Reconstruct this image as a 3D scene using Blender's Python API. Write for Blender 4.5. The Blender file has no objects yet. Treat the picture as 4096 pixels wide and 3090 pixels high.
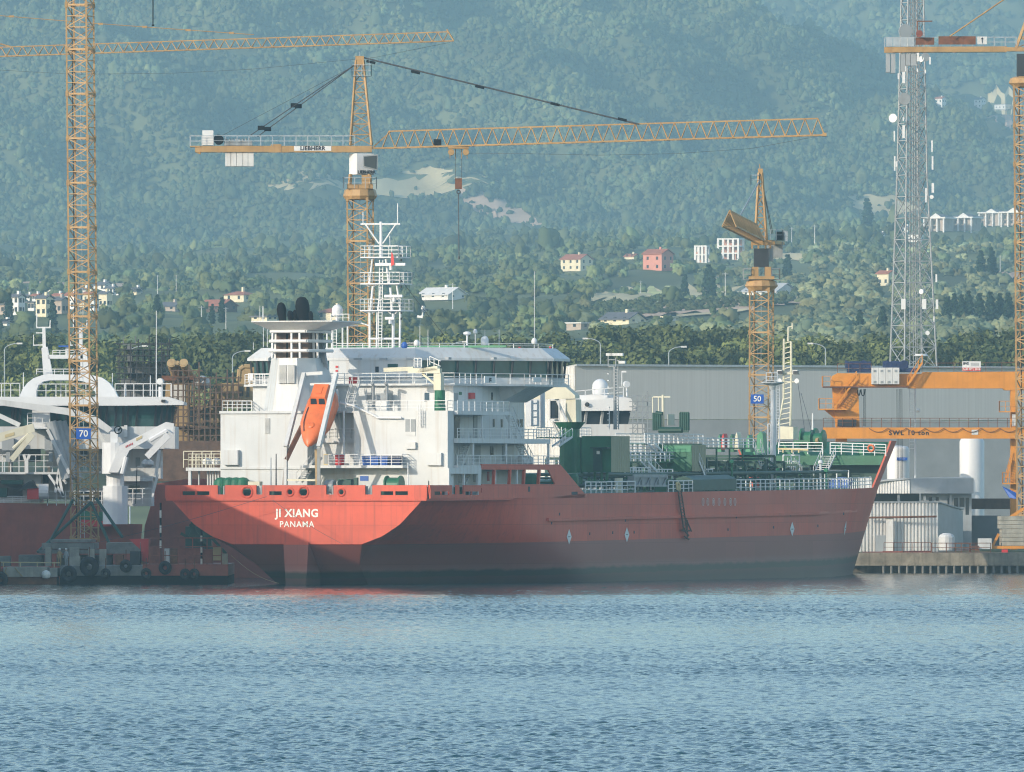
import bpy, math, random
import numpy as np
from mathutils import Vector, Matrix, noise
random.seed(7)
rng = np.random.default_rng(11)
V = Vector
sc = bpy.context.scene
col = sc.collection
F, HZ, CX, CH = 44440.0, 1953.0, 2048.0, 10.2      # focal length / horizon row / centre column of the 4096 px wide frame, eye height
# ---------------------------------------------------------------- helpers
CR = {1:(0,1100,.4794),2:(0,1700,.4521),3:(700,1150,.4794),4:(600,1800,.5425),5:(1600,1250,.4194),6:(2200,1400,.4194),
      7:(2800,1250,.4493),8:(3200,1400,.5692),11:(0,0,.4521),12:(700,200,.4521),13:(1600,350,.8137),14:(3400,0,.4195),
      15:(3396,700,.4795),16:(2700,650,.3595),17:(1250,780,.3715),18:(2200,900,.4973),22:(1700,1900,.4521),23:(2600,1900,.4521),24:(0,700,.5877)}
def kk(n, x, y):
    a, b, s = CR[n]
    return a+x*s, b+y*s
def at(px, py, Y):
    return V(((px-CX)/F*Y, Y, CH-(py-HZ)/F*Y))
def W(n, x, y, Y):
    return at(*kk(n, x, y), Y)
class MB:
    def __init__(s): s.v = []; s.f = []; s.cuts = []; s.adds = []
    def add(s, vs, fs):
        o = len(s.v); s.adds.append((o, len(s.f))); s.v += [tuple(p) for p in vs]; s.f += [tuple(i+o for i in q) for q in fs]; return s
    def box(s, a, b):
        x0,y0,z0 = (min(a[i],b[i]) for i in range(3)); x1,y1,z1 = (max(a[i],b[i]) for i in range(3))
        return s.add([(x0,y0,z0),(x1,y0,z0),(x1,y1,z0),(x0,y1,z0),(x0,y0,z1),(x1,y0,z1),(x1,y1,z1),(x0,y1,z1)],
              [(0,3,2,1),(4,5,6,7),(0,1,5,4),(1,2,6,5),(2,3,7,6),(3,0,4,7)])
    def tube(s, p, q, r, r2=None, n=8, ph=None):
        p, q = V(p), V(q); d = q-p
        if d.length < 1e-6: return s
        d.normalize(); u = d.cross(V((0,0,1)))
        if u.length < .05: u = V((1,0,0))
        u.normalize(); w = d.cross(u); r2 = r if r2 is None else r2
        ph = math.pi/n if ph is None else ph
        vs = []
        for c, rr in ((p, r), (q, r2)):
            for i in range(n):
                a = 2*math.pi*i/n+ph
                vs.append(c+u*(rr*math.cos(a))+w*(rr*math.sin(a)))
        fs = [(i, (i+1)%n, n+(i+1)%n, n+i) for i in range(n)]
        fs += [tuple(range(n-1,-1,-1)), tuple(range(n, 2*n))]
        return s.add(vs, fs)
    def bar(s, p, q, w): return s.tube(p, q, w*.7071, n=4)
    def path(s, pts, r, n=6):
        for a, b in zip(pts[:-1], pts[1:]): s.tube(a, b, r, n=n)
        return s
    def beam(s, p, q, w, h, up=(0,0,1)):
        p, q = V(p), V(q); d = (q-p).normalized(); u = d.cross(V(up)).normalized(); t = u.cross(d)
        vs = [c+u*(a*w/2)+t*(b*h/2) for c in (p, q) for a, b in ((-1,-1),(1,-1),(1,1),(-1,1))]
        return s.add(vs, [(0,1,2,3),(7,6,5,4),(0,4,5,1),(1,5,6,2),(2,6,7,3),(3,7,4,0)])
    def poly(s, pts, ext):
        n = len(pts); e = V(ext); vs = [V(p) for p in pts]+[V(p)+e for p in pts]
        return s.add(vs, [tuple(range(n-1,-1,-1)), tuple(range(n,2*n))]+[(i,(i+1)%n,n+(i+1)%n,n+i) for i in range(n)])
    def quad(s, *p): return s.add(p, [tuple(range(len(p)))])
    def lathe(s, c, prof, n=20, ax=(0,0,1)):
        ax = V(ax).normalized(); u = ax.cross(V((0,1,0)) if abs(ax.y) < .9 else V((1,0,0))).normalized(); w = ax.cross(u); c = V(c)
        vs = []; fs = []
        for r, z in prof:
            for i in range(n):
                a = 2*math.pi*i/n
                vs.append(c+ax*z+u*(r*math.cos(a))+w*(r*math.sin(a)))
        for j in range(len(prof)-1):
            for i in range(n):
                fs.append((j*n+i, j*n+(i+1)%n, (j+1)*n+(i+1)%n, (j+1)*n+i))
        fs += [tuple(range(n-1,-1,-1)), tuple(range((len(prof)-1)*n, len(prof)*n))]
        return s.add(vs, fs)
    def dome(s, c, r, h, n=20):      # radome: short skirt and a rounded cap
        pr = [(r*.86,0),(r,h*.12),(r,h-r)]+[(r*math.cos(a), h-r+r*math.sin(a)) for a in (.3,.6,.9,1.2,1.45)]
        return s.lathe(c, pr, n)
    def ring(s, c, ax, R, r, n=20, m=8):
        ax = V(ax).normalized(); u = ax.cross(V((0,0,1)) if abs(ax.z) < .9 else V((1,0,0))).normalized(); w = ax.cross(u); c = V(c)
        vs = []; fs = []
        for i in range(n):
            a = 2*math.pi*i/n; e = u*math.cos(a)+w*math.sin(a)
            for j in range(m):
                b = 2*math.pi*j/m
                vs.append(c+e*(R+r*math.cos(b))+ax*(r*math.sin(b)))
        for i in range(n):
            for j in range(m):
                fs.append((i*m+j, ((i+1)%n)*m+j, ((i+1)%n)*m+(j+1)%m, i*m+(j+1)%m))
        return s.add(vs, fs)
    def panel(s, o, u, w, ul, wl, holes, t):
        # flat plate spanned by unit vectors u, w from o, real thickness t, rectangular holes cut right through
        o, u, w = V(o), V(u), V(w); nrm = u.cross(w).normalized()*t
        us = sorted({0, ul, *[max(0,min(ul,h[i])) for h in holes for i in (0,1)]}); ws = sorted({0, wl, *[max(0,min(wl,h[i])) for h in holes for i in (2,3)]})
        for a, b in zip(us[:-1], us[1:]):
            run = None
            for c, d in zip(ws[:-1], ws[1:]):
                mu, mw = (a+b)/2, (c+d)/2
                hol = any(h[0] < mu < h[1] and h[2] < mw < h[3] for h in holes)
                if not hol: s.poly([o+u*a+w*c, o+u*b+w*c, o+u*b+w*d, o+u*a+w*d], nrm)
        return s
    def corr(s, p, q, h0, h1, per, dep):
        # corrugated sheet wall between ground points p, q (z from h0 to h1, h1 may be a pair)
        p, q = V(p), V(q); d = q-p; L = d.length; d.normalize(); nn = V((d.y,-d.x,0)); k = max(2, int(L/per))
        ha, hb = h1 if isinstance(h1, tuple) else (h1, h1)
        vs = []; fs = []
        offs = (0,0,1,1)
        m = 0
        for i in range(k):
            for j, f in enumerate((0,.4,.5,.9)):
                t = min(1,(i+f)/k); c = p+d*(L*t)+nn*(dep*offs[j]); zt = ha+(hb-ha)*t
                vs += [(c.x,c.y,h0),(c.x,c.y,zt)]; m += 1
        for i in range(m-1): fs.append((2*i, 2*i+2, 2*i+3, 2*i+1))
        return s.add(vs, fs)
    def build(s, name, m, parent=None, smooth=False, world=False, kind=None, label=None):
        cs = s.cuts if name == 'railing' else s.adds if name in SPLIT else []
        if len(cs) > 1:
            name = SPLIT.get(name, name); cs = cs+[(len(s.v), len(s.f))]
            for (a, b), (c, d) in zip(cs[:-1], cs[1:]):
                k = MB(); k.v = s.v[a:c]; k.f = [tuple(i-a for i in q) for q in s.f[b:d]]; o = k.build(name, m, parent, smooth, world, kind, label)
            return o
        me = bpy.data.meshes.new(name)
        vs = s.v
        if world and parent is not None:
            inv = MAT[parent].inverted(); vs = [tuple(inv @ V(p)) for p in vs]
        me.from_pydata(vs, [], s.f); me.update()
        if smooth:
            me.polygons.foreach_set('use_smooth', [True]*len(me.polygons))
            try: me.set_sharp_from_angle(angle=math.radians(40))
            except Exception: pass
        me.materials.append(m)
        o = bpy.data.objects.new(name, me); col.objects.link(o)
        if parent is not None: o.parent = parent; MAT[o] = MAT[parent]
        else: MAT[o] = Matrix.Identity(4)
        if kind: o['kind'] = kind
        if label: o['label'] = label
        return o
MAT = {}
SPLIT = {'window_mullions':'window_mullion','pillar':'pillar','column':'column','deck_beam':'deck_beam','house_legs':'house_leg','uptake_casing':'uptake_casing','upright':'upright','floodlight_pair':'floodlight','opening_shade':'opening_shade','windows':'window','doorway':'doorway','machinery_house':'machinery_house','bollard':'bollard','brace':'brace','wall_pipe':'wall_pipe','step_bracket':'step_bracket'}
def thing(name, label, cat, loc=(0,0,0), rz=0, group=None, kind=None):
    o = bpy.data.objects.new(name, None); col.objects.link(o); o.location = loc; o.rotation_euler = (0,0,rz); o.empty_display_size = .5
    MAT[o] = Matrix.Translation(V(loc)) @ Matrix.Rotation(rz, 4, 'Z')
    o['label'] = label; o['category'] = cat
    if group: o['group'] = group
    if kind: o['kind'] = kind
    return o
def tag(o, label, cat, group=None, kind=None):
    o['label'] = label; o['category'] = cat
    if group: o['group'] = group
    if kind: o['kind'] = kind
    return o
def dup(root, loc, rz=0, label=None, group=None, scale=None):
    r = root.copy(); col.objects.link(r); r.location = loc; r.rotation_euler = (0,0,rz)
    if scale: r.scale = scale
    if label: r['label'] = label
    if group: r['group'] = group
    MAT[r] = Matrix.Translation(V(loc)) @ Matrix.Rotation(rz, 4, 'Z')
    for ch in list(root.children):
        c = ch.copy(); col.objects.link(c); c.parent = r
        for g in list(ch.children):
            d = g.copy(); col.objects.link(d); d.parent = c
    return r
def text(name, body, size, m, parent, loc, xdir, updir, world=False, bold=.0, ext=.01, spacing=1.0, align='CENTER', label=None):
    cu = bpy.data.curves.new(name, 'FONT'); cu.body = body; cu.size = size; cu.extrude = ext; cu.offset = bold; cu.space_character = spacing
    cu.align_x = align; cu.align_y = 'CENTER'; cu.materials.append(m); cu.resolution_u = 3
    x = V(xdir).normalized(); y = V(updir).normalized(); z = x.cross(y)
    mw = Matrix(((x.x,y.x,z.x,loc[0]),(x.y,y.y,z.y,loc[1]),(x.z,y.z,z.z,loc[2]),(0,0,0,1)))
    o = bpy.data.objects.new(name, cu); col.objects.link(o)
    if parent is not None:
        o.parent = parent
        if world: mw = MAT[parent].inverted() @ mw
    o.matrix_local = mw
    if label: o['label'] = label
    return o
def rail(mb, pts, h=1.05, rows=3, sp=1.6, r=.028):
    pts = [V(p) for p in pts]; mb.cuts.append((len(mb.v), len(mb.f)))
    for a, b in zip(pts[:-1], pts[1:]):
        L = (b-a).length; n = max(1, round(L/sp))
        for i in range(n+1):
            c = a.lerp(b, i/n); mb.bar(c, c+V((0,0,h)), r*2)
        for j in range(rows):
            z = V((0,0,h*(j+1)/rows)); mb.bar(a+z, b+z, r*(2 if j == rows-1 else 1.4))
def stair(mb, a, b, wv, n=None, r=.04, hand=True):
    a, b, wv = V(a), V(b), V(wv); n = n or max(4, int(abs(b.z-a.z)/.28))
    for o in (V((0,0,0)), wv):
        mb.beam(a+o, b+o, .06, .22)
        if hand:
            mb.bar(a+o+V((0,0,.95)), b+o+V((0,0,.95)), .05)
            for i in range(0, 5):
                c = (a+o).lerp(b+o, i/4); mb.bar(c, c+V((0,0,.95)), .045)
    for i in range(1, n):
        c = a.lerp(b, i/n); mb.beam(c, c+wv, .2, .05)
def ladder(mb, a, b, w, r=.03, step=.33):
    a, b, w = V(a), V(b), V(w); mb.bar(a, b, r*2); mb.bar(a+w, b+w, r*2)
    n = int((b-a).length/step)
    for i in range(1, n):
        c = a.lerp(b, i/n); mb.bar(c, c+w, r*1.5)
def lattice(mb, c0, c1, nb, rl, rb, horiz=True, sides=None, start=0):
    c0 = [V(p) for p in c0]; c1 = [V(p) for p in c1]; n = len(c0)
    for a, b in zip(c0, c1): mb.bar(a, b, rl*2)
    for j in range(n):
        k = (j+1) % n
        for i in range(nb):
            t0, t1 = i/nb, (i+1)/nb
            a0, a1 = c0[j].lerp(c1[j], t0), c0[j].lerp(c1[j], t1); b0, b1 = c0[k].lerp(c1[k], t0), c0[k].lerp(c1[k], t1)
            if (i+j+start) % 2: mb.bar(a0, b1, rb*2)
            else: mb.bar(b0, a1, rb*2)
            if horiz: mb.bar(a1, b1, rb*2)
def jib_lattice(mb, a, b, side, h, n, rl=.07, rb=.04):
    # triangular jib: two bottom chords, one top chord, zigzag on the three sides
    a, b, s = V(a), V(b), V(side); up = V((0,0,h))
    t0, t1 = a+(b-a)*(.5/n)+up, b-(b-a)*(.5/n)+up
    mb.bar(a-s, b-s, rl*2); mb.bar(a+s, b+s, rl*2); mb.bar(t0, t1, rl*2)
    for i in range(n):
        c0, c1 = a.lerp(b, i/n), a.lerp(b, (i+1)/n); tp = t0.lerp(t1, i/max(1,n-1))
        for sg in (-1, 1):
            mb.bar(c0+s*sg, tp, rb*2); mb.bar(c1+s*sg, tp, rb*2)
        mb.bar(c0-s, c0+s, rb*2); mb.bar(c0-s, c1+s, rb*2)
# ---------------------------------------------------------------- materials
M = {}
def mat(name, c, rough=.55, var=.12, vs=.6, streak=0, streak_c=(.12,.07,.04), metal=0, bump=0, bs=20, spec=.4, stretch=(1,1,1)):
    m = bpy.data.materials.new(name); m.use_nodes = True; nt = m.node_tree; N = nt.nodes; L = nt.links; bs_ = N['Principled BSDF']
    bs_.inputs['Roughness'].default_value = rough; bs_.inputs['Metallic'].default_value = metal
    bs_.inputs['Specular IOR Level'].default_value = spec
    tc = N.new('ShaderNodeTexCoord'); mp = N.new('ShaderNodeMapping'); mp.inputs['Scale'].default_value = stretch
    L.new(tc.outputs['Object'], mp.inputs['Vector'])
    nz = N.new('ShaderNodeTexNoise'); nz.inputs['Scale'].default_value = vs; nz.inputs['Detail'].default_value = 6; nz.inputs['Roughness'].default_value = .62
    L.new(mp.outputs[0], nz.inputs['Vector'])
    rp = N.new('ShaderNodeValToRGB'); rp.color_ramp.elements[0].position = .3; rp.color_ramp.elements[1].position = .7
    rp.color_ramp.elements[0].color = (*[x*(1-var) for x in c],1); rp.color_ramp.elements[1].color = (*[min(1,x*(1+var)) for x in c],1)
    L.new(nz.outputs['Fac'], rp.inputs['Fac']); out = rp.outputs['Color']
    if streak:
        m2 = N.new('ShaderNodeMapping'); m2.inputs['Scale'].default_value = (1.3,1.3,.07); L.new(tc.outputs['Object'], m2.inputs['Vector'])
        n2 = N.new('ShaderNodeTexNoise'); n2.inputs['Scale'].default_value = 1.6; n2.inputs['Detail'].default_value = 5; L.new(m2.outputs[0], n2.inputs['Vector'])
        r2 = N.new('ShaderNodeValToRGB'); r2.color_ramp.elements[0].position = .52; r2.color_ramp.elements[1].position = .8
        r2.color_ramp.elements[1].color = (streak,streak,streak,1); r2.color_ramp.elements[0].color = (0,0,0,1); L.new(n2.outputs['Fac'], r2.inputs['Fac'])
        mx = N.new('ShaderNodeMix'); mx.data_type = 'RGBA'; L.new(r2.outputs['Color'], mx.inputs['Factor']); L.new(out, mx.inputs[6]); mx.inputs[7].default_value = (*streak_c,1)
        out = mx.outputs[2]
    L.new(out, bs_.inputs['Base Color'])
    if bump:
        n3 = N.new('ShaderNodeTexNoise'); n3.inputs['Scale'].default_value = bs; n3.inputs['Detail'].default_value = 4; L.new(tc.outputs['Object'], n3.inputs['Vector'])
        b = N.new('ShaderNodeBump'); b.inputs['Strength'].default_value = bump; b.inputs['Distance'].default_value = .1
        L.new(n3.outputs['Fac'], b.inputs['Height']); L.new(b.outputs[0], bs_.inputs['Normal'])
    M[name] = m; return m
mat('white', (.60,.61,.60), .45, .06, .35, streak=.5, streak_c=(.40,.31,.22), bump=.15, bs=.9)
mat('white_plain', (.72,.72,.71), .45, .04)
mat('cream', (.66,.62,.47), .5, .08, streak=.3, streak_c=(.3,.2,.1))
mat('offwhite', (.62,.62,.6), .5, .1, streak=.35, streak_c=(.3,.25,.2))
mat('yellow', (.42,.255,.10), .5, .2, .4, streak=.55, streak_c=(.25,.09,.03))
mat('yellow_dull', (.42,.245,.085), .55, .2, .5, streak=.3)
mat('gantry', (.66,.26,.03), .45, .14, .5, streak=.3, streak_c=(.3,.12,.04))
mat('buff', (.38,.265,.125), .6, .22, .5, streak=.4, streak_c=(.2,.1,.05))
mat('green', (.018,.125,.058), .42, .25, .5)
mat('green_light', (.055,.23,.115), .45, .2, .6)
mat('green_deck', (.012,.075,.045), .5, .35, .5)
mat('green_dark', (.012,.06,.042), .5, .3, .8)
mat('black', (.010,.010,.012), .85, .2, spec=.1)
mat('rubber', (.018,.018,.02), .8, .3, 2)
mat('dark', (.03,.032,.036), .6, .3, 1)
mat('shade_paint', (.06,.065,.07), .7, .3, 1)  # dark colour that paints shade into the vessel's openings
mat('steel', (.27,.29,.30), .45, .15, 1, streak=.25)
mat('galv', (.42,.46,.49), .4, .15, 2, metal=.4)
mat('cable', (.06,.06,.065), .6, .2)
mat('grey', (.34,.36,.37), .55, .1, .6, streak=.2, streak_c=(.2,.17,.14))
mat('cladding', (.46,.465,.45), .5, .06, .25, streak=.2, streak_c=(.28,.27,.25))
mat('cladding_front', (.50,.50,.48), .5, .07, 1.0, stretch=(5,5,.02), streak=.12, streak_c=(.3,.29,.27))
mat('concrete_panel', (.36,.365,.36), .7, .12, .3)
mat('cladding_dark', (.14,.145,.15), .6, .12, .3)
mat('sheet_white', (.74,.72,.68), .5, .1, .5, streak=.4, streak_c=(.4,.32,.24))
mat('beige_panel', (.33,.32,.20), .6, .05)
mat('mast_steel', (.33,.35,.36), .5, .15, 2)
mat('quay_concrete', (.25,.215,.16), .9, .45, .5, streak=.7, streak_c=(.06,.045,.03), bump=.5, bs=3)
mat('concrete', (.36,.34,.28), .85, .3, .8, streak=.4, streak_c=(.12,.1,.07), bump=.4, bs=4)
mat('concrete_dark', (.22,.215,.19), .85, .3, .8, streak=.4, streak_c=(.1,.08,.06), bump=.4, bs=4)
mat('rust', (.17,.065,.03), .8, .4, 1.2, streak=.3)
mat('rust_red', (.26,.075,.05), .75, .35, 1)
mat('orange_boat', (.74,.165,.04), .4, .14, 1.2, streak=.35, streak_c=(.42,.09,.03))
mat('orange_hull', (.28,.065,.04), .55, .25, .5, streak=.5, streak_c=(.14,.05,.04))
mat('red', (.55,.03,.03), .5, .1)
mat('blue', (.03,.11,.42), .45, .12)
mat('sign_blue', (.012,.09,.42), .45, .05)
mat('tarp', (.015,.03,.10), .6, .4, 1.5, bump=.8, bs=3)
mat('letter', (.82,.80,.72), .6, .12, 3)
mat('letter_dark', (.02,.02,.03), .6)
mat('ghost_letter', (.34,.05,.03), .6, .1)
mat('brown', (.12,.075,.05), .8, .35, 1, streak=.3)
mat('roof_tile', (.36,.13,.075), .8, .2, .6)
mat('roof_dark', (.12,.12,.13), .7, .15)
mat('wall_cream', (.74,.66,.46), .8, .08)
mat('wall_white', (.78,.76,.72), .8, .06)
mat('wall_pink', (.62,.27,.2), .8, .08)
mat('wall_stone', (.45,.37,.3), .85, .15)
mat('brick', (.55,.27,.17), .85, .12)
mat('window_dark', (.03,.04,.05), .15, .1)
mat('field_dry', (.56,.46,.25), .95, .3, .03, stretch=(1,.25,1))
mat('field_green', (.5,.5,.2), .95, .25, .03)
mat('soil', (.5,.35,.24), .95, .3, .03)
mat('trunk', (.09,.065,.045), .9, .3, 2)
mat('skin', (.5,.33,.25), .6)
def glass_mat():
    m = mat('glass', (.03,.085,.08), .03, .3, .5, spec=.6)
glass_mat()
def foliage(name, c, var=.35, vs=.5, tint=False):
    m = bpy.data.materials.new(name); m.use_nodes = True; nt = m.node_tree; N = nt.nodes; L = nt.links; b = N['Principled BSDF']
    b.inputs['Roughness'].default_value = .75; b.inputs['Specular IOR Level'].default_value = .15
    tc = N.new('ShaderNodeTexCoord'); nz = N.new('ShaderNodeTexNoise'); nz.inputs['Scale'].default_value = vs; nz.inputs['Detail'].default_value = 3
    L.new(tc.outputs['Object'], nz.inputs['Vector'])
    rp = N.new('ShaderNodeValToRGB'); rp.color_ramp.elements[0].position = .35; rp.color_ramp.elements[1].position = .68
    rp.color_ramp.elements[0].color = (*[x*(1-var) for x in c],1); rp.color_ramp.elements[1].color = (*[x*(1+var) for x in c],1)
    L.new(nz.outputs['Fac'], rp.inputs['Fac']); out = rp.outputs['Color']
    if tint:
        at_ = N.new('ShaderNodeAttribute'); at_.attribute_name = 'tint'
        mx = N.new('ShaderNodeMix'); mx.data_type = 'RGBA'; mx.blend_type = 'MULTIPLY'; mx.inputs['Factor'].default_value = 1
        L.new(out, mx.inputs[6]); L.new(at_.outputs['Color'], mx.inputs[7]); out = mx.outputs[2]
    L.new(out, b.inputs['Base Color']); M[name] = m; return m
foliage('pine', (.095,.115,.04), .35, .35)
foliage('leaf', (.17,.195,.06), .35, .35)
foliage('leaf_pale', (.21,.215,.10), .3, .35)
foliage('cypress', (.02,.042,.02), .3, .5)
foliage('wood', (.09,.115,.05), .25, .02, tint=True)
foliage('olive', (.17,.195,.105), .3, .03, tint=True)
# ---------------------------------------------------------------- camera, world, sun, air
cam = bpy.data.cameras.new('camera'); co = bpy.data.objects.new('camera', cam); col.objects.link(co); sc.camera = co
co.location = (0,0,CH); cam.sensor_fit = 'HORIZONTAL'; cam.sensor_width = 36; cam.lens = 36*F/4096
cam.clip_start = 1; cam.clip_end = 30000
tilt = math.atan((HZ-1545)/F)
co.rotation_euler = (math.pi/2+tilt, 0, 0)
SAZ, SEL = math.radians(50), math.radians(19)
to_sun = V((-math.sin(SAZ)*math.cos(SEL), -math.cos(SAZ)*math.cos(SEL), math.sin(SEL)))
sl = bpy.data.lights.new('sun', 'SUN'); sl.energy = 2.5; sl.angle = math.radians(.53); sl.color = (1,.88,.72)
so = bpy.data.objects.new('sun', sl); col.objects.link(so); so.rotation_euler = (-to_sun).to_track_quat('-Z','Y').to_euler(); so.location = (-200,-200,300)
w = bpy.data.worlds.new('World'); sc.world = w; w.use_nodes = True
sk = w.node_tree.nodes.new('ShaderNodeTexSky'); sk.sky_type = 'NISHITA'; sk.sun_disc = False; sk.sun_elevation = SEL; sk.sun_rotation = math.radians(230)
sk.air_density = 1.1; sk.dust_density = .8; sk.ozone_density = 1.6
w.node_tree.links.new(sk.outputs[0], w.node_tree.nodes['Background'].inputs[0]); w.node_tree.nodes['Background'].inputs[1].default_value = .15
sc.view_settings.view_transform = 'Standard'; sc.view_settings.look = 'None'; sc.view_settings.exposure = .86; sc.view_settings.gamma = 1
sc.cycles.use_denoising = True; sc.cycles.denoising_prefilter = 'ACCURATE'; sc.cycles.filter_width = 1.15
sc.cycles.max_bounces = 5; sc.cycles.diffuse_bounces = 2; sc.cycles.glossy_bounces = 3; sc.cycles.volume_bounces = 0; sc.cycles.transparent_max_bounces = 4
sc.cycles.sample_clamp_indirect = 4
hz = MB().box((-3200,-700,-4), (3200,13200,900)); hm = bpy.data.materials.new('haze'); hm.use_nodes = True
hm.node_tree.nodes.clear(); pv = hm.node_tree.nodes.new('ShaderNodeVolumePrincipled'); om = hm.node_tree.nodes.new('ShaderNodeOutputMaterial')
pv.inputs['Color'].default_value = (.45,.78,.95,1); pv.inputs['Density'].default_value = .0001; pv.inputs['Anisotropy'].default_value = 0
hm.node_tree.links.new(pv.outputs[0], om.inputs['Volume']); hm.cycles.homogeneous_volume = True if hasattr(hm.cycles,'homogeneous_volume') else None
HAZE = hz.build('haze', hm, kind='stuff'); HAZE['label'] = 'pale blue haze in the air over the bay'; HAZE['category'] = 'haze'; HAZE.display_type = 'WIRE'
# ---------------------------------------------------------------- hills
PY = np.array([1340,1500,1700,2000,2500,3000,3500,4200,4700,5000,7400], float)
PZ = np.array([ 2.4, 3.0, 9.0,24.0,36.0,52.0,66.0, 86.0,100.,112.,174.])
YB, YC = 7400., 8400.
def crest(x):
    px = CX+x/YC*F
    sy = np.interp(px, [-6000,-2000,0,2500,2885,3031,3144,3380,3600,3800,4096,6000], [-260,-420,-330,-150,0,73,130,244,318,385,470,700])
    return CH+(HZ-sy)/F*YC
def wav(x, y):
    return (np.sin(x*.021+1.3)*np.cos(y*.0087+.4)+.6*np.sin(x*.043+y*.016)+.45*np.cos(x*.017-y*.023+2.)+.35*np.sin(x*.09+.7)*np.sin(y*.05))
def terr(x, y):
    x = np.asarray(x, float); y = np.asarray(y, float)
    base = np.interp(y, PY, PZ)
    side = np.clip((x-60)/260, -1, 1.5)*np.clip((y-3300)/1500, 0, 1)*9      # the right-hand slope stands a little higher
    c = crest(x); t = np.clip((y-YB)/(YC-YB), 0, 1)
    up = 174+(c-174)*(t**1.12)
    back = np.clip((y-YC)/400, 0, 1); valley = c-60*back
    t2 = np.clip((y-8900)/2600, 0, 1); far = (CH+(HZ+330)/F*11500-220)*t2**.9+220
    z = np.where(y < YB, base, np.where(y < YC, up, np.maximum(valley, np.where(y > 8900, far, 0))))
    amp = np.interp(y, [1340,2000,3000,5000,7400,7800,11500], [0,.6,2.2,4.5,7,19,30])
    return z+side*np.clip((YC-y)/900, 0, 1)+amp*wav(x, y)
xs = np.concatenate([np.linspace(-1600,-530,24), np.linspace(-520,520,170), np.linspace(530,1600,24)])
ys = np.concatenate([np.linspace(1345,2400,60), np.linspace(2430,5000,110), np.linspace(5030,7400,70), np.linspace(7412,8420,110), np.linspace(8450,12500,110)])
GX, GY = np.meshgrid(xs, ys); GZ = terr(GX, GY)
nv = len(xs); me = bpy.data.meshes.new('hillside')
vv = np.stack([GX, GY, GZ], -1).reshape(-1, 3)
ii = np.arange(len(ys)-1)[:,None]*nv+np.arange(nv-1)[None,:]
ff = np.stack([ii, ii+1, ii+nv+1, ii+nv], -1).reshape(-1, 4)
def np_mesh(name, vv, ff, m, smooth=True, tint=None):
    me = bpy.data.meshes.new(name); k = ff.shape[1]
    me.vertices.add(len(vv)); me.vertices.foreach_set('co', vv.astype(np.float32).ravel())
    me.loops.add(ff.size); me.loops.foreach_set('vertex_index', ff.astype(np.int32).ravel())
    me.polygons.add(len(ff)); me.polygons.foreach_set('loop_start', np.arange(0, ff.size, k, dtype=np.int32))
    me.polygons.foreach_set('use_smooth', np.full(len(ff), smooth)); me.update(calc_edges=True)
    if tint is not None:
        a = me.attributes.new('tint', 'FLOAT_COLOR', 'POINT'); a.data.foreach_set('color', np.concatenate([tint, np.ones((len(tint),1))], 1).astype(np.float32).ravel())
    me.materials.append(m); o = bpy.data.objects.new(name, me); col.objects.link(o); MAT[o] = Matrix.Identity(4); return o
foliage('ground_green', (.13,.14,.06), .4, .01)
o = np_mesh('hillside', vv, ff, M['ground_green']); o['kind'] = 'structure'
def hit(px, py, y0=1900, y1=12400):
    dx = (px-CX)/F; dz = -(py-HZ)/F; Y = np.arange(y0, y1, 2.0)
    r = CH+dz*Y; h = terr(dx*Y, Y); k = np.argmax(h >= r)
    return V((dx*Y[k], Y[k], float(h[k])))
# dry fields and orchard soil lying on the hillside
FIELDS = []      # (px, py, half width px, half height px, angle)
def field(name, m, pts, label):
    # polygon outline given as ground points; the sheet follows the ground 0.4 m above it
    P = [hit(*p) for p in pts]; c = sum(P, V((0,0,0)))/len(P); mb = MB(); n = 10
    rings = []
    for t in np.linspace(0, 1, 5):
        rg = []
        for i in range(len(P)):
            a, b = P[i], P[(i+1) % len(P)]
            for j in range(n):
                q = c.lerp(a.lerp(b, j/n), t); wob = 1+.09*math.sin(j*1.7+i*2.1)*t+.06*math.sin(j*.7+i*5.1)*t
                x, y = c.x+(q.x-c.x)*wob, c.y+(q.y-c.y)*wob; rg.append((x, y, float(terr(x, y))+.5))
        rings.append(rg)
    vs = [p for r in rings for p in r]; k = len(rings[0]); fs = []
    for r in range(4):
        for i in range(k): fs.append((r*k+i, r*k+(i+1)%k, (r+1)*k+(i+1)%k, (r+1)*k+i))
    mb.add(vs, fs); o = mb.build(name, m, kind='structure', smooth=True)
    FIELDS.append([(p[0], p[1]) for p in pts]); return o
def inpoly(px, py, poly):
    r = np.zeros(px.shape, bool); n = len(poly)
    for i in range(n):
        x1, y1 = poly[i]; x2, y2 = poly[(i+1) % n]
        c = ((y1 > py) != (y2 > py)) & (px < (x2-x1)*(py-y1)/((y2-y1) if y2 != y1 else 1e-9)+x1); r ^= c
    return r
field('field', M['field_dry'], [(1050,752),(1240,728),(1500,716),(1740,690),(1960,712),(1900,748),(1560,770),(1240,768)], '')
field('field', M['field_dry'], [(1560,690),(1720,672),(1840,690),(1700,706)], '')
field('field', M['soil'], [(1840,800),(2020,806),(2190,890),(2140,912),(1980,850)], '')
field('field', M['field_dry'], [(2308,1186),(2425,1174),(2700,1154),(2960,1160),(3070,1162),(3070,1188),(2700,1204),(2400,1212)], '')
field('field', M['field_green'], [(2540,1162),(2690,1156),(2690,1186),(2550,1184)], '')
field('field', M['soil'], [(2230,1276),(2560,1238),(2900,1205),(3180,1196),(3220,1222),(2900,1250),(2600,1275)], '')
field('field', M['field_dry'], [(2700,1268),(2990,1242),(2990,1250),(2720,1276)], '')
field('field', M['field_dry'], [(3860,395),(4060,362),(4110,366),(4110,420),(3960,412)], '')
field('field', M['soil'], [(3935,480),(4090,440),(4120,530),(3950,545)], '')
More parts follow.
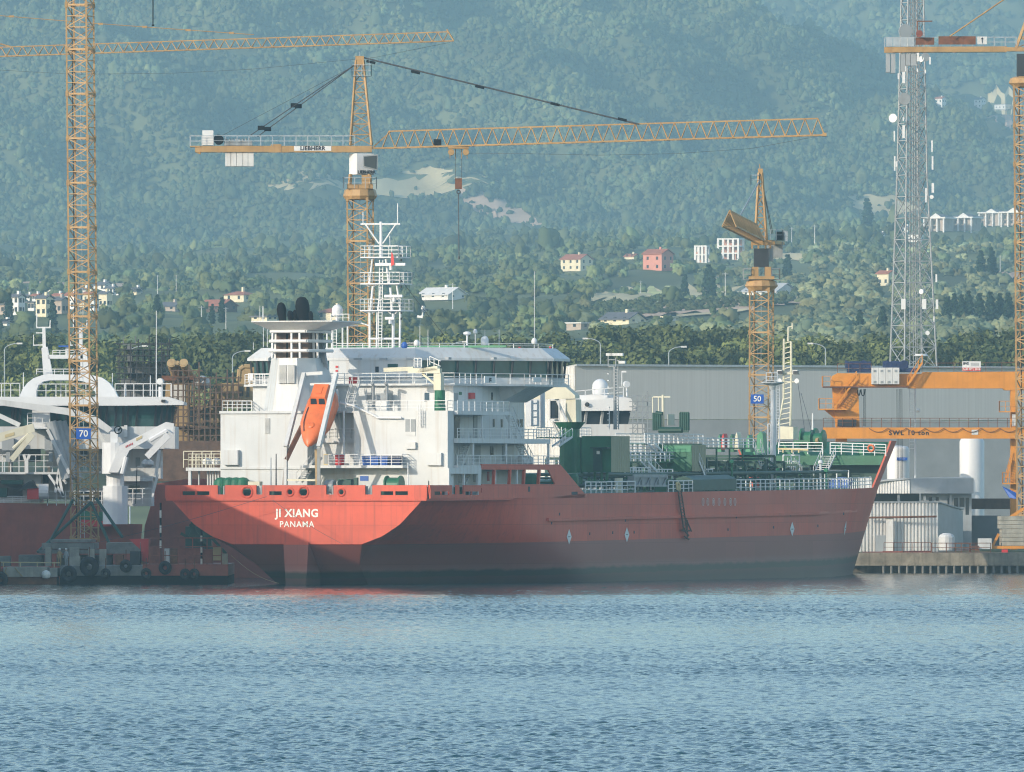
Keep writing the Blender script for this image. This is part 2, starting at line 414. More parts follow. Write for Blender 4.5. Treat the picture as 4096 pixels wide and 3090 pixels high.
field('field', M['field_dry'], [(3390,782),(3580,792),(3720,842),(3640,850),(3420,835)], '')
field('field', M['soil'], [(3980,1100),(4110,1080),(4110,1118),(3980,1122)], '')
field('field', M['field_dry'], [(3090,1040),(3160,1010),(3250,1025),(3200,1045),(3100,1050)], '')
field('field', M['soil'], [(60,1148),(520,1142),(900,1150),(760,1163),(200,1166)], '')
HOUSES = []
def screen(x, y, z): return CX+x/y*F, HZ-(z-CH)/y*F
# ---------------------------------------------------------------- far-off wood and scrub: too many to count
def ico():
    t = (1+5**.5)/2
    v = [(-1,t,0),(1,t,0),(-1,-t,0),(1,-t,0),(0,-1,t),(0,1,t),(0,-1,-t),(0,1,-t),(t,0,-1),(t,0,1),(-t,0,-1),(-t,0,1)]
    f = [(0,11,5),(0,5,1),(0,1,7),(0,7,10),(0,10,11),(1,5,9),(5,11,4),(11,10,2),(10,7,6),(7,1,8),(3,9,4),(3,4,2),(3,2,6),(3,6,8),(3,8,9),(4,9,5),(2,4,11),(6,2,10),(8,6,7),(9,8,1)]
    v = [V(p).normalized() for p in v]; cache = {}; g = []
    def mid(a, b):
        k = (min(a,b), max(a,b))
        if k not in cache: cache[k] = len(v); v.append(((v[a]+v[b])/2).normalized())
        return cache[k]
    for a, b, c in f:
        d, e, h = mid(a,b), mid(b,c), mid(c,a); g += [(a,d,h),(b,e,d),(c,h,e),(d,e,h)]
    return np.array([tuple(p) for p in v]), np.array(g)
IV, IF = ico(); keep = IV[IF].mean(1)[:,2] > -.45; IF = IF[keep]
def clump_tree(k, lobes=4):
    # crown of a few lobes of different sizes, roughened
    vs = []; fs = []; o = 0
    for i in range(lobes):
        r = .75 if i == 0 else random.uniform(.35,.6); a = random.uniform(0,6.28); d = 0 if i == 0 else random.uniform(.45,.75)
        c = np.array([math.cos(a)*d, math.sin(a)*d, (0 if i == 0 else random.uniform(-.25,.65))])
        q = IV*(1+rng.normal(0,.24,(len(IV),1)))*r+c+rng.normal(0,.09,IV.shape); vs.append(q); fs.append(IF+o); o += len(IV)
    return np.concatenate(vs), np.concatenate(fs)
def scatter(name, m, P, size, tall, tints, label, kinds):
    vs = []; fs = []; ts = []; o = 0
    for i in range(len(P)):
        q, f = kinds[rng.integers(len(kinds))]; s = size[i]; a = rng.uniform(0, 6.28); ca, sa = math.cos(a), math.sin(a)
        r = np.stack([(q[:,0]*ca-q[:,1]*sa)*s, (q[:,0]*sa+q[:,1]*ca)*s, (q[:,2]*.9+.55)*s*tall[i]], 1)+P[i]
        vs.append(r); fs.append(f+o); o += len(q); ts.append(np.repeat(tints[i][None], len(q), 0)*(1+.0*q[:,:1]))
    ob = np_mesh(name, np.concatenate(vs), np.concatenate(fs), m, True, np.concatenate(ts)); ob['kind'] = 'stuff'; ob['label'] = label; ob['category'] = 'vegetation'; return ob
def pick(n, x0, x1, y0, y1, clear=True, dens=None):
    x = rng.uniform(x0, x1, n); y = rng.uniform(y0, y1, n)
    ok = np.abs(x) < y*.056+12
    x, y = x[ok], y[ok]; z = terr(x, y); px, py = screen(x, y, z)
    k = np.ones(len(x), bool)
    if clear:
        up = 5.6/y*F
        for p in FIELDS: k &= ~((inpoly(px, py, p) | inpoly(px, py-up*.5, p) | inpoly(px, py-up, p)) & (rng.uniform(0,1,len(px)) > .05))
        for (hx, hy, hz_, w_, h_) in HOUSES:
            s_ = F/hy; bx, by = screen(hx, hy, hz_); k &= (x-hx)**2+(y-hy)**2 > (w_*.75)**2
            k &= ~((y < hy) & (np.abs(px-bx) < w_*s_*.6) & (py-up*1.3 < by-h_*s_*.22) & (py > by-h_*s_*1.2))
    k &= py > -140
    if dens is not None: k &= rng.uniform(0,1,len(x)) < dens(x, y, px, py)
    return np.stack([x, y, z], 1)[k]
def patch(x, y, s, ph=0): return .5+.25*np.sin(x*s+1.7*np.sin(y*s*.7+ph))+.25*np.cos(y*s*.8+1.3*np.sin(x*s*1.1-ph))
def tint_of(P, jit=.28, blue=.0):
    n = len(P); b = np.exp(rng.normal(0, jit, n))*(.75+.5*patch(P[:,0], P[:,1], .035))*(.72+.56*patch(P[:,0], P[:,1]*.6, .011, 2.))
    h = rng.uniform(-.12,.16,n)
    return np.stack([b*(1+h), b, b*(1-h*.8)], 1)
# ---------------------------------------------------------------- houses on the hillside
def house(px, py, wpx, hpx, wall, roofm, style, label, cat='house', name='house', depth=None, rz=None):
    P = hit(px, py); s = P.y/F; w, h = wpx*s, hpx*s; d = depth or w*.7
    rz = math.radians(rz if rz is not None else -42)
    P = V((P.x, P.y, float(terr(P.x, P.y))-.3)); HOUSES.append((P.x, P.y, P.z, max(w,d), h))
    t = thing(name, label, cat, P, rz, 'houses on the hillside')
    x0, x1, y0, y1 = -w/2, w/2, -d/2, d/2
    nf = max(1, round(h/3.2)); nw = max(2, int(w/3.4)); fh = h/nf
    def wins(L, n): return [(L*(i+.5)/n-.55, L*(i+.5)/n+.55, f*fh+1., f*fh+2.25) for i in range(n) for f in range(nf)]
    hw, hd = wins(w, nw), wins(d, max(2, int(d/3.6)))
    wb = MB(); th = .25
    wb.panel((x0,y0,0),(1,0,0),(0,0,1),w,h,hw,-th); wb.panel((x1,y1,0),(-1,0,0),(0,0,1),w,h,[],-th)
    wb.panel((x0,y1-th,0),(0,-1,0),(0,0,1),d-2*th,h,hd,-th); wb.panel((x1,y0+th,0),(0,1,0),(0,0,1),d-2*th,h,hd,-th)
    wb.box((x0+th,y0+th,-1),(x1-th,y1-th,-.4))
    if style == 'gable': wb.poly([(x0+.02,y0+.02,h),(x0+.02,y1-.02,h),(x0+.02,0,h+d*.24)], (th,0,0)); wb.poly([(x1-th,y0+.02,h),(x1-th,y1-.02,h),(x1-th,0,h+d*.24)], (th-.02,0,0))
    wb.build('wall', M[wall], t)
    for a, b, c, e in hw: MB().box((x0+a, y0+.13, c), (x0+b, y0+.2, e)).build('window', M['window_dark'], t)
    for a, b, c, e in hd: MB().box((x1-.2, y0+th+a, c), (x1-.13, y0+th+b, e)).build('window', M['window_dark'], t)
    rb = MB(); ov = .5
    if style == 'gable':
        for sg in (-1, 1): rb.poly([(x0-ov, sg*(d/2+ov), h-.1), (x1+ov, sg*(d/2+ov), h-.1), (x1+ov, 0, h+d*.25+.12), (x0-ov, 0, h+d*.25+.12)], (0,0,.22))
    elif style == 'hip':
        r = d*.4
        a = [(x0-ov,y0-ov,h),(x1+ov,y0-ov,h),(x1+ov,y1+ov,h),(x0-ov,y1+ov,h)]; k = [(x0+r,0,h+d*.2),(x1-r,0,h+d*.2)]
        rb.add(a+k, [(3,2,1,0),(0,1,5,4),(1,2,5),(2,3,4,5),(3,0,4)])
    else:
        rb.box((x0-ov,y0-ov,h),(x1+ov,y1+ov,h+.35))
    rf = rb.build('roof', M[roofm], t)
    if style != 'flat':
        MB().box((x0+w*.6,-.4,h), (x0+w*.6+.8,.4,h+d*.25+1.1)).build('chimney', M[wall], rf)
    return t
def kx(n, x, y, w, h): 
    a, b = kk(n, x, y); return a, b, w*CR[n][2], h*CR[n][2]
HL = [((1,140,330,95,125),'wall_white','roof_dark','gable','tall white gabled house, leftmost of the hillside estate'),
 ((1,30,330,110,70),'wall_stone','roof_dark','flat','grey flat roofed house at the left end of the estate'),
 ((1,370,345,100,130),'wall_cream','roof_dark','gable','tall cream yellow gabled house in the hillside estate'),
 ((1,275,300,60,60),'wall_white','roof_dark','flat','small grey white house between the white and cream gables'),
 ((1,500,320,100,95),'wall_stone','roof_dark','gable','grey gabled house just left of the tower crane mast'),
 ((1,610,290,90,105),'wall_white','roof_tile','gable','white house seen through the lattice of the crane mast'),
 ((1,690,330,70,90),'wall_cream','roof_dark','gable','cream house seen through the lattice beside the white one'),
 ((1,775,300,70,80),'wall_white','roof_dark','flat','pale flat roofed house right of the crane mast'),
 ((1,880,270,80,95),'wall_cream','roof_dark','gable','cream gabled house at the right end of the estate'),
 ((1,860,135,110,45),'wall_white','roof_dark','gable','large white roofed hall uphill of the estate'),
 ((1,1000,165,45,30),'wall_white','roof_dark','gable','small white house uphill right of the estate'),
 ((1,1130,165,60,25),'wall_cream','roof_dark','flat','low pale house at the far end above the dark wood'),
 ((1,400,215,50,40),'wall_white','roof_dark','gable','white house behind the cream gable'),
 ((1,240,215,50,35),'wall_white','roof_dark','gable','white house behind the tall white gable'),
 ((1,2005,225,190,50),'wall_cream','roof_tile','hip','wide cream villa with red hipped roof above the dark cypresses'),
 ((1,1840,250,110,32),'wall_cream','roof_dark','flat','low cream terrace left of the red roofed villa'),
 ((1,1820,305,220,42),'brown','roof_tile','gable','low dark house with long dull red roof below the villa'),
 ((1,1440,305,150,40),'wall_stone','roof_dark','gable','long low dark roofed shed with a white gable edge'),
 ((3,745,290,170,45),'wall_cream','roof_dark','flat','cream flat roofed house left behind the funnel'),
 ((3,1330,270,250,62),'wall_cream','roof_tile','hip','cream house with red hipped roof behind the satellite dome'),
 ((17,1170,1325,130,70),'wall_white','roof_dark','gable','white cottage with two windows right of the radar mast'),
 ((17,1400,1130,420,50),'sheet_white','sheet_white','gable','long farm shed with a bright white roof'),
 ((18,215,370,190,85),'wall_cream','roof_tile','gable','cream house with a broad brown red gabled roof'),
 ((18,870,365,180,120),'wall_pink','roof_tile','gable','tall salmon pink house with a balcony'),
 ((18,660,275,90,20),'wall_cream','roof_tile','gable','small house peeping over the trees left of the pink one'),
 ((18,1765,575,330,35),'sheet_white','cladding','gable','long low white farm building beside the lattice of the crane'),
 ((18,210,845,250,50),'wall_stone','sheet_white','flat','open farm shed with a pale sloping sheet roof'),
 ((18,590,800,270,40),'wall_cream','roof_dark','gable','long low house with dark brown roof below the orchard'),
 ((18,960,772,80,30),'wall_white','wall_cream','flat','small bright white hut below the orchard'),
 ((15,310,920,120,95),'wall_cream','roof_tile','gable','cream and pink house behind the left legs of the telecom mast'),
 ((15,275,515,40,22),'wall_white','roof_dark','gable','tiny white hut on the slope left of the telecom mast'),
 ((15,480,480,60,40),'wall_white','roof_dark','gable','white house seen through the telecom mast'),
 ((15,560,560,100,60),'wall_white','roof_dark','flat','pale house seen through the telecom mast, lower of the two'),
 ((14,865,1030,60,60),'wall_white','roof_tile','gable','white house high on the slope right of the telecom mast'),
 ((14,1240,1035,60,55),'wall_white','roof_dark','gable','white gabled house high up beside the dry field'),
 ((14,1460,1050,90,30),'wall_white','roof_dark','flat','long white house high up near the right crane')]
for (n, x, y, ww, hh), wl, rf, st, lb in HL:
    k_ = {1:1.2,18:1.12,14:1.5}.get(n, 1.05); house(*kx(n, x, y, ww*k_, hh*k_), wl, rf, st, lb)
for i, (x, y, w_, h_, wl, rf, lb) in enumerate(((95,915,75,45,'wall_stone','roof_dark','grey house low in the estate, left edge of the hillside'),(335,858,60,42,'wall_white','roof_dark','white house high in the estate above the cream gable'),(400,880,70,55,'wall_white','roof_tile','white house with red roof beside the crane mast'),(580,835,60,50,'wall_white','roof_dark','white house seen through the crane mast, highest of the estate'),(610,870,70,55,'wall_cream','roof_tile','cream house with red roof seen through the crane mast'),(760,815,70,40,'wall_white','roof_dark','white house just right of the mast, uphill end of the estate'),(250,862,50,36,'wall_white','roof_tile','small white house with red roof in the upper estate'),(40,1030,60,26,'wall_white','roof_dark','small white house below the estate at the left edge'),(930,805,60,24,'wall_white','roof_dark','low white house alone above the dark wood'))):
    a_, b_ = kk(24, x, y); house(a_, b_, w_*.5877*1.1, h_*.5877*1.1, wl, rf, 'gable', lb)
def villa(px, py, wpx, hpx, label):
    P = hit(px, py); s = P.y/F; w, h = wpx*s, hpx*s; d = w*.8; P = V((P.x, P.y, float(terr(P.x, P.y))-.3)); HOUSES.append((P.x, P.y, P.z, w, h))
    t = thing('villa', label, 'villa', P, math.radians(-30), 'white villas in a row'); x0, x1 = -w/2, w/2
    wb = MB(); holes = [(w*.1,w*.24,1.2,h*.42),(w*.4,w*.6,1.2,h*.42),(w*.1,w*.24,h*.52,h*.86),(w*.42,w*.62,h*.52,h*.86)]
    wb.panel((x0,-d/2,0),(1,0,0),(0,0,1),w,h,holes,-.25); wb.panel((x1-.25,-d/2+.25,0),(0,1,0),(0,0,1),d-.25,h,[(d*.3,d*.45,h*.5,h*.75)],.25*-1)
    wb.panel((x0,d/2,0),(0,-1,0),(0,0,1),d-.25,h,[],-.25); wb.box((x0+.3,-d/2+1.2,.1),(x1-.6,d/2-.1,h-.05)); wb.build('wall', M['wall_stone'], t)
    for i in range(4):
        xx = x0+.3+i*(w-.6)/3; MB().box((xx-.35,-d/2-1.6,-1.5),(xx+.35,-d/2-.9,h)).build('pillar', M['wall_white'], t)
    rb = MB().box((x0-.8,-d/2-2,h),(x1+.8,d/2+.8,h+.7)); rb.build('cornice', M['wall_white'], t)
    rf = MB(); c = w*.1
    rf.poly([(c-w*.26,-d/2-1.7,h+.7),(c+w*.26,-d/2-1.7,h+.7),(c,-d/2-1.7,h+2.6)], (0,.4,0)); rf.build('pediment', M['wall_white'], t)
    r2 = MB(); a = [(x0-.4,-d/2-1,h+.7),(x1+.4,-d/2-1,h+.7),(x1+.4,d/2,h+.7),(x0-.4,d/2,h+.7)]; r2.add(a+[(x0+w*.35,0,h+2.3),(x1-w*.35,0,h+2.3)], [(3,2,1,0),(0,1,5,4),(1,2,5),(2,3,4,5),(3,0,4)]); r2.build('roof', M['roof_dark'], t)
for x, y, lb in ((755,470,'white columned villa with pediment just right of the telecom mast'),(985,465,'middle white columned villa of the hillside row'),
                 (1215,425,'white columned villa set higher up the slope'),(1400,420,'white columned villa partly behind the right crane mast')):
    villa(*kk(15, x, y), 195*.4795, 105*.4795, lb)
def shell_house(px, py, wpx, hpx, nf, nb, label):
    P = hit(px, py); s = P.y/F; w, h = wpx*s, hpx*s; d = w*.55; P = V((P.x, P.y, float(terr(P.x, P.y))-.3)); HOUSES.append((P.x, P.y, P.z, w, h))
    t = thing('unfinished_house', label, 'building', P, math.radians(-26), 'unfinished concrete houses'); fr = MB(); br = MB(); fh = h/nf; bw = w/nb
    for f in range(nf+1): fr.box((-w/2,-d/2,f*fh-.6),(w/2,d/2,f*fh))
    for f in range(nf):
        for i in range(nb+1):
            for yy in (-d/2+.03, d/2-.53): fr.box((-w/2+i*(w-.95)/nb, yy, f*fh), (-w/2+i*(w-.95)/nb+.95, yy+.5, (f+1)*fh-.35))
        for i in range(nb):
            if (f+i) % 3 == 0: br.box((-w/2+i*bw+.65,-d/2+.1,f*fh),(-w/2+i*bw+bw*.45,-d/2+.35,(f+1)*fh-.36))
            elif (f+i) % 3 == 1: br.box((-w/2+i*bw+.65,-d/2+.1,f*fh),(-w/2+(i+1)*bw-.1,-d/2+.35,f*fh+1))
        br.box((-w/2+.6,d/2-.3,f*fh),(w/2-.6,d/2-.08,(f+1)*fh-.36))
    fr.build('concrete_frame', M['wall_white'], t); br.build('brick_infill', M['brick'], t)
shell_house(*kk(16,300,1110), 155*.3595, 190*.3595, 2, 3, 'unfinished two storey concrete house with brick infill, lower of the pair')
shell_house(*kk(16,620,1080), 270*.3595, 240*.3595, 3, 4, 'unfinished three storey concrete house beside the crane cab')
# ---------------------------------------------------------------- vegetation
ck = [clump_tree(i) for i in range(7)]
sm = [clump_tree(i, 2) for i in range(5)]; one = [clump_tree(i, 1) for i in range(8)]
P = np.concatenate([pick(36000, -430, 430, 5000, 7450), pick(140000, -500, 500, 7420, 8480)])
P = P[rng.permutation(len(P))[:62000]]
scatter('hill_forest', M['wood'], P, rng.uniform(1.3,3.2,len(P))*np.where(rng.uniform(0,1,len(P))<.06,1.7,1), rng.uniform(.8,1.8,len(P)), tint_of(P,.2), 'dense hazy green wood covering the mountain slope', one)
P = pick(50000, 60, 720, 8800, 11600)
P = P[P[:,0] > (2700-CX)/F*P[:,1]]; P = P[rng.permutation(len(P))[:14000]]
scatter('far_forest', M['wood'], P, rng.uniform(2.6,5.2,len(P)), rng.uniform(.8,1.6,len(P)), tint_of(P,.25), 'pale hazy wood on the farther slope at upper right', one)
P = pick(18000, -300, 300, 2150, 5000, dens=lambda x,y,px,py: np.where((px>2950)&(py>1080), .0, np.clip(.25+.9*patch(x,y,.03,.5), 0, 1)))
P = P[rng.permutation(len(P))[:7500]]
scatter('hillside_scrub', M['wood'], P, rng.uniform(1.2,3.3,len(P)), rng.uniform(.8,1.5,len(P)), tint_of(P,.2)*1.15, 'mixed green scrub and trees on the lower hillside', ck)
P = pick(9000, 20, 300, 2150, 4900, dens=lambda x,y,px,py: np.where((px>2150)&((py>1215)|(px>2950)), 1., 0.))
P = P[rng.permutation(len(P))[:3600]]
scatter('olive_grove', M['olive'], P, rng.uniform(1.9,3.1,len(P)), rng.uniform(.85,1.2,len(P)), tint_of(P,.2), 'grey green olive grove on the slope at right', ck)
rows = []
for i in range(9):
    for j in range(34):
        a = hit(2260+j*27+i*4, 1283-i*6.5-j*1.9); rows.append((a.x+random.uniform(-.6,.6), a.y, a.z))
rows = np.array(rows)
scatter('orchard', M['wood'], rows, rng.uniform(.9,1.6,len(rows)), np.full(len(rows),1.), tint_of(rows,.2)*.8, 'rows of small orchard bushes on brown soil', sm)
# trees one can tell apart: leaf clumps through the crown, trunk and limbs
def crown_mesh(w, h, n, size, shape='round', trunk=2.5):
    mb = MB(); lobes = []
    if shape == 'round':
        for i in range(9):
            a = random.uniform(0,6.28); d = random.uniform(.2,.62)*w*.5
            lobes.append((V((math.cos(a)*d, math.sin(a)*d, trunk+h*random.uniform(.22,.72))), random.uniform(.26,.42)*w*.62))
        lobes.append((V((0,0,trunk+h*.55)), w*.36))
    elif shape == 'umbrella':
        for i in range(11):
            a = random.uniform(0,6.28); d = random.uniform(.15,.75)*w*.5
            lobes.append((V((math.cos(a)*d, math.sin(a)*d, trunk+h*random.uniform(.5,.8))), random.uniform(.2,.34)*w*.55))
    else:
        for i in range(9): lobes.append((V((random.uniform(-.08,.08)*w, random.uniform(-.08,.08)*w, h*(.06+.1*i))), w*.5*(1-((i/9)**2))*(.75+.3*random.random())+.1))
    for i in range(n):
        c, r = random.choice(lobes); d = V((random.gauss(0,1), random.gauss(0,1), random.gauss(0,.8))).normalized(); q = c+d*(r*random.uniform(.55,1.06)**1)
        if shape != 'cyp' and q.z < trunk*.8: continue
        s = size*random.uniform(.6,1.35); nn = (d+V((random.gauss(0,.5),random.gauss(0,.5),random.gauss(0,.5)))).normalized()
        u = nn.orthogonal().normalized(); u.rotate(Matrix.Rotation(random.uniform(0,6.28), 3, nn)); t = nn.cross(u)
        mb.quad(q-u*s-t*s*.6, q+u*s*.3-t*s*.8, q+u*s+t*s*.3, q-u*s*.2+t*s*.8)
    return mb
def tree_proto(w, h, m, shape, label, name, n=1500, size=.27, trunk=2.5):
    t = thing(name, label, 'tree'); mb = MB(); mb.tube((0,0,-1),(random.uniform(-.2,.2),0,trunk+h*.35), .26, .12)
    if shape != 'cyp':
        for i in range(4):
            a = i*1.57+.4; mb.tube((0,0,trunk*.8),(math.cos(a)*w*.27, math.sin(a)*w*.27, trunk+h*.45), .13, .05)
    mb.build('trunk', M['trunk'], t); crown_mesh(w, h, n, size, shape, trunk).build('crown', m, t); return t
protos = [tree_proto(7,6.5,M['pine'],'round','','pine_tree'), tree_proto(9,6,M['pine'],'umbrella','','pine_tree',1700), tree_proto(6.5,6,M['leaf'],'round','','broadleaf_tree'),
          tree_proto(8,6.5,M['pine'],'round','','pine_tree',1800), tree_proto(7,5.5,M['leaf'],'umbrella','','broadleaf_tree'), tree_proto(5.5,4.5,M['leaf_pale'],'round','','broadleaf_tree',1200)]
TL = ['dark pine tree with a rounded crown in the belt behind the yard','dark umbrella pine with a flat spreading crown in the belt behind the yard','mid green leafy tree with a rounded crown among the pines',
      'tall dark pine tree with a broad dense crown behind the yard','mid green tree with a flat spreading crown among the pines','pale olive green bushy tree in front of the pines']
first = [True]*6; tree_n = 0
def put(i, loc, rz, sc_):
    if first[i]:
        first[i] = False; o = protos[i]; o.location = loc; o.rotation_euler = (0,0,rz); o['label'] = TL[i]; o['group'] = 'trees in the belt behind the yard'
    else: o = dup(protos[i], loc, rz, TL[i], 'trees in the belt behind the yard')
    o.scale = (sc_,)*3
for row, (Y0, n, top) in enumerate(((2060,54,1352),(1960,50,1380),(1850,46,1412),(1760,42,1445))):
    for i in range(n):
        px = -90+4290*(i+random.uniform(-.35,.35))/(n-1); Y = Y0+random.uniform(-35,35); x = (px-CX)/F*Y
        i_ = random.choice((0,1,3,3,0,2,4) if row < 2 else (2,4,0,2,5,3,2)); z = float(terr(x, Y))
        tz = CH+(HZ-(top+random.gauss(0,17)+18*math.sin(px*.004+row)))/F*Y
        hh = {0:7.6,1:7.2,2:7.4,3:8.0,4:6.6,5:6.0}[i_]
        s = max(.75, min(1.7, (tz-z)/hh)); put(i_, (x, Y, tz-hh*s if tz-hh*s < z else z), random.uniform(0,6.28), s)
cy = tree_proto(2.6,9,M['cypress'],'cyp','','cypress_tree',420,.4,.6); f1 = True
for n, x, y, s in ((1,1310,395,1.1),(1,1850,400,1.0),(1,1770,410,.8),(1,75,400,1.2),(1,440,440,1.1),(18,1275,600,1.4),(18,1305,605,1.1),(18,1910,500,1.3),(18,1085,600,1.),(15,155,510,1.5),(15,1190,880,1.3),(15,1100,880,1.2),(15,820,1290,1.3),
                   (15,1000,1240,1.3),(15,880,1240,1.2),(15,1180,1270,1.4),(15,1330,1280,1.4),(15,280,1370,1.3),(15,90,1380,1.2),(15,940,1270,1.3),(15,1090,1280,1.4),(15,1260,1260,1.3)):
    p = hit(*kk(n, x, y)); lb = 'slim dark cypress standing on the hillside'
    sz = s*p.y/3600
    if f1: f1 = False; o = cy; o.location = p; o['label'] = lb; o['group'] = 'cypresses on the hillside'
    else: o = dup(cy, p, random.uniform(0,6.28), lb, 'cypresses on the hillside')
    o.scale = (sz*1.15, sz*1.15, sz)
# utility poles on the slope
pole = thing('utility_pole', 'thin white utility pole standing on the hillside', 'utility pole')
mb = MB(); mb.tube((0,0,-.5),(0,0,9),.16,.1,6); mb.build('post', M['wall_white'], pole); MB().box((-1.1,-.08,8.4),(1.1,.08,8.6)).build('crossarm', M['grey'], pole)
pole['group'] = 'utility poles on the hillside'
for i, (n, x, y, s) in enumerate(((18,1410,595,1.1),(18,730,565,.6),(18,1945,175,.8),(18,2130,210,1.1),(15,1262,875,1.0),(17,1510,1235,1.1),(1,1680,480,1.1),(1,1885,450,.9),(1,1470,160,.8),(1,1315,160,.8))):
    p = hit(*kk(n, x, y)); o = pole if i == 0 else dup(pole, p, .3, None, 'utility poles on the hillside'); o.location = p; o.scale = (s*p.y/4200,)*3
# ---------------------------------------------------------------- water: waves are real relief where the picture looks at them
def water():
    m = bpy.data.materials.new('sea'); m.use_nodes = True; N = m.node_tree.nodes; L = m.node_tree.links; b = N['Principled BSDF']
    b.inputs['Base Color'].default_value = (.006,.05,.06,1); b.inputs['Roughness'].default_value = .09; b.inputs['IOR'].default_value = 1.33
    tc = N.new('ShaderNodeTexCoord'); n1 = N.new('ShaderNodeTexNoise'); n1.inputs['Scale'].default_value = 3.2; n1.inputs['Detail'].default_value = 4; L.new(tc.outputs['Object'], n1.inputs['Vector'])
    bp = N.new('ShaderNodeBump'); bp.inputs['Strength'].default_value = .5; bp.inputs['Distance'].default_value = .05; L.new(n1.outputs['Fac'], bp.inputs['Height']); L.new(bp.outputs[0], b.inputs['Normal'])
    M['sea'] = m
    ys = np.concatenate([np.arange(268, 400, .11), np.arange(400, 640, .17), np.arange(640, 1060, .32), np.arange(1060, 1345, .8)]); u = np.linspace(-.064, .064, 400)
    Yg, U = np.meshgrid(ys, u, indexing='ij'); X = U*Yg
    r = np.random.default_rng(5); Z = np.zeros_like(X)
    for i in range(56):
        lam = .27*(1.5/.27)**r.uniform(0,1); th = math.radians(-68)+r.normal(0,.95); k = 2*math.pi/lam
        Z += (.0140*lam**.9)*np.sin(k*(X*math.cos(th)+Yg*math.sin(th))+r.uniform(0,6.28))*(1 if lam > 1.2 else .8)
    def n2(sx, sy, seed):
        q = np.random.default_rng(seed); o = np.zeros_like(X)
        for i in range(9): o += np.sin(X*q.normal(0,sx)+Yg*q.normal(0,sy)+q.uniform(0,6.28))/3
        return o
    band = 1/(1+np.exp(-2.6*(n2(.012,.05,3)+.35*n2(.08,.12,8))))       # gusts and slicks
    # a long slick and a ruffled streak parallel to the shore
    amp = (.66+.36*band)*np.interp(Yg, [270,720,800,850,930,1000,1060,1140,1180,1345], [.85,.9,.68,.8,1.2,1.1,.7,.5,.42,.38])
    Z *= amp*.75
    vv = np.stack([X, Yg, Z], -1).reshape(-1,3); nv = len(u); ii = np.arange(len(ys)-1)[:,None]*nv+np.arange(nv-1)[None,:]
    ff = np.stack([ii, ii+1, ii+nv+1, ii+nv], -1).reshape(-1,4)
    n0 = len(vv); a0, a1, y0, y1 = .064*268, .064*1344.6, 268., float(ys[-1])
    ex = np.array([(-2500,-600,0),(2500,-600,0),(2500,268,0),(a0,268,0),(-a0,268,0),(-2500,268,0),(2500,y1,0),(.064*y1,y1,0),(-.064*y1,y1,0),(-2500,y1,0),(2500,1500,0),(-2500,1500,0)])
    fe = np.array([(0,1,2,5),(2,6,7,3),(5,4,8,9),(9,6,10,11)])+n0
    o = np_mesh('water', np.concatenate([vv, ex]), np.concatenate([ff, fe]), m); o['kind'] = 'structure'
water()
# ---------------------------------------------------------------- tower cranes
def square(N, Nr, w, beta):
    # corners of a square mast: near corner N, then right, back, left
    cb, sb = math.cos(beta), math.sin(beta)
    l, r = V((-cb, sb, 0))*w, V((sb, cb, 0))*w
    return [N, N+r, N+r+l, N+l]
def mast(t, name, N0, N1, w, beta, bays_per, nsec, m, rl=.09, rb=.045, collar=True):
    c0, c1 = square(N0, 0, w, beta), square(N1, 0, w, beta); tw = None
    mb = MB(); lattice(mb, c0, c1, bays_per*nsec, rl, rb)
    tw = mb.build(name, m, t, world=True)
    if collar:
        for i in range(nsec+1):
            cs = [a.lerp(b, i/nsec) for a, b in zip(c0, c1)]; cm = MB()
            for j in range(4): cm.beam(cs[j], cs[(j+1)%4], .13, .2)
            for c in cs: cm.box(c-V((.16,.16,.3)), c+V((.16,.16,.3)))
            cm.build('collar', m, tw, world=True)
    lm = MB(); cc = sum(c0, V())/4; ce = sum(c1, V())/4
    ladder(lm, cc+V((-.45,0,0)), ce+V((-.45,0,0)), (.42,.1,0), .03, .6); lm.build('ladder', M['galv'], tw, world=True)
    cb_ = MB(); cb_.tube(c0[3].lerp(c0[0], .28), c1[3].lerp(c1[0], .28), .05, n=6); cb_.build('power_cable', M['black'], tw, world=True)
    return c1
# --- crane with the "70" board standing on the pontoon
Y = 1203
base = at(340, 2158, Y); t70 = thing('tower_crane', 'yellow tower crane mast with blue board 70, standing on the pontoon at left', 'crane', base, 0, 'yellow tower cranes')
mast(t70, 'mast', at(364, 2157, Y), at(342, -160, Y), 2.3, math.radians(18.4), 4, 13, M['yellow'])
for a, b in (((365,2010),(150,2210)),((365,2010),(455,2215)),((385,1995),(490,2150)),((292,2000),(180,2205))):
    MB().tube(at(*a,Y-.4), at(*b,Y-3), .17, n=8).build('brace_strut', M['green_dark'], t70, world=True)
p = at(334, 1736, Y-1.15); s70 = MB().box(p-V((.80,.06,.58)), p+V((.80,.06,.58))).build('number_board', M['sign_blue'], t70, world=True)
text('lettering', '70', 1.0, M['letter'], s70, p+V((0,-.075,0)), (1,0,0), (0,0,1), world=True, bold=.015)
# its jib is above the picture; the hoist rope hangs from it
jz = at(0,-190,Y).z; mb = MB(); jib_lattice(mb, V((at(342,0,Y).x, Y+1.2, jz)), V((at(342,0,Y).x+46, Y+8, jz+1.5)), (0,.7,0), 1.8, 20); mb.build('jib', M['yellow'], t70, world=True)
hp = V((at(610,0,Y+3).x, Y+4.2, 0)); mb = MB(); mb.tube(V((hp.x,hp.y,jz+.2)), V((hp.x,hp.y,at(0,95,Y).z)), .07, n=6); mb.tube(V((hp.x,hp.y,at(0,92,Y).z)), V((hp.x,hp.y,at(0,99,Y).z)), .16, n=6); mb.build('hoist_rope', M['black'], t70, world=True)
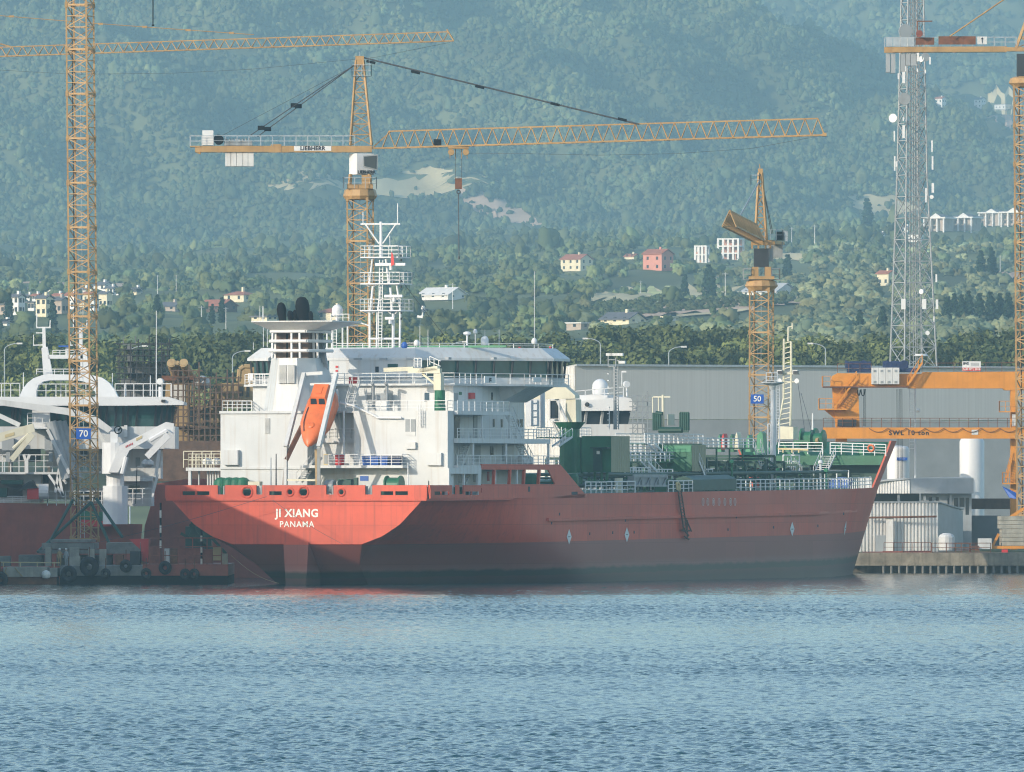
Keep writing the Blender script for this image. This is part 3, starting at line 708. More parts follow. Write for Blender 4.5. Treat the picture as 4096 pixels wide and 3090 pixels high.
# --- far jib crossing behind it
Y = 1520
tf = thing('tower_crane', 'far yellow tower crane whose thin jib crosses the upper left', 'crane', at(-420, 1900, Y), 0, 'yellow tower cranes')
mast(tf, 'mast', at(-420, 1900, Y), at(-420, 150, Y), 2.2, .3, 4, 12, M['yellow'])
a, b = at(-400, 240, Y), at(1815, 164, Y-2); mb = MB(); jib_lattice(mb, a, b, (0,.55,0), 1.27, 52, .075, .05)
mb.tube(at(0,176,Y), at(42,187,Y), .1, n=6); mb.build('jib', M['yellow'], tf, world=True)
MB().tube(at(1787,118,Y-2), at(1815,162,Y-2), .12, n=6).build('jib_tip', M['yellow'], tf, world=True)
mb = MB(); pts = [(-420,-10),(0,63),(395,95),(770,122),(1015,139)]
mb.path([at(*q, Y) for q in pts], .055); mb.build('pendant', M['yellow'], tf, world=True)
for q in ((45,66),(402,96),(578,108),(752,121),(926,132)): MB().box(at(*q,Y)-V((.35,.12,.14)), at(*q,Y)+V((.35,.12,.14))).build('pendant_link', M['yellow'], tf, world=True)
mb = MB(); pp = [at(x, y, Y) for x, y in ((-300,255),(0,281),(300,298),(700,293),(1000,278),(1500,230),(1800,170))]; mb.path(pp, .03, 4); mb.build('trolley_rope', M['cable'], tf, world=True)
# --- big crane behind the tanker
Y = 1292
tc = thing('tower_crane', 'big yellow tower crane with white cab and long jib, behind the tanker bridge', 'crane', at(1440, 2150, Y), 0, 'yellow tower cranes')
c1 = mast(tc, 'mast', at(1479, 2150, Y), at(1468, 795, Y), 2.42, math.radians(16), 4, 8, M['yellow'])
ctr = sum(c1, V())/4; cz = lambda y: at(0, y, Y).z
mb = MB(); mb.lathe((ctr.x,ctr.y,cz(797)), [(1.75,0),(2.0,.4),(1.8,1.1),(1.45,1.25)], 12); mb.build('slewing_ring', M['yellow'], tc, world=True)
mb = MB()
for sx in (-1,1):
    for sy in (-1,1): mb.bar((ctr.x+sx*1.25,ctr.y+sy*1.25,cz(755)),(ctr.x+sx*1.1,ctr.y+sy*1.1,cz(697)),.3)
mb.box((ctr.x-1.5,ctr.y-1.5,cz(755)),(ctr.x+1.5,ctr.y+1.5,cz(738))); mb.box((ctr.x+.2,ctr.y-1.3,cz(750)),(ctr.x+1.3,ctr.y+1.3,cz(700)))
mb.build('turntable', M['yellow'], tc, world=True)
mb = MB(); rail(mb, [(ctr.x-1.9,ctr.y-1.9,cz(755)),(ctr.x+1.9,ctr.y-1.9,cz(755)),(ctr.x+1.9,ctr.y+1.9,cz(755)),(ctr.x-1.9,ctr.y+1.9,cz(755)),(ctr.x-1.9,ctr.y-1.9,cz(755))], 1.3, 2, 1.2); mb.build('railing', M['galv'], tc, world=True)
xl, xn, xr = at(1396,0,Y).x, at(1427,0,Y).x, at(1495,0,Y).x; zt, zb = cz(614), cz(698)
MB().poly([(xl,ctr.y+.2,zb),(xn,ctr.y-1.4,zb),(xr,ctr.y-.6,zb),(xr,ctr.y+1.4,zb),(xl,ctr.y+1.4,zb)], (0,0,zt-zb)).build('machinery_housing', M['white_plain'], tc, world=True)
cab = MB().poly([W(12,1663,935,Y-2.2),W(12,1795,925,Y-2.2),W(12,1790,1065,Y-2.2),W(12,1665,1035,Y-2.2)], (0,1.5,0)).build('cab', M['steel'], tc, world=True)
MB().poly([W(12,1672,945,Y-2.25),W(12,1786,936,Y-2.25),W(12,1781,1054,Y-2.25),W(12,1674,1028,Y-2.25)], (0,.04,0)).build('cab_window', M['window_dark'], cab, world=True)
dv = V((xr-xn, .8, 0)); text('lettering', 'LIEBHERR', .52, M['letter_dark'], tc, V((at(1466,0,Y).x, ctr.y-1.05, cz(689))), dv, (0,0,1), world=True, bold=.02)
# counter jib
yb = ctr.y; a, b = V((at(759,0,Y).x, yb, cz(596))), V((at(1487,0,Y).x, yb, cz(596)))
mb = MB()
for dy in (-.9,.9): mb.beam(a+V((.6,dy,0)), b+V((0,dy,0)), .22, .72)
for i in range(14): mb.beam(a.lerp(b,(i+.5)/14)+V((0,-.8,-.1)), a.lerp(b,(i+.5)/14)+V((0,.8,-.1)), .12, .2)
mb.box(a+V((0,-1.1,.22)), a+V((1.2,1.1,.36))); mb.poly([a+V((.6,-.9,-.36)), a+V((1.2,-.9,-.36)), a+V((1.2,-.9,-.62))], (0,1.8,0))
cj = mb.build('counter_jib', M['yellow'], tc, world=True)
MB().box((at(1083,0,Y).x,yb-1.06,cz(610)),(at(1125,0,Y).x,yb-.99,cz(577))).build('joint_plate', M['yellow'], cj, world=True)
mb = MB(); rail(mb, [a+V((0,-1.1,.36)), b+V((-2,-1.1,.36))], 1.2, 2, 1.4, .03); rail(mb, [a+V((0,1.1,.36)), b+V((-2,1.1,.36))], 1.2, 2, 1.4, .03); mb.build('railing', M['galv'], cj, world=True)
lp = V((at(1250,0,Y).x, yb-1.02, cz(594))); lx = (1324-1175)*Y/F
lb = MB().box(lp-V((lx/2,.02,.27)), lp+V((lx/2,.01,.27))).build('name_board', M['white_plain'], cj, world=True)
text('lettering', 'LIEBHERR', .62, M['letter_dark'], lb, lp+V((0,-.035,0)), (1,0,0), (0,0,1), world=True, bold=.028, spacing=1.12)
for i in range(5):
    x0, x1 = at(900+i*23,0,Y).x, at(900+i*23+21.5,0,Y).x
    MB().box((x0,yb-.75,cz(665)),(x1,yb+.75,cz(606))).build('counterweight', M['offwhite'], tc, world=True)
MB().box((at(808,0,Y).x,yb-.6,cz(580)),(at(852,0,Y).x,yb+.6,cz(521))).build('switch_cabinet', M['white_plain'], cj, world=True)
mb = MB().tube((at(873,0,Y).x,yb-.9,cz(558)),(at(873,0,Y).x,yb+.9,cz(558)),.58,n=16); mb.build('winch', M['black'], cj, world=True)
mb = MB().box((at(895,0,Y).x,yb-.7,cz(582)),(at(1008,0,Y).x,yb+.7,cz(562)))
for i in range(8): mb.tube((at(905+i*13,0,Y).x,yb-.3,cz(562)),(at(905+i*13,0,Y).x,yb-.3,cz(554)),.14,n=6)
mb.build('ballast_tops', M['steel'], cj, world=True)
# apex
ap = V((at(1438,0,Y).x, yb, cz(240))); mb = MB()
bs4 = [V((at(1401,0,Y).x,yb-.9,cz(580))),V((at(1486,0,Y).x,yb-.9,cz(580))),V((at(1486,0,Y).x,yb+.9,cz(580))),V((at(1401,0,Y).x,yb+.9,cz(580)))]
tp4 = [ap+V((-.42,-.3,0)),ap+V((.42,-.3,0)),ap+V((.42,.3,0)),ap+V((-.42,.3,0))]; lattice(mb, bs4, tp4, 8, .11, .05)
mb.box(ap+V((-.5,-.4,-.6)), ap+V((.5,.4,.5))); apx = mb.build('apex', M['yellow'], tc, world=True)
mb = MB(); q = V((ap.x,yb,cz(302))); rail(mb, [q+V((-.9,-.7,0)),q+V((1.35,-.7,0)),q+V((1.35,.7,0)),q+V((-.9,.7,0)),q+V((-.9,-.7,0))], 1.25, 2, 1.1, .03); mb.box(q+V((-.9,-.7,-.05)), q+V((1.35,.7,0))); mb.tube(q+V((1.1,-.7,0)), V((at(1476,0,Y).x,yb-.7,cz(228))), .03, n=4); mb.tube(ap, ap+V((0,0,1)), .04, n=5); mb.build('top_platform', M['galv'], apx, world=True)
# jib
a, b = V((at(1487,0,Y).x, yb, cz(592))), V((at(3300,0,Y-6).x, yb-6, cz(546))); mb = MB()
jh = (cz(527)-cz(594)); jib_lattice(mb, a+V((1.2,0,0)), b, (0,.8,0), jh, 34, .085, .047); mb.bar(a+V((0,-.8,0)), a+V((1.2,-.8,0)), .17); mb.bar(a+V((0,.8,0)), a+V((1.2,.8,0)), .17); mb.bar(a, a+V((2.2,0,jh)), .14); mb.box(b+V((-.25,-.9,-.15)), b+V((.2,.9,.25)))
jb = mb.build('jib', M['yellow'], tc, world=True)
pt = V((at(2556,0,Y).x, yb-3.5, cz(500)))
for dy in (-.22,.22): MB().tube(ap+V((.5,dy,.3)), pt+V((0,dy,0)), .085, n=6).build('pendant', M['cable'], tc, world=True)
for f in (.04,.2,.43,.7,.94):
    c = ap.lerp(pt, f); d = (pt-ap).normalized(); MB().beam(c-d*.5+V((0,0,.1)), c+d*.5+V((0,0,.1)), .7, .3).build('pendant_link', M['black'], tc, world=True)
for q, dy in (((1000,541),-.5),((1028,545),.5)):
    e = V((at(q[0],0,Y).x, yb+dy, cz(q[1]))); MB().tube(ap+V((-.4,dy*.5,-.4)), e, .055, n=6).build('tie_rope', M['cable'], tc, world=True)
    for f in (.6,.9): c = ap.lerp(e, f); MB().box(c-V((.4,.12,.25)), c+V((.4,.12,.25))).build('tie_link', M['black'], tc, world=True)
MB().tube(ap+V((-.4,0,-.5)), V((at(880,0,Y).x,yb,cz(545))), .03, n=4).build('hoist_line', M['cable'], tc, world=True)
tr = V((at(1834,0,Y).x, yb-1, cz(592))); mb = MB(); mb.box(tr+V((-1.2,-.8,-.1)), tr+V((1.2,.8,.2)))
for x in (-.85,.85): mb.tube(tr+V((x,-.7,-.5)), tr+V((x,.7,-.5)), .38, n=10)
for x in (-1,-.35,.35,1): mb.bar(tr+V((x,0,0)), tr+V((x,0,-1.25)), .08)
tl = mb.build('trolley', M['yellow'], tc, world=True)
MB().box(tr+V((-2.9,-.5,.3)), tr+V((-2,.5,1.0))).build('trolley_winch', M['black'], tc, world=True)
hb = V((at(1834,0,Y).x, yb-1, cz(735))); hk = MB(); hk.box(hb-V((.4,.2,.62)), hb+V((.4,.2,.62))); h_o = hk.build('hook_block', M['rust'], tl, world=True)
mb = MB(); mb.bar(hb+V((-.36,0,.6)), tr+V((-.36,0,-.4)), .045); mb.bar(hb+V((.36,0,.6)), tr+V((.36,0,-.4)), .045); mb.build('hoist_rope', M['cable'], tl, world=True)
mb = MB(); mb.ring(hb+V((0,0,-.95)), (0,1,0), .2, .07, 10, 6); mb.tube(hb+V((0,0,-1.1)), V((hb.x+.05, hb.y, cz(1030))), .06, n=6); mb.tube(V((hb.x+.05, hb.y, cz(1026))), V((hb.x+.05, hb.y, cz(1038))), .12, n=6); mb.build('sling', M['cable'], tl, world=True)
mb = MB(); mb.path([tr+V((1,0,-.6))]+[V((at(x,0,Y).x, yb-3, cz(y))) for x, y in ((2100,617),(2400,623),(2700,617),(3000,597))]+[b], .028, 4); mb.build('trolley_rope', M['cable'], tc, world=True)
# --- crane with the "50" board, jib pointing at the water
Y = 1402
t5 = thing('tower_crane', 'yellow tower crane with blue board 50 and jib pointing towards the water', 'crane', at(3045, 2010, Y), 0, 'yellow tower cranes')
c1 = mast(t5, 'mast', at(3072, 2010, Y), at(3074, 1160, Y), 2.45, math.radians(15.5), 4, 5, M['yellow'])
cz = lambda y: at(0, y, Y).z; ctr = sum(c1, V())/4
p = at(3029, 1597, Y-1.2); s50 = MB().box(p-V((.82,.06,.58)), p+V((.82,.06,.58))).build('number_board', M['sign_blue'], t5, world=True)
text('lettering', '50', 1.0, M['letter'], s50, p+V((0,-.075,0)), (1,0,0), (0,0,1), world=True, bold=.015)
mb = MB(); mb.lathe((ctr.x,ctr.y,cz(1160)), [(1.6,0),(2.1,.5),(1.85,1.1),(1.5,1.25)], 12); mb.build('slewing_ring', M['yellow'], t5, world=True)
mb = MB(); mb.box((ctr.x-1.6,ctr.y-1.6,cz(1118)),(ctr.x+1.6,ctr.y+1.6,cz(1106))); mb.box((ctr.x-1.2,ctr.y-1.1,cz(1108)),(ctr.x-.4,ctr.y+1.1,cz(1068))); mb.box((ctr.x+.4,ctr.y-1.1,cz(1108)),(ctr.x+1.2,ctr.y+1.1,cz(1068))); mb.build('turntable', M['yellow'], t5, world=True)
mb = MB()
for x0, x1 in ((-2.3,-1.3),(1.3,2.3)):
    rail(mb, [(ctr.x+x0,ctr.y-1.4,cz(1118)),(ctr.x+x1,ctr.y-1.4,cz(1118)),(ctr.x+x1,ctr.y+1.4,cz(1118)),(ctr.x+x0,ctr.y+1.4,cz(1118))], 1.35, 2, 1, .035); mb.box((ctr.x+x0,ctr.y-1.4,cz(1119)),(ctr.x+x1,ctr.y+1.4,cz(1117)))
mb.build('platform', M['steel'], t5, world=True)
MB().box((ctr.x-.95,ctr.y-.9,cz(1069)),(ctr.x+.92,ctr.y+1,cz(994))).build('machinery_housing', M['dark'], t5, world=True)
MB().box((ctr.x+1.0,ctr.y-.4,cz(1045)),(ctr.x+1.5,ctr.y+.8,cz(985))).build('cab', M['grey'], t5, world=True)
mb = MB(); mb.beam((ctr.x-1.3,ctr.y-1,cz(972)),(ctr.x+1.7,ctr.y-1,cz(972)),.3,.5); mb.beam((ctr.x-1.3,ctr.y+1,cz(972)),(ctr.x+1.7,ctr.y+1,cz(972)),.3,.5)
for x in (-1.2,-.4,.5,1.1): mb.bar((ctr.x+x,ctr.y-.9,cz(970)),(ctr.x+x,ctr.y-.9,cz(995)),.22)
mb.build('slewing_frame', M['yellow'], t5, world=True)
ap = V((at(3043,0,Y).x, ctr.y, cz(690))); mb = MB(); lattice(mb, [V((at(3021,0,Y).x,ctr.y-.8,cz(960))),V((at(3068,0,Y).x,ctr.y-.8,cz(960))),V((at(3068,0,Y).x,ctr.y+.8,cz(960))),V((at(3021,0,Y).x,ctr.y+.8,cz(960)))], [ap+V((-.2,-.2,0)),ap+V((.2,-.2,0)),ap+V((.2,.2,0)),ap+V((-.2,.2,0))], 6, .12, .06); mb.box(ap+V((-.3,-.3,-.2)),ap+V((.3,.3,.5))); mb.tube(ap, ap+V((-.1,0,1.1)), .05, n=5); apx = mb.build('apex', M['yellow'], t5, world=True)
mb = MB(); q = V((ap.x-.5,ap.y,cz(738))); rail(mb, [q+V((-.7,-.5,0)),q+V((.4,-.5,0)),q+V((.4,.5,0)),q+V((-.7,.5,0)),q+V((-.7,-.5,0))], 1.2, 2, .8, .035); mb.build('top_platform', M['galv'], apx, world=True)
root, tip = V((at(3030,0,Y).x, ctr.y-1, cz(962))), V((at(2917,0,1354).x, 1354, at(0,906,1354).z)); dr = (tip-root).normalized(); sd = dr.cross(V((0,0,1))).normalized()*.84
mb = MB(); jib_lattice(mb, root, tip, sd, 1.95, 26, .085, .06); mb.build('jib', M['yellow'], t5, world=True)
e = root.lerp(tip, .62)+V((0,0,1.95)); MB().tube(ap+V((-.1,-.2,-1)), e, .1, n=6).build('pendant', M['steel'], t5, world=True)
for x in (3086,3092): MB().tube(ap, at(x, 935, Y+8), .05, n=5).build('tie_rope', M['cable'], t5, world=True)
MB().tube(ap+V((-.3,-.3,-.8)), V((at(3020,0,Y).x, ctr.y-.5, cz(965))), .05, n=5).build('hoist_line', M['black'], t5, world=True)
mb = MB(); q = V((at(3070,0,Y).x, ctr.y+2, cz(965))); mb.beam(q, q+V((1.9,10,0)), 1.2, .4); cjb = mb.build('counter_jib', M['yellow'], t5, world=True)
mb = MB(); rail(mb, [q+V((-.3,0,.2)), q+V((2.0,0,.2)), q+V((2.8,8,.2))], 1.3, 2, .8, .035); mb.build('railing', M['galv'], cjb, world=True)
MB().box(q+V((1.2,1,.2)), q+V((2.2,3,1.3))).build('winch', M['black'], cjb, world=True)
MB().box(q+V((.3,8,-1.8)), q+V((2.2,10,.2))).build('counterweight', M['steel'], cjb, world=True)
# --- crane at the right edge
Y = 1352
tr_ = thing('tower_crane', 'yellow tower crane at the right edge with long counter jib and concrete ballast', 'crane', at(4096, 2060, Y), 0, 'yellow tower cranes')
c1 = mast(tr_, 'mast', at(4145, 2062, Y), at(4133, 345, Y), 2.4, math.radians(17), 4, 11, M['yellow'], .1, .055)
cz = lambda y: at(0, y, Y).z; ctr = sum(c1, V())/4
mb = MB(); mb.lathe((ctr.x,ctr.y,cz(345)), [(1.6,0),(2.1,.4),(1.9,1.0),(1.4,1.2)], 12); mb.build('slewing_ring', M['yellow'], tr_, world=True)
MB().box((ctr.x-1.1,ctr.y-1,cz(308)),(ctr.x+1.1,ctr.y+1,cz(215))).build('machinery_housing', M['dark'], tr_, world=True)
a, b = V((at(3540,0,Y).x, ctr.y, cz(198))), V((at(4068,0,Y).x, ctr.y, cz(196))); mb = MB()
for dy in (-.9,.9): mb.beam(a+V((0,dy,0)), b+V((-1.2,dy,0)), .24, .66); mb.beam(b+V((-3,dy,0)), b+V((2.5,dy,0)), .22, .45)
for i in range(10): mb.beam(a.lerp(b,(i+.5)/10)+V((0,-.8,0)), a.lerp(b,(i+.5)/10)+V((0,.8,0)), .14, .2)
cj = mb.build('counter_jib', M['yellow'], tr_, world=True)
mb = MB(); rail(mb, [a+V((0,-1.05,.33)), b+V((0,-1.05,.33))], 1.15, 2, 1.3, .03); rail(mb, [a+V((0,1.05,.33)), b+V((0,1.05,.33))], 1.15, 2, 1.3, .03); mb.build('railing', M['galv'], cj, world=True)
def pan(x0, x1, y0, y1, m, nm, dy=-1.12): return MB().box((at(x0,0,Y).x,ctr.y+dy-.02,cz(y1)),(at(x1,0,Y).x,ctr.y+dy+.02,cz(y0))).build(nm, m, cj, world=True)
for i in range(4): pan(3545+i*29, 3571+i*29, 148, 186, M['galv'], 'mesh_panel')
pan(3663,3738,150,179,M['rust'],'rusty_panel'); pan(3755,3904,145,178,M['rust'],'rusty_panel'); ar = pan(3910,3949,146,177,M['offwhite'],'arrow_board')
c = V((at(3930,0,Y).x, ctr.y-1.16, cz(162))); mb = MB(); mb.box(c+V((-.04,-.02,-.36)), c+V((.04,0,.2))); mb.poly([c+V((-.18,-.02,.16)), c+V((.18,-.02,.16)), c+V((0,-.02,.4))], (0,.02,0)); mb.build('arrow', M['letter_dark'], ar, world=True)
for x0, x1, y1 in ((3546,3562,289),(3565,3583,292),(3604,3622,284),(3624,3642,262),(3644,3665,262)):
    MB().box((at(x0,0,Y).x,ctr.y-.7,cz(y1)),(at(x1,0,Y).x,ctr.y+.7,cz(213))).build('counterweight', M['grey'], tr_, world=True)
mb = MB(); mb.bar(at(3670,148,Y), at(3670,84,Y), .14); mb.bar(at(3670,86,Y), at(3730,85,Y), .14); mb.build('davit', M['rust'], cj, world=True)
MB().tube(at(3678,135,Y-.6), at(3678,135,Y+.8), .42, n=14).build('winch', M['rust_red'], cj, world=True)
e = at(4190,-120,Y); MB().tube(at(3800,146,Y-.3), e, .09, n=6).build('tie_rope', M['yellow'], tr_, world=True)
mb = MB(); lattice(mb, [V((at(4068,0,Y).x,ctr.y-.9,cz(190))),V((at(4160,0,Y).x,ctr.y-.9,cz(190))),V((at(4160,0,Y).x,ctr.y+.9,cz(190))),V((at(4068,0,Y).x,ctr.y+.9,cz(190)))], [e+V((-.4,-.3,0)),e+V((.4,-.3,0)),e+V((.4,.3,0)),e+V((-.4,.3,0))], 8, .13, .06); mb.build('apex', M['yellow'], tr_, world=True)
mb = MB(); jib_lattice(mb, V((at(4160,0,Y).x,ctr.y,cz(200))), V((at(4160,0,Y).x+45,ctr.y+6,cz(170))), (0,.8,0), 1.9, 26); mb.build('jib', M['yellow'], tr_, world=True)
mb = MB()
for (x,y),(x2,y2) in (((4120,2020),(4040,2070)),((4130,2020),(4190,2070))): mb.beam(at(x,y,Y-1), at(x2,y2,Y-1), .35, .35)
mb.beam(at(3995,2136,Y-3), at(3965,2195,Y-3), .3, .3); mb.box(at(3960,2196,Y-3.4), at(4200,2184,Y+4)); mb.build('base_frame', M['gantry'], tr_, world=True)
for i in range(7):
    x0 = 4003-(i > 3)*8; MB().box((at(x0,0,Y).x, Y-3+.05*(i%2), cz(2183-i*17)), (at(4190,0,Y).x, Y+4, cz(2183-i*17-15.5))).build('ballast_block', M['concrete'], tr_, world=True)
# ---------------------------------------------------------------- telecom mast
Y = 1520
tt = thing('telecom_mast', 'tall grey lattice telecom mast carrying white antennas and dishes', 'mast', at(3640, 1560, Y), 0)
N0, N1 = at(3617, 1480, Y), at(3636, 560, Y)
sq = lambda px, py, w: square(at(px,py,Y), 0, w, math.radians(68))
cA, cB, cC = sq(3617,1560,5.05), sq(3626,700,3.1), sq(3634,-60,2.25)
mb = MB()
def brace(c0, c1, nb):
    for a, b in zip(c0, c1): mb.tube(a, b, .13, n=6)
    for j in range(4):
        k = (j+1)%4
        for i in range(nb):
            t0, t1 = i/nb, (i+1)/nb; a0,a1,b0,b1 = c0[j].lerp(c1[j],t0), c0[j].lerp(c1[j],t1), c0[k].lerp(c1[k],t0), c0[k].lerp(c1[k],t1)
            mb.bar(a0,b1,.1); mb.bar(b0,a1,.1); mb.bar(a1,b1,.1)
brace(cA, cB, 10); brace(cB, cC, 11); lt = mb.build('lattice', M['mast_steel'], tt, world=True)
mb = MB(); a, b = sum(cA,V())/4, sum(cC,V())/4
for dx in (-.5,.0,.35): mb.tube(a+V((dx,0,0)), b+V((dx*.6,0,0)), .09, n=6)
ladder(mb, a+V((.55,-.2,0)), b+V((.45,-.2,0)), (.45,0,0), .035, .7); mb.build('feeder_cables', M['steel'], tt, world=True)
for n, x0, y0, x1, y1 in ((14,500,680,527,795),(14,500,1195,525,1318),(14,486,555,535,680),(14,418,1250,430,1350),(14,420,1490,434,1630),(14,436,1540,452,1590),(14,776,1340,790,1450),(14,780,1490,796,1620),(14,640,655,652,690),(14,712,665,726,700),(14,756,545,772,615),(14,456,700,470,755),(14,504,1120,516,1155),
                       (15,436,1035,472,1122),(15,610,1035,645,1120),(15,724,1040,745,1120),(15,690,70,710,150),(15,636,110,650,230),(15,722,830,736,895),(15,705,1180,714,1230),(14,640,495,660,585)):
    p0, p1 = W(n,x0,y0,Y-2.2), W(n,x1,y1,Y-2.2); a_ = MB().box(p0, p1+V((0,.25,0))); a_.bar((p0+p1)/2+V((0,.2,0)), (p0+p1)/2+V((0,1.6,.0)), .07); a_.build('antenna_panel', M['white_plain'], tt, world=True)
for n, x, y, r, m, ax in ((14,415,1128,.62,'white_plain',(-.5,-1,0)),(14,528,300,1.0,'grey',(.3,-1,0)),(14,720,545,.6,'grey',(.3,-1,0)),(14,520,945,.85,'steel',(0,-1,0)),(15,690,185,.28,'white_plain',(0,-1,0)),(15,608,975,.35,'white_plain',(-.6,-1,0)),(14,685,565,.4,'white_plain',(-.5,-1,0)),(15,655,1320,.3,'white_plain',(0,-1,0))):
    c = W(n,x,y,Y-2.1); d = MB(); d.lathe(c, [(r*.5,-.35),(r*.95,-.1),(r,.12),(r*.97,.2)], 16, ax); d.bar(c, c+V((.4,1.8,0)), .08); d.build('dish', M[m], tt, world=True)
lampc = W(15,600,1508,Y-3); mb = MB(); mb.lathe(lampc, [(.2,-.2),(1.0,-.05),(.75,.22)], 14); mb.bar(lampc, lampc+V((.4,2.5,-.2)), .1); mb.build('floodlight', M['offwhite'], tt, world=True)
MB().box(at(3550,2170,Y-3), at(3760,1560,Y+4)).build('plinth', M['concrete_dark'], tt, world=True)
# ---------------------------------------------------------------- warehouse
fd = V((.9,.436,0)); P0 = at(2303, 1464, 1420); P0.z = 2.4; zt = at(0,1464,1420).z; Lw = 92
wh = thing('warehouse', 'long grey metal clad warehouse behind the tanker with a pale gable', 'warehouse', P0); P1 = P0+fd*Lw; gd = V((-.436,.9,0)); zb = at(0,1677,1420).z
mb = MB(); nq = V((fd.y,-fd.x,0)); mb.poly([V((P0.x,P0.y,zb)),V((P1.x,P1.y,zb)),V((P1.x,P1.y,zt)),V((P0.x,P0.y,zt))], -nq*.12); mb.build('cladding', M['cladding_front'], wh, world=True)
mb = MB(); nn = V((fd.y,-fd.x,0)); lo = [(0,13,0,zb-2.6),(40,41,0,1)]
mb.panel((P0.x-nn.x*.25,P0.y-nn.y*.25,2.4), fd, (0,0,1), Lw, zb-2.45, [(14,22,0,9),(26,38,0,9.5)], .2); mb.build('lower_wall', M['concrete_panel'], wh, world=True)
mb = MB()
for a, b, h in ((14.05,21.95,8.95),(26.05,37.95,9.45)): mb = MB(); q = P0-nn*.6+fd*a; mb.poly([q, q+fd*(b-a), q+fd*(b-a)+V((0,0,h)), q+V((0,0,h))], nn*.1); mb.build('door', M['grey'], wh, world=True)
MB().poly([V((P0.x,P0.y,zt-.05))+nn*.1, V((P1.x,P1.y,zt-.05))+nn*.1, V((P1.x,P1.y,zt+.22))+nn*.1, V((P0.x,P0.y,zt+.22))+nn*.1], nn*.22).build('gutter', M['galv'], wh, world=True)
G1 = P0+gd*22; mb = MB(); mb.corr(G1, P0, 2.4, (zt-1.6, zt), .42, .14); mb.build('gable_wall', M['sheet_white'], wh, world=True)
G2 = P1+gd*22; mb = MB(); mb.poly([V((P0.x,P0.y,zt))+nn*.05, V((P1.x,P1.y,zt))+nn*.05, V((G2.x,G2.y,zt-1.6)), V((G1.x,G1.y,zt-1.6))], (0,0,.18)); mb.build('roof', M['cladding'], wh, world=True)
MB().poly([V((P1.x,P1.y,2.4)),V((G2.x,G2.y,2.4)),V((G2.x,G2.y,zt-1.7)),V((P1.x,P1.y,zt-.1))], fd*.2).build('end_wall', M['cladding'], wh, world=True)
for q in (.3,.8): MB().tube(P0+gd*(2+18*q)+V((0,0,zt-2.5)), P0+gd*(2+18*q)+V((0,0,zt+.2)), .16, n=8).build('vent_pipe', M['red'], wh, world=True)
# ---------------------------------------------------------------- quay
q0, q1 = at(3395, 2230, 1338).x, 130
mb = MB().box((-140,1356,-3),(q0+3,1500,2.35)); mb.box((q0,1338,.85),(q1,1500,2.4)); mb.box((q0+.5,1342,-3),(q1,1360,.845))
mb.build('quay', M['quay_concrete'], kind='structure', world=True)
pl = None
for i in range(30):
    x = at(3535+i*31.5, 0, 1337.5).x
    if i == 0:
        pl = MB().tube((0,0,-2),(0,0,.845),.16,n=8).build('fender_pile', M['concrete_dark']); tag(pl, 'short pale concrete pile under the quay edge', 'pile', 'piles under the quay'); pl.location = (x,1338.25,0)
    else: c = pl.copy(); col.objects.link(c); c.location = (x,1338.25,0)
# white corrugated shed
Y = 1352
A_, B_ = W(8,425,1420,Y), W(8,970,1420,Y+1.5); A_.z = B_.z = 2.4; sh = thing('workshop_shed', 'white corrugated metal shed with dark doorway, beside the tanker bow', 'shed', A_)
Lf = (B_-A_).length; zt = W(8,0,1075,Y).z
A2 = W(8,425,0,Y); mb = MB(); mb.corr(A_+V((-2.5,0,0)), B_, 2.4, zt, .42, .2); sw = mb.build('front_wall', M['sheet_white'], sh, world=True)
C_ = B_+V((3.4,9,0)); mb = MB(); mb.poly([B_, C_, V((C_.x,C_.y,zt-1)), V((B_.x,B_.y,zt))], (-.1,.05,0)); mb.build('side_wall', M['grey'], sh, world=True)
MB().poly([V((A_.x-2.6,A_.y-.3,zt)),V((B_.x+.1,B_.y-.3,zt)),V((C_.x+.1,C_.y,zt-.9)),V((A_.x-2.6,C_.y,zt-.9))], (0,0,.16)).build('roof', M['grey'], sh, world=True)
d0, d1 = W(8,604,1400,Y-.3), W(8,655,1185,Y-.3); MB().box((d0.x,Y-.35,2.4),(d1.x,Y-.15,d1.z)).build('sliding_door', M['sheet_white'], sh, world=True)
d0, d1 = W(8,530,1400,Y-.3), W(8,603,1305,Y-.3); MB().box((d0.x,Y-.35,2.4),(d1.x,Y-.15,d1.z)).build('door', M['grey'], sh, world=True)
p0, p1 = W(8,470,1180,Y-.5), W(8,960,1172,Y-.5); MB().tube(p0, p1, .13, n=8).build('pipe', M['rust'], sh, world=True)
# long low workshop with overhanging roof behind
Y = 1368
wk = thing('workshop_building', 'low grey workshop with deep overhanging roof and windows, behind the white shed', 'building', W(8,880,1160,Y))
z0 = 2.4; zr0, zr1 = W(8,0,1010,Y).z, W(8,0,905,Y).z
xa, xb, xc = W(8,545,0,Y).x, W(8,770,0,Y).x, W(8,1215,0,Y).x
mb = MB(); mb.corr((xa-6,Y,0),(xb,Y-2,0), zr0, (zr1-1.0, zr1-.2), .34, .12); mb.build('gable_sheeting', M['sheet_white'], wk, world=True)
MB().box((xb,Y-2,zr0),(xc,Y-1.7,zr1)).build('fascia', M['grey'], wk, world=True)
MB().poly([(xa-6,Y-1.9,zr1-.9),(xb,Y-1.9,zr1-.1),(xc,Y-1.6,zr1-.1),(xc,Y+14,zr1),(xa-6,Y+14,zr1-.8)], (0,0,.2)).build('roof', M['cladding'], wk, world=True)
xw0, xw1 = W(8,850,0,Y).x, W(8,1205,0,Y).x
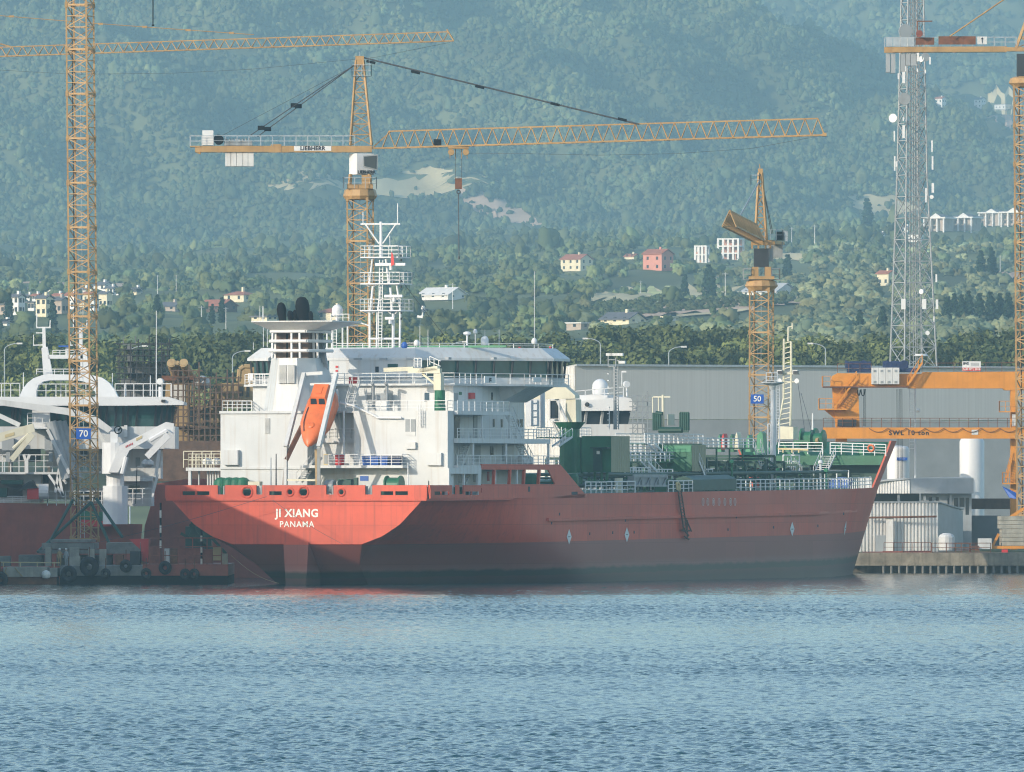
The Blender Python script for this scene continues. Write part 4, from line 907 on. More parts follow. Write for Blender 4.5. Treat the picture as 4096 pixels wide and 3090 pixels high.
hl = [(W(8,x,0,Y).x-xw0, W(8,x+w_,0,Y).x-xw0, W(8,0,y1,Y).z-z0, W(8,0,y0,Y).z-z0) for x, w_, y0, y1 in ((862,22,1035,1062),(905,22,1035,1062),(952,22,1035,1062),(1035,35,1040,1105),(1080,30,1040,1105),(1120,35,1040,1105),(1162,25,1040,1160))]
mb = MB(); mb.panel((xw0,Y-.4,z0),(1,0,0),(0,0,1), xw1-xw0, zr0-z0, hl, -.25); mb.build('wall', M['grey'], wk, world=True)
for h in hl: MB().box((xw0+h[0],Y-.25,z0+h[2]),(xw0+h[1],Y-.2,z0+h[3])).build('window', M['window_dark'], wk, world=True)
MB().box((xa-6,Y+6,z0),(xw0,Y+6.2,zr0)).build('back_wall', M['cladding_dark'], wk, world=True)
for i in range(5): MB().box((xa-4+i*3.2,Y-1.3,z0),(xa-3.7+i*3.2,Y-1,zr0)).build('post', M['steel'], wk, world=True)
# dark yard wall and pale oil drum pile right of the shed
o = MB().box(W(8,1060,1400,1372), W(8,1410,1165,1373)).build('yard_wall', M['cladding_dark']); tag(o, 'dark brown sheet wall behind the quay right of the white shed', 'wall')
o = MB().box(W(8,1205,1120,1384), W(8,1520,1045,1388)).build('blast_wall', M['brown']); tag(o, 'low brown concrete wall below the second white tank', 'wall')
tn = thing('storage_tank', 'white upright gas tank with a small blue sign near the tanker bow', 'tank', W(8,685,1200,1392)); c = W(8,690,0,1392); zt, zb = W(8,0,672,1392).z, 2.4; r = 79*.5692*1392/F
tn.location = (c.x,1392,zb); MAT[tn] = Matrix.Translation(V((c.x,1392,zb)))
mb = MB().lathe((0,0,0), [(r,0),(r,zt-zb-r*.42),(r*.95,zt-zb-r*.22),(r*.8,zt-zb-r*.1),(r*.45,zt-zb-.06),(.1,zt-zb)], 28); mb.build('shell', M['white_plain'], tn, smooth=True)
a, b = W(8,677,778,1392), W(8,752,757,1392); sg = MB().box((a.x,1392-r-.12,a.z),(b.x,1392-r-.06,b.z)).build('sign', M['sign_blue'], tn, world=True); MB().box((a.x+.3,1392-r-.15,a.z+.17),(b.x-.3,1392-r-.125,b.z-.17)).build('lettering_band', M['white_plain'], sg, world=True)
tn = thing('storage_tank', 'tall white cylindrical tank behind the lower beam of the gantry crane', 'tank', (0,0,0)); c = W(8,1208,0,1400); r = 87*.5692*1400/F; tn.location = (c.x,1400,2.4); MAT[tn] = Matrix.Translation(V((c.x,1400,2.4))); zt = W(8,0,600,1400).z
mb = MB().lathe((0,0,0), [(r,0),(r,zt-2.4-.8),(r*.8,zt-2.4-.2),(.2,zt-2.4)], 28); mb.build('shell', M['white_plain'], tn, smooth=True)
# ---------------------------------------------------------------- gantry crane
Y = 1376
g = thing('gantry_crane', 'orange gantry crane with stairways, white cabinets and a lower beam marked SWL 10 ton', 'crane', W(8,900,1300,Y)); gz = lambda y: W(8,0,y,Y).z; gx = lambda x: W(8,x,0,Y).x
mb = MB(); mb.poly([(gx(212),Y-1,gz(262)),(gx(750),Y-1,gz(262)),(gx(760),Y-1,gz(272)),(gx(1420),Y-1,gz(272)),(gx(1440),Y-1,gz(285)),(gx(1640),Y-1,gz(285)),(gx(1640),Y-1,gz(153)),(gx(860),Y-1,gz(158)),(gx(850),Y-1,gz(170)),(gx(262),Y-1,gz(165)),(gx(225),Y-1,gz(185))], (0,2.4,0)); mg = mb.build('main_girder', M['gantry'], g, world=True)
MB().box((gx(160),Y-2.3,gz(266)),(gx(760),Y+2.2,gz(258))).build('walkway', M['rust'], g, world=True)
mb = MB(); mb.poly([(gx(225),Y-.9,gz(268)),(gx(408),Y-.9,gz(268)),(gx(418),Y-.9,gz(545)),(gx(250),Y-.9,gz(545))], (0,2,0)); mb.box((gx(250),Y-.8,2.4),(gx(330),Y+1,gz(625))); mb.build('leg', M['gantry'], g, world=True)
mb = MB(); mb.box((gx(1478),Y-.9,2.4),(gx(1526),Y+1.2,gz(285))); mb.build('leg', M['gantry'], g, world=True)
MB().box((gx(160),Y-2.6,gz(625)),(gx(1640),Y-1.4,gz(547))).build('lower_beam', M['gantry'], g, world=True)
text('lettering', 'SWL 10 ton', .82, M['letter_dark'], g, (gx(760), Y-2.63, gz(586)), (1,0,0), (0,0,1), world=True, bold=.02, spacing=1.25)
MB().box((gx(1200),Y-2.64,gz(598)),(gx(1246),Y-2.61,gz(563))).build('notice_plate', M['offwhite'], g, world=True)
mb = MB(); rail(mb, [(gx(160),Y-2.4,gz(547)),(gx(1520),Y-2.4,gz(547))], 1.15, 2, 1.2, .035); mb.build('railing', M['rust'], g, world=True)
mb = MB(); n = 8                                                   # festoon cable in hanging loops
for i in range(n):
    x0, x1 = 480+i*131, 480+(i+1)*131
    mb.path([V((gx(x0+(x1-x0)*f), Y-2.75, gz(552+28*(1-(2*f-1)**2)))) for f in np.linspace(0,1,7)], .045, 5)
mb.build('festoon_cable', M['rust'], g, world=True)
for (x0,y0,x1,y1) in ((235,410,395,205),(752,250,856,90)):
    mb = MB(); stair(mb, (gx(x0),Y-2.2,gz(y0)),(gx(x1),Y-2.2,gz(y1)),(0,.9,0), 14, hand=True); mb.build('stairway', M['gantry'], g, world=True)
mb = MB(); mb.box((gx(130),Y-2.4,gz(424)),(gx(330),Y+1,gz(415))); rail(mb, [(gx(132),Y+.9,gz(415)),(gx(132),Y-2.3,gz(415)),(gx(225),Y-2.3,gz(415))], 1.25, 2, 1, .035)
mb.poly([(gx(170),Y-.5,gz(424)),(gx(250),Y-.5,gz(424)),(gx(250),Y-.5,gz(490))], (0,.2,0)); mb.build('landing', M['gantry'], g, world=True)
mb = MB(); rail(mb, [(gx(158),Y+2,gz(258)),(gx(158),Y-2.2,gz(258)),(gx(212),Y-2.2,gz(258))], 1.25, 2, 1, .035); mb.build('railing', M['gantry'], g, world=True)
mb = MB(); mb.box((gx(1395),Y-2.2,gz(440)),(gx(1530),Y-.9,gz(433))); rail(mb, [(gx(1397),Y-.9,gz(433)),(gx(1397),Y-2.1,gz(433)),(gx(1480),Y-2.1,gz(433))], 1.25, 2, .8, .035); mb.box((gx(1418),Y-2.2,gz(945)),(gx(1530),Y-.9,gz(935))); rail(mb, [(gx(1420),Y-.9,gz(935)),(gx(1420),Y-2.1,gz(935)),(gx(1500),Y-2.1,gz(935))], 1.3, 2, .8, .035); stair(mb, (gx(1440),Y-1.9,gz(930)),(gx(1482),Y-1.9,gz(770)),(0,.7,0), 9); mb.build('landing', M['gantry'], g, world=True)
MB().box((gx(1487),Y-1.8,gz(538)),(gx(1522),Y-1.2,gz(455))).build('control_box', M['offwhite'], g, world=True)
for i in range(4):
    x0, x1 = gx(499+i*49), gx(499+i*49+47.5); cb_ = MB().box((x0,Y-2.1,gz(243)),(x1,Y-1.05,gz(127))).build('electrical_cabinet', M['offwhite'], g, world=True)
    for yy in (150,228): MB().box((x0+.25,Y-2.16,gz(yy+8)),(x0+.55,Y-2.1,gz(yy-8))).build('vent', M['steel'], cb_, world=True)
for i, (x0, x1, y0, y1) in enumerate(((318,496,72,130),(582,760,72,128),(330,500,128,160),(640,840,125,158))):
    mb = MB(); a0, a1, b0, b1 = gx(x0), gx(x1), gz(y1), gz(y0); n = 7; vs = []
    top = [(a0+(a1-a0)*j/n, b1-(b1-b0)*.22*abs(math.sin(j*1.9+i))) for j in range(n+1)]
    mb.poly([(a0,Y-.8,b0),(a1,Y-.8,b0)]+[(x, Y-.8, z) for x, z in reversed(top)], (0,1.8,0)); mb.build('tarpaulin_cover', M['tarp'], g, world=True)
mb = MB(); rail(mb, [(gx(262),Y-1,gz(162)),(gx(499),Y-1,gz(162))], 1.1, 2, 1.4, .03); rail(mb, [(gx(856),Y-1,gz(157)),(gx(1640),Y-1,gz(153))], 1.1, 2, 2, .03); mb.build('railing', M['rust'], g, world=True)
sb = MB().box((gx(1138),Y-1.2,gz(150)),(gx(1268),Y-1.12,gz(82))).build('load_board', M['white_plain'], g, world=True)
MB().box((gx(1139),Y-1.24,gz(150)),(gx(1267),Y-1.205,gz(127))).build('red_band', M['red'], sb, world=True)
text('lettering', 'BVS', .42, M['letter_dark'], sb, (gx(1163),Y-1.23,gz(98)), (1,0,0), (0,0,1), world=True, bold=.015)
text('lettering', '2x30 MT | 2018', .33, M['letter'], sb, (gx(1203),Y-1.25,gz(138.5)), (1,0,0), (0,0,1), world=True, bold=.01)
for yy in (95,105,113): MB().box((gx(1197),Y-1.225,gz(yy+2.5)),(gx(1255),Y-1.205,gz(yy-2))).build('small_print', M['grey'], sb, world=True)
mb = MB()
for x in (447,455,462,680,688,700,708,716): mb.bar((gx(x),Y-.2,gz(275)),(gx(x+ (4 if x > 600 else 0)),Y-.2,gz(538 if x<600 else 1000)),.05)
mb.path([V((gx(412+8*math.cos(a_)*1.0),Y-1.2,gz(285+38*abs(math.sin(a_))))) for a_ in np.linspace(0,3.14,8)], .07); mb.path([V((gx(440+14*math.cos(a_)),Y-1.2,gz(278+46*abs(math.sin(a_))))) for a_ in np.linspace(0,3.14,8)], .07)
mb.build('hoist_ropes', M['black'], g, world=True)
MB().box((gx(262),Y-2.3,gz(540)),(gx(392),Y-1,gz(490))).build('winch', M['dark'], g, world=True)
# tall ladder mast behind the gantry
lm_ = thing('floodlight_mast', 'slim white post with a ladder and a small lamp, behind the gantry crane', 'mast', W(8,810,1100,1382)); mb = MB(); mb.tube(W(8,811,1160,1382), W(8,808,230,1382), .13, n=8); mb.build('post', M['white_plain'], lm_, world=True)
mb = MB(); ladder(mb, W(8,770,720,1382), W(8,770,255,1382), (.75,0,0), .035, .45); mb.build('ladder', M['white_plain'], lm_, world=True)
mb = MB(); q = W(8,828,425,1381); mb.lathe(q, [(.08,-.05),(.25,.0),(.2,.3),(.05,.4)], 10, (.2,-1,-.4)); mb.bar(q, W(8,811,420,1382), .07); mb.build('lamp', M['white_plain'], lm_, world=True)
# quay clutter
o = MB(); Y = 1341
mb = MB(); rail(mb, [W(8,590,1420,Y), W(8,920,1418,Y)], 1.1, 2, 1.2, .035); rail(mb, [W(8,925,1452,Y-1.5), W(8,1340,1452,Y-1.5)], 1.6, 3, 2.0, .045); o = mb.build('quay_railing', M['rust']); tag(o, 'rusty pipe railing along the quay in front of the shed', 'railing')
for i, (x0, x1, y0, y1) in enumerate(((440,582,1418,1459),(584,766,1414,1459),(770,915,1412,1459))):
    o = MB().box(W(8,x0,y1,1343), W(8,x1,y0,1345.5)).build('steel_block', M['rust_red']); tag(o, ['rust red steel block on the quay nearest the tanker bow','rust red steel block on the quay, middle of the three','rust red steel block on the quay under the shed corner'][i], 'steel block', 'red steel blocks on the quay')
o = MB().lathe(W(8,1030,1410,1346), [(.95,0),(1.0,.3),(1.0,1.6),(.8,1.9),(.4,2.1)], 14).build('wrapped_bale', M['offwhite']); tag(o, 'pale wrapped bale on the quay beside the shed corner', 'bale')
o = MB().box(W(8,1255,1400,1348), W(8,1340,1325,1350.5)).build('site_cabin', M['offwhite']); tag(o, 'small pale site cabin on the quay left of the ballast blocks', 'cabin')
o = MB().box(W(8,1421,1432,1344), W(8,1455,1403,1346)).build('red_crate', M['red']); tag(o, 'small bright red crate on the quay under the right crane', 'crate')
for i, (x0, x1, y0, y1) in enumerate(((1095,1190,1360,1448),(1200,1250,1380,1448))):
    mb = MB(); p0, p1 = W(8,x0,y1,1344), W(8,x1,y0,1347)
    for a in (p0.x,p1.x):
        for b in (p0.y,p1.y): mb.bar((a,b,2.4),(a,b,p1.z),.09)
    for z in (2.7,(2.4+p1.z)/2,p1.z): 
        for b in (p0.y,p1.y): mb.bar((p0.x,b,z),(p1.x,b,z),.09)
        for a in (p0.x,p1.x): mb.bar((a,p0.y,z),(a,p1.y,z),.09)
    o = mb.build('steel_rack', M['rust']); tag(o, ['wide rusty steel rack standing on the quay','narrow rusty steel rack standing on the quay'][i], 'rack', 'steel racks on the quay')
mb = MB(); pa, pb, pc, pd = W(8,1420,958,1365), W(8,1530,1010,1365), W(8,1530,1050,1364), W(8,1470,1040,1364.5); mb.poly([pa,pb,pc,pd], (0,.06,0)); o = mb.build('tarpaulin', M['blue']); tag(o, 'loose blue and white tarpaulin flapping beside the right crane', 'tarpaulin'); mb = MB(); mb.poly([W(8,1440,985,1364.9),W(8,1480,1010,1364.9),W(8,1500,1030,1364.9),W(8,1470,1022,1364.9)], (0,.05,0)); mb.build('white_stripe', M['offwhite'], o)
# street lamps beyond the warehouse
def lamp(loc, h, arm, sgn):
    t = thing('street_lamp', '', 'street lamp', loc, 0, 'street lamps behind the yard'); mb = MB(); mb.tube((0,0,0),(0,0,h-.9),.12,.08,8)
    pts = [V((sgn*arm*(1-math.cos(a)), 0, h-.9+.9*math.sin(a))) for a in np.linspace(0,1.45,7)]; mb.path(pts, .07, 6); mb.build('pole', M['galv'], t)
    e = pts[-1]; MB().box((min(e.x,e.x+sgn*.8),-.16,e.z-.1),(max(e.x,e.x+sgn*.8),.16,e.z+.12)).build('lamp_head', M['offwhite'], t); return t
lamp0 = None
for px, top, sg, lb in ((18,1375,1,'street lamp at the far left with arm bent right'),(520,1385,1,'street lamp seen through the scaffold frame at left'),(930,1405,1,'street lamp left of the tanker funnel'),(1800,1368,1,'street lamp peeping over the tanker bridge roof'),(2402,1355,-1,'street lamp right of the tanker bridge with arm bent left'),(2675,1388,1,'street lamp over the middle of the warehouse roof'),(3302,1375,-1,'street lamp left of the gantry crane with arm bent left')):
    Y = 1530; loc = at(px, 1700, Y); top_z = at(0, top, Y).z; loc.z = float(terr(loc.x, Y)); o = lamp(loc, top_z-loc.z, 1.9, sg); o['label'] = lb
# ---------------------------------------------------------------- the tanker
SO, RZ = V((-22.7,1170,0)), math.radians(-22.8)
tk = thing('tanker_ship', 'large red hulled tanker with white superstructure, seen from its stern', 'ship', SO, RZ)
RI = Matrix.Rotation(-RZ, 3, 'Z')
def ray(n, x, y):
    px, py = kk(n, x, y) if n else (x, y)
    return RI @ (V((0,0,CH))-SO), RI @ V(((px-CX)/F, 1, -(py-HZ)/F))
def A(n, x, y, ly): c, d = ray(n, x, y); return c+d*((ly-c.y)/d.y)
def Sx(n, x, y, lx): c, d = ray(n, x, y); return c+d*((lx-c.x)/d.x)
def Dz(n, x, y, lz): c, d = ray(n, x, y); return c+d*((lz-c.z)/d.z)
def abox(mb, n, x0, y0, x1, y1, ly, dep):
    p, q = A(n,x0,y1,ly), A(n,x1,y0,ly); return mb.box((p.x,ly-dep,p.z),(q.x,ly,q.z))
def sbox(mb, n, x0, y0, x1, y1, lx, dep):
    p, q = Sx(n,x0,y1,lx), Sx(n,x1,y0,lx); return mb.box((lx,p.y,p.z),(lx+dep,q.y,q.z))
def TB(name, m, f, parent=None, smooth=False, label=None):
    mb = MB(); f(mb); return mb.build(name, M[m], parent or tk, smooth, label=label)
def hull_mat():
    m = mat('hull_red', (.62,.078,.034), .5, .14, .35, streak=.6, streak_c=(.26,.05,.035)); nt = m.node_tree; N = nt.nodes; L = nt.links; b = N['Principled BSDF']
    top = b.inputs['Base Color'].links[0].from_socket; tc = N.new('ShaderNodeTexCoord'); sp = N.new('ShaderNodeSeparateXYZ'); L.new(tc.outputs['Object'], sp.inputs[0])
    my = N.new('ShaderNodeMath'); my.operation = 'MULTIPLY'; my.inputs[1].default_value = -.006; L.new(sp.outputs['Y'], my.inputs[0])
    ad = N.new('ShaderNodeMath'); L.new(my.outputs[0], ad.inputs[0]); L.new(sp.outputs['Z'], ad.inputs[1])
    nz = N.new('ShaderNodeTexNoise'); nz.inputs['Scale'].default_value = .5; nz.inputs['Detail'].default_value = 7; L.new(tc.outputs['Object'], nz.inputs['Vector'])
    nm = N.new('ShaderNodeMath'); nm.operation = 'MULTIPLY_ADD'; nm.inputs[1].default_value = .5; nm.inputs[2].default_value = -.25; L.new(nz.outputs['Fac'], nm.inputs[0])
    a2 = N.new('ShaderNodeMath'); L.new(ad.outputs[0], a2.inputs[0]); L.new(nm.outputs[0], a2.inputs[1])
    gt = N.new('ShaderNodeMath'); gt.operation = 'GREATER_THAN'; gt.inputs[1].default_value = 4.22; L.new(ad.outputs[0], gt.inputs[0])
    r = N.new('ShaderNodeValToRGB'); e = r.color_ramp.elements; e[0].position = 0; e[0].color = (.05,.028,.024,1); e[1].position = 1; e[1].color = (.31,.085,.066,1)
    for p, c in ((.14,(.085,.035,.03)),(.17,(.035,.036,.022)),(.28,(.04,.036,.026)),(.36,(.28,.115,.095)),(.5,(.27,.078,.06))):
        x = e.new(p); x.color = (*c,1)
    dv = N.new('ShaderNodeMath'); dv.operation = 'DIVIDE'; dv.inputs[1].default_value = 4.2; L.new(a2.outputs[0], dv.inputs[0]); L.new(dv.outputs[0], r.inputs['Fac'])
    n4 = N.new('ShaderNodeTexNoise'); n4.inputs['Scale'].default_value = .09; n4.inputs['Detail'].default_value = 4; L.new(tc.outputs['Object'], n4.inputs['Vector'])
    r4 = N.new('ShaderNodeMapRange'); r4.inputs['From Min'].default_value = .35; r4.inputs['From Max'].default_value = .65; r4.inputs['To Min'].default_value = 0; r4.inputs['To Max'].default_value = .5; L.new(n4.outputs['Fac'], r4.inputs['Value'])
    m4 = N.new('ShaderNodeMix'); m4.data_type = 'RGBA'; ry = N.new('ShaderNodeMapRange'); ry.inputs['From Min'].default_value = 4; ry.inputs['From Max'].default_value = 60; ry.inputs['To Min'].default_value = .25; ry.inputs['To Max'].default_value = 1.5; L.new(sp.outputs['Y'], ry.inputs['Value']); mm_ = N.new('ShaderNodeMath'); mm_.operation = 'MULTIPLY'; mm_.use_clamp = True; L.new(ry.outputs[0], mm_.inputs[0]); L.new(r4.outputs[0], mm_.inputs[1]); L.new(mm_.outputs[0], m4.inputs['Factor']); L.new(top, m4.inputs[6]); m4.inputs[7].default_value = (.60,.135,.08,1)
    mx = N.new('ShaderNodeMix'); mx.data_type = 'RGBA'; L.new(gt.outputs[0], mx.inputs['Factor']); L.new(r.outputs['Color'], mx.inputs[6]); L.new(m4.outputs[2], mx.inputs[7]); cb_ = N.new('ShaderNodeCombineXYZ'); L.new(sp.outputs['Y'], cb_.inputs[0]); L.new(sp.outputs['Z'], cb_.inputs[1])
    sx_ = N.new('ShaderNodeMath'); sx_.operation = 'ADD'; L.new(sp.outputs['Y'], sx_.inputs[0]); L.new(sp.outputs['X'], sx_.inputs[1]); L.new(sx_.outputs[0], cb_.inputs[0])
    bk = N.new('ShaderNodeTexBrick'); bk.inputs['Scale'].default_value = 1; bk.inputs['Brick Width'].default_value = 9; bk.inputs['Row Height'].default_value = 2.1; bk.inputs['Mortar Size'].default_value = .035
    bk.inputs['Color1'].default_value = (1,1,1,1); bk.inputs['Color2'].default_value = (.88,.9,.9,1); bk.inputs['Mortar'].default_value = (.78,.78,.78,1); L.new(cb_.outputs[0], bk.inputs['Vector'])
    ml = N.new('ShaderNodeMix'); ml.data_type = 'RGBA'; ml.blend_type = 'MULTIPLY'; ml.inputs['Factor'].default_value = 1; L.new(mx.outputs[2], ml.inputs[6]); L.new(bk.outputs['Color'], ml.inputs[7]); L.new(ml.outputs[2], b.inputs['Base Color'])
hull_mat()
TZ = [-1.5,0,1,2,3,4.3,5.15,6.4,7.8,8.9,9.1,10.5]; TH = [3.4,4.6,5.1,5.7,6.4,7.5,9.9,11.9,13.3,14.4,14.6,15.3]
def hb(y, z):
    if y < 110:
        e = 30+max(0, 5-z)*3; t = min(1, max(0, y/e)); t = t*t*(3-2*t)
        return float(np.interp(z, TZ, TH))*(1-t)+15.3*t
    ys = 163+.826*z; p = float(np.interp(z, [0,10.3,15.7], [1.3,1.6,2.08]))
    return max(0., 15.3*(1-min(1, (y-110)/(ys-110))**p))
def deckz(y): return 9.1 if y < 30 else (9.1+(y-30)/12.6*.5 if y < 42.6 else 9.35+.006*y)
def hull():
    mb = MB(); ysec = [0,3,6,9,12,16,20,25,30,36,42.6,55,70,90,110,118,126,134,140,145,150,154,158,161,164,167,169.5,171.3]; nl = 13; secs = []
    for y in ysec:
        zb = 4.3-5.8*min(1, y/10)**.8 if y < 10 else -1.5
        sec = []
        for i in range(nl):
            z = zb+(deckz(y)-zb)*i/(nl-1)
            zz = z
            if y > 162 and z < (y-163)/.826: zz = min(deckz(y), (y-163)/.826)
            sec.append((hb(y, zz), zz))
        secs.append((y, sec))
    for sg in (-1, 1):
        vs = []; fs = []
        for y, sec in secs: vs += [(0, y, sec[0][1]-(.9 if 0 < y < 10 else 0)*(1-y/10))]+[(sg*x, y, z) for x, z in sec]
        k = nl+1
        for i in range(len(secs)-1):
            for j in range(nl):
                q = (i*k+j, i*k+j+1, (i+1)*k+j+1, (i+1)*k+j); fs.append(q if sg > 0 else q[::-1])
        mb.add(vs, fs)
    s0 = secs[0][1]; mb.add([(-x,0,z) for x, z in s0]+[(x,0,z) for x, z in reversed(s0)], [tuple(range(2*nl))])
    return mb
H = hull().build('hull', M['hull_red'], tk)
for p in H.data.polygons: p.use_smooth = abs(p.normal.y) < .9
H.data.set_sharp_from_angle(angle=math.radians(35))
# rudder and skeg
TB('rudder', 'hull_red', lambda b: b.add([(x,y,z) for z, hw in ((4.5,1.45),(.6,1.2),(-2,1.1)) for x, y in ((-hw,-.15),(hw,-.15),(hw,3.5),(-hw,3.5))],[(0,1,5,4),(1,2,6,5),(3,0,4,7),(4,5,9,8),(5,6,10,9),(7,4,8,11),(3,2,1,0)]))
# bulwark round the stern, with real openings
def xr(n, a, b): return A(n,a,1990 if not n else 300,0).x, A(n,b,300,0).x
holes = []
def H4(x0, x1, y0, y1, top=False):
    p, q = A(4,x0,y1,0), A(4,x1,y0,0); holes.append((p.x+15, q.x+15, p.z-9.1, 2 if top else q.z-9.1))
for a, b in ((503,555),(788,832),(1303,1357),(1590,1643)): H4(a,b,262,330,True)
for a, b in ((243,335),(350,442),(883,975),(1705,1797),(1812,1905)): H4(a,b,306,334)
for c, r in ((720,34),(1037,22),(1135,32),(1415,22)): H4(c-r,c+r,312-r*.8,312+r*.8)
bw = MB(); bw.panel((-15,0,9.1),(1,0,0),(0,0,1),30,1.4,holes,.14)
for sg in (-1,1): bw.poly([(sg*15,.07,9.1),(sg*15.3,.07,10.5),(sg*15,.07,10.5)], (0,.12,0))
B1 = bw.build('bulwark', M['hull_red'], tk)
for c, r in ((720,34),(1037,22),(1135,32),(1415,22)):
    p = A(4,c,312,0); TB('fairlead_ring', 'hull_red', lambda b: b.ring((p.x,-.12,p.z),(0,1,0),r*.0167*1.05,.13,20,8), B1)
for a, b_ in ((503,555),(788,832),(1303,1357),(1590,1643)):
    for x in (a+8, b_-8): q = A(4,x,300,.25); TB('roller', 'steel', lambda b: b.tube((q.x,.25,9.2),(q.x,.25,10.4),.13,n=8), B1)
TB('rubbing_strip', 'hull_red', lambda b: (b.beam((-15.0,-.12,8.98),(15.0,-.12,8.98),.25,.24), b.beam((14.85,0,8.98),(15.35,22,9.05),.3,.24)))
hs = []
p0 = Sx(22,0,100,15.3).y
def HS(n, x0, x1, y0, y1):
    p, q = Sx(n,x0,y1,15.3), Sx(n,x1,y0,15.3); hs.append((p.y-.14, q.y-.14, max(.05,p.z-9.1), q.z-9.1))
for a, b in ((240,278),(305,342),(565,592)): HS(22,a,b,80,172)
for a, b in ((85,145),(150,212),(358,412),(420,478)): HS(22,a,b,148,178)
HS(22,494,514,118,158)
yA = Sx(5,780,1460,15.3).y; yB = Sx(5,1530,1450,15.3).y; yC = Sx(6,335,1372,15.3).y; zA = Sx(5,1530,1452,15.3).z
TB('bulwark', 'hull_red', lambda b: b.panel((15.3,.14,9.1),(0,1,0),(0,0,1),yA-.14,1.4,hs,-.14))
TB('bulwark', 'hull_red', lambda b: b.panel((-15.3,.14,9.1),(0,1,0),(0,0,1),42,1.4,[],.14))
o1 = Sx(5,770,1640,15.3); o2 = Sx(5,1480,1503,15.3)
rp = MB(); rp.panel((15.3,yA,9.1),(0,1,0),(0,0,1),yB-yA,zA-9.1,[(-1,o2.y-yA,o1.z-9.1,o2.z-9.1)],-.16)
rp.poly([(15.3,yB,9.1),(15.3,yC,9.1+.45),(15.3,yB,zA)], (-.16,0,0)); rp.poly([(15.3,yC,9.1),(15.3,yC,9.55),(15.3,yB,9.1)], (-.16,0,0))
rp.poly([(15.29,o2.y,o2.z),(15.29,o2.y,o1.z),(15.29,o2.y-1.9,o2.z)], (-.14,0,0))
S2 = rp.build('side_plating', M['hull_red'], tk)
for x in (890,1040,1175,1318):
    a, b_ = Sx(5,x,1640,15.2), Sx(5,x+8,1500,15.2); TB('frame_rib', 'hull_red', lambda b: b.beam(a, b_, .3, .3, (1,0,0)), S2)
TB('scupper', 'dark', lambda b: sbox(b,6,205,1354,262,1382,15.3,.02)); TB('scupper', 'dark', lambda b: sbox(b,22,912,104,928,150,15.3,.02))
for x, y in ((1190,348),(1120,428),(1773,404),(1457,522),(1660,512),(1850,508)): TB('drain', 'dark', lambda b: sbox(b,22,x-4,y-12,x+4,y+12,15.3,.03))
for x, y in ((764,375),(1243,357),(1712,345),(690,485),(1093,465),(1484,452)):
    yy = Sx(23,x,y,15.3).y; h_ = hb(min(yy,140), 7); TB('drain', 'dark', lambda b: sbox(b,23,x-4,y-11,x+4,y+11,h_+.02,.03))
# decks
def deck(b, y0, y1, n, zf, inset=.05):
    vs = []; fs = []
    for i in range(n+1):
        y = y0+(y1-y0)*i/n; z = zf(y); w_ = hb(y, z)-inset; vs += [(-w_,y,z),(w_,y,z)]
    for i in range(n): fs.append((2*i,2*i+1,2*i+3,2*i+2))
    b.add(vs, fs)
TB('poop_deck', 'green_dark', lambda b: deck(b,.1,43,10,lambda y: 9.12))
TB('main_deck', 'green_deck', lambda b: deck(b,43,150.5,22,lambda y: deckz(y)-.03))
# hull markings: letters, rubbing bar, draught diamonds, circles
xd = A(4,1077,470,0)
text('lettering', 'JI XIANG', 1.17, M['letter'], H, (A(4,1085,470,0).x,-.025,A(4,1085,470,0).z), (1,0,0), (0,0,1), bold=.035, spacing=1.08)
text('lettering', 'PANAMA', .9, M['letter'], H, (A(4,1083,551,0).x,-.025,A(4,1083,551,0).z), (1,0,0), (0,0,1), bold=.012, spacing=1.14)
a, b_ = Sx(22,1075,397,15.3), Sx(23,0,366,15.3); c_ = Sx(23,1240,325,15.3)
ym = 128
TB('fender_bar', 'hull_red', lambda b: (b.beam((15.42,a.y,a.z),(15.42,112,b_.z+.2),.32,.34), b.beam((15.38,112,b_.z+.2),(hb(126,6.5)+.1,126,b_.z+.35),.22,.3), b.beam((hb(126,6.5)+.1,126,b_.z+.35),(hb(136,6.5)+.12,136,b_.z+.45),.22,.3)))
def on_side(n, x, y):      # where a picture point meets the curved starboard side
    yy = 60.
    for _ in range(40):
        q = Sx(n, x, y, hb(yy, 5)); yy = .5*yy+.5*min(159, q.y); z = q.z
    for _ in range(30):
        q = Sx(n, x, y, hb(yy, z)); yy = .6*yy+.4*min(160, q.y); z = q.z
    e = .5; tn_ = V((hb(yy+e, z)-hb(yy-e, z), 2*e, 0)).normalized(); up_ = V((hb(yy, z+.3)-hb(yy, z-.3), 0, .6)).normalized()
    return V((hb(yy, z), yy, z)), tn_, up_
for n, x, y in ((22,1272,548),(22,1783,530),(23,1255,480),(23,1724,472)):
    c, t_, u_ = on_side(n, x, y); nn_ = t_.cross(u_).normalized(); w_ = 19*.0121/.39*1.0*.5*1.2; h_ = .82
    c2 = c+nn_*.04
    mk = TB('tug_mark', 'wall_white', lambda b: b.poly([c2-t_*w_*1.9, c2-u_*h_, c2+t_*w_*1.9, c2+u_*h_], nn_*.012), H)
    c3 = c+nn_*.055; TB('mark_line', 'letter_dark', lambda b: b.poly([c3-t_*w_*.9-u_*.05, c3+t_*w_*.9-u_*.05, c3+t_*w_*.9+u_*.03, c3-t_*w_*.9+u_*.03], nn_*.01), mk)
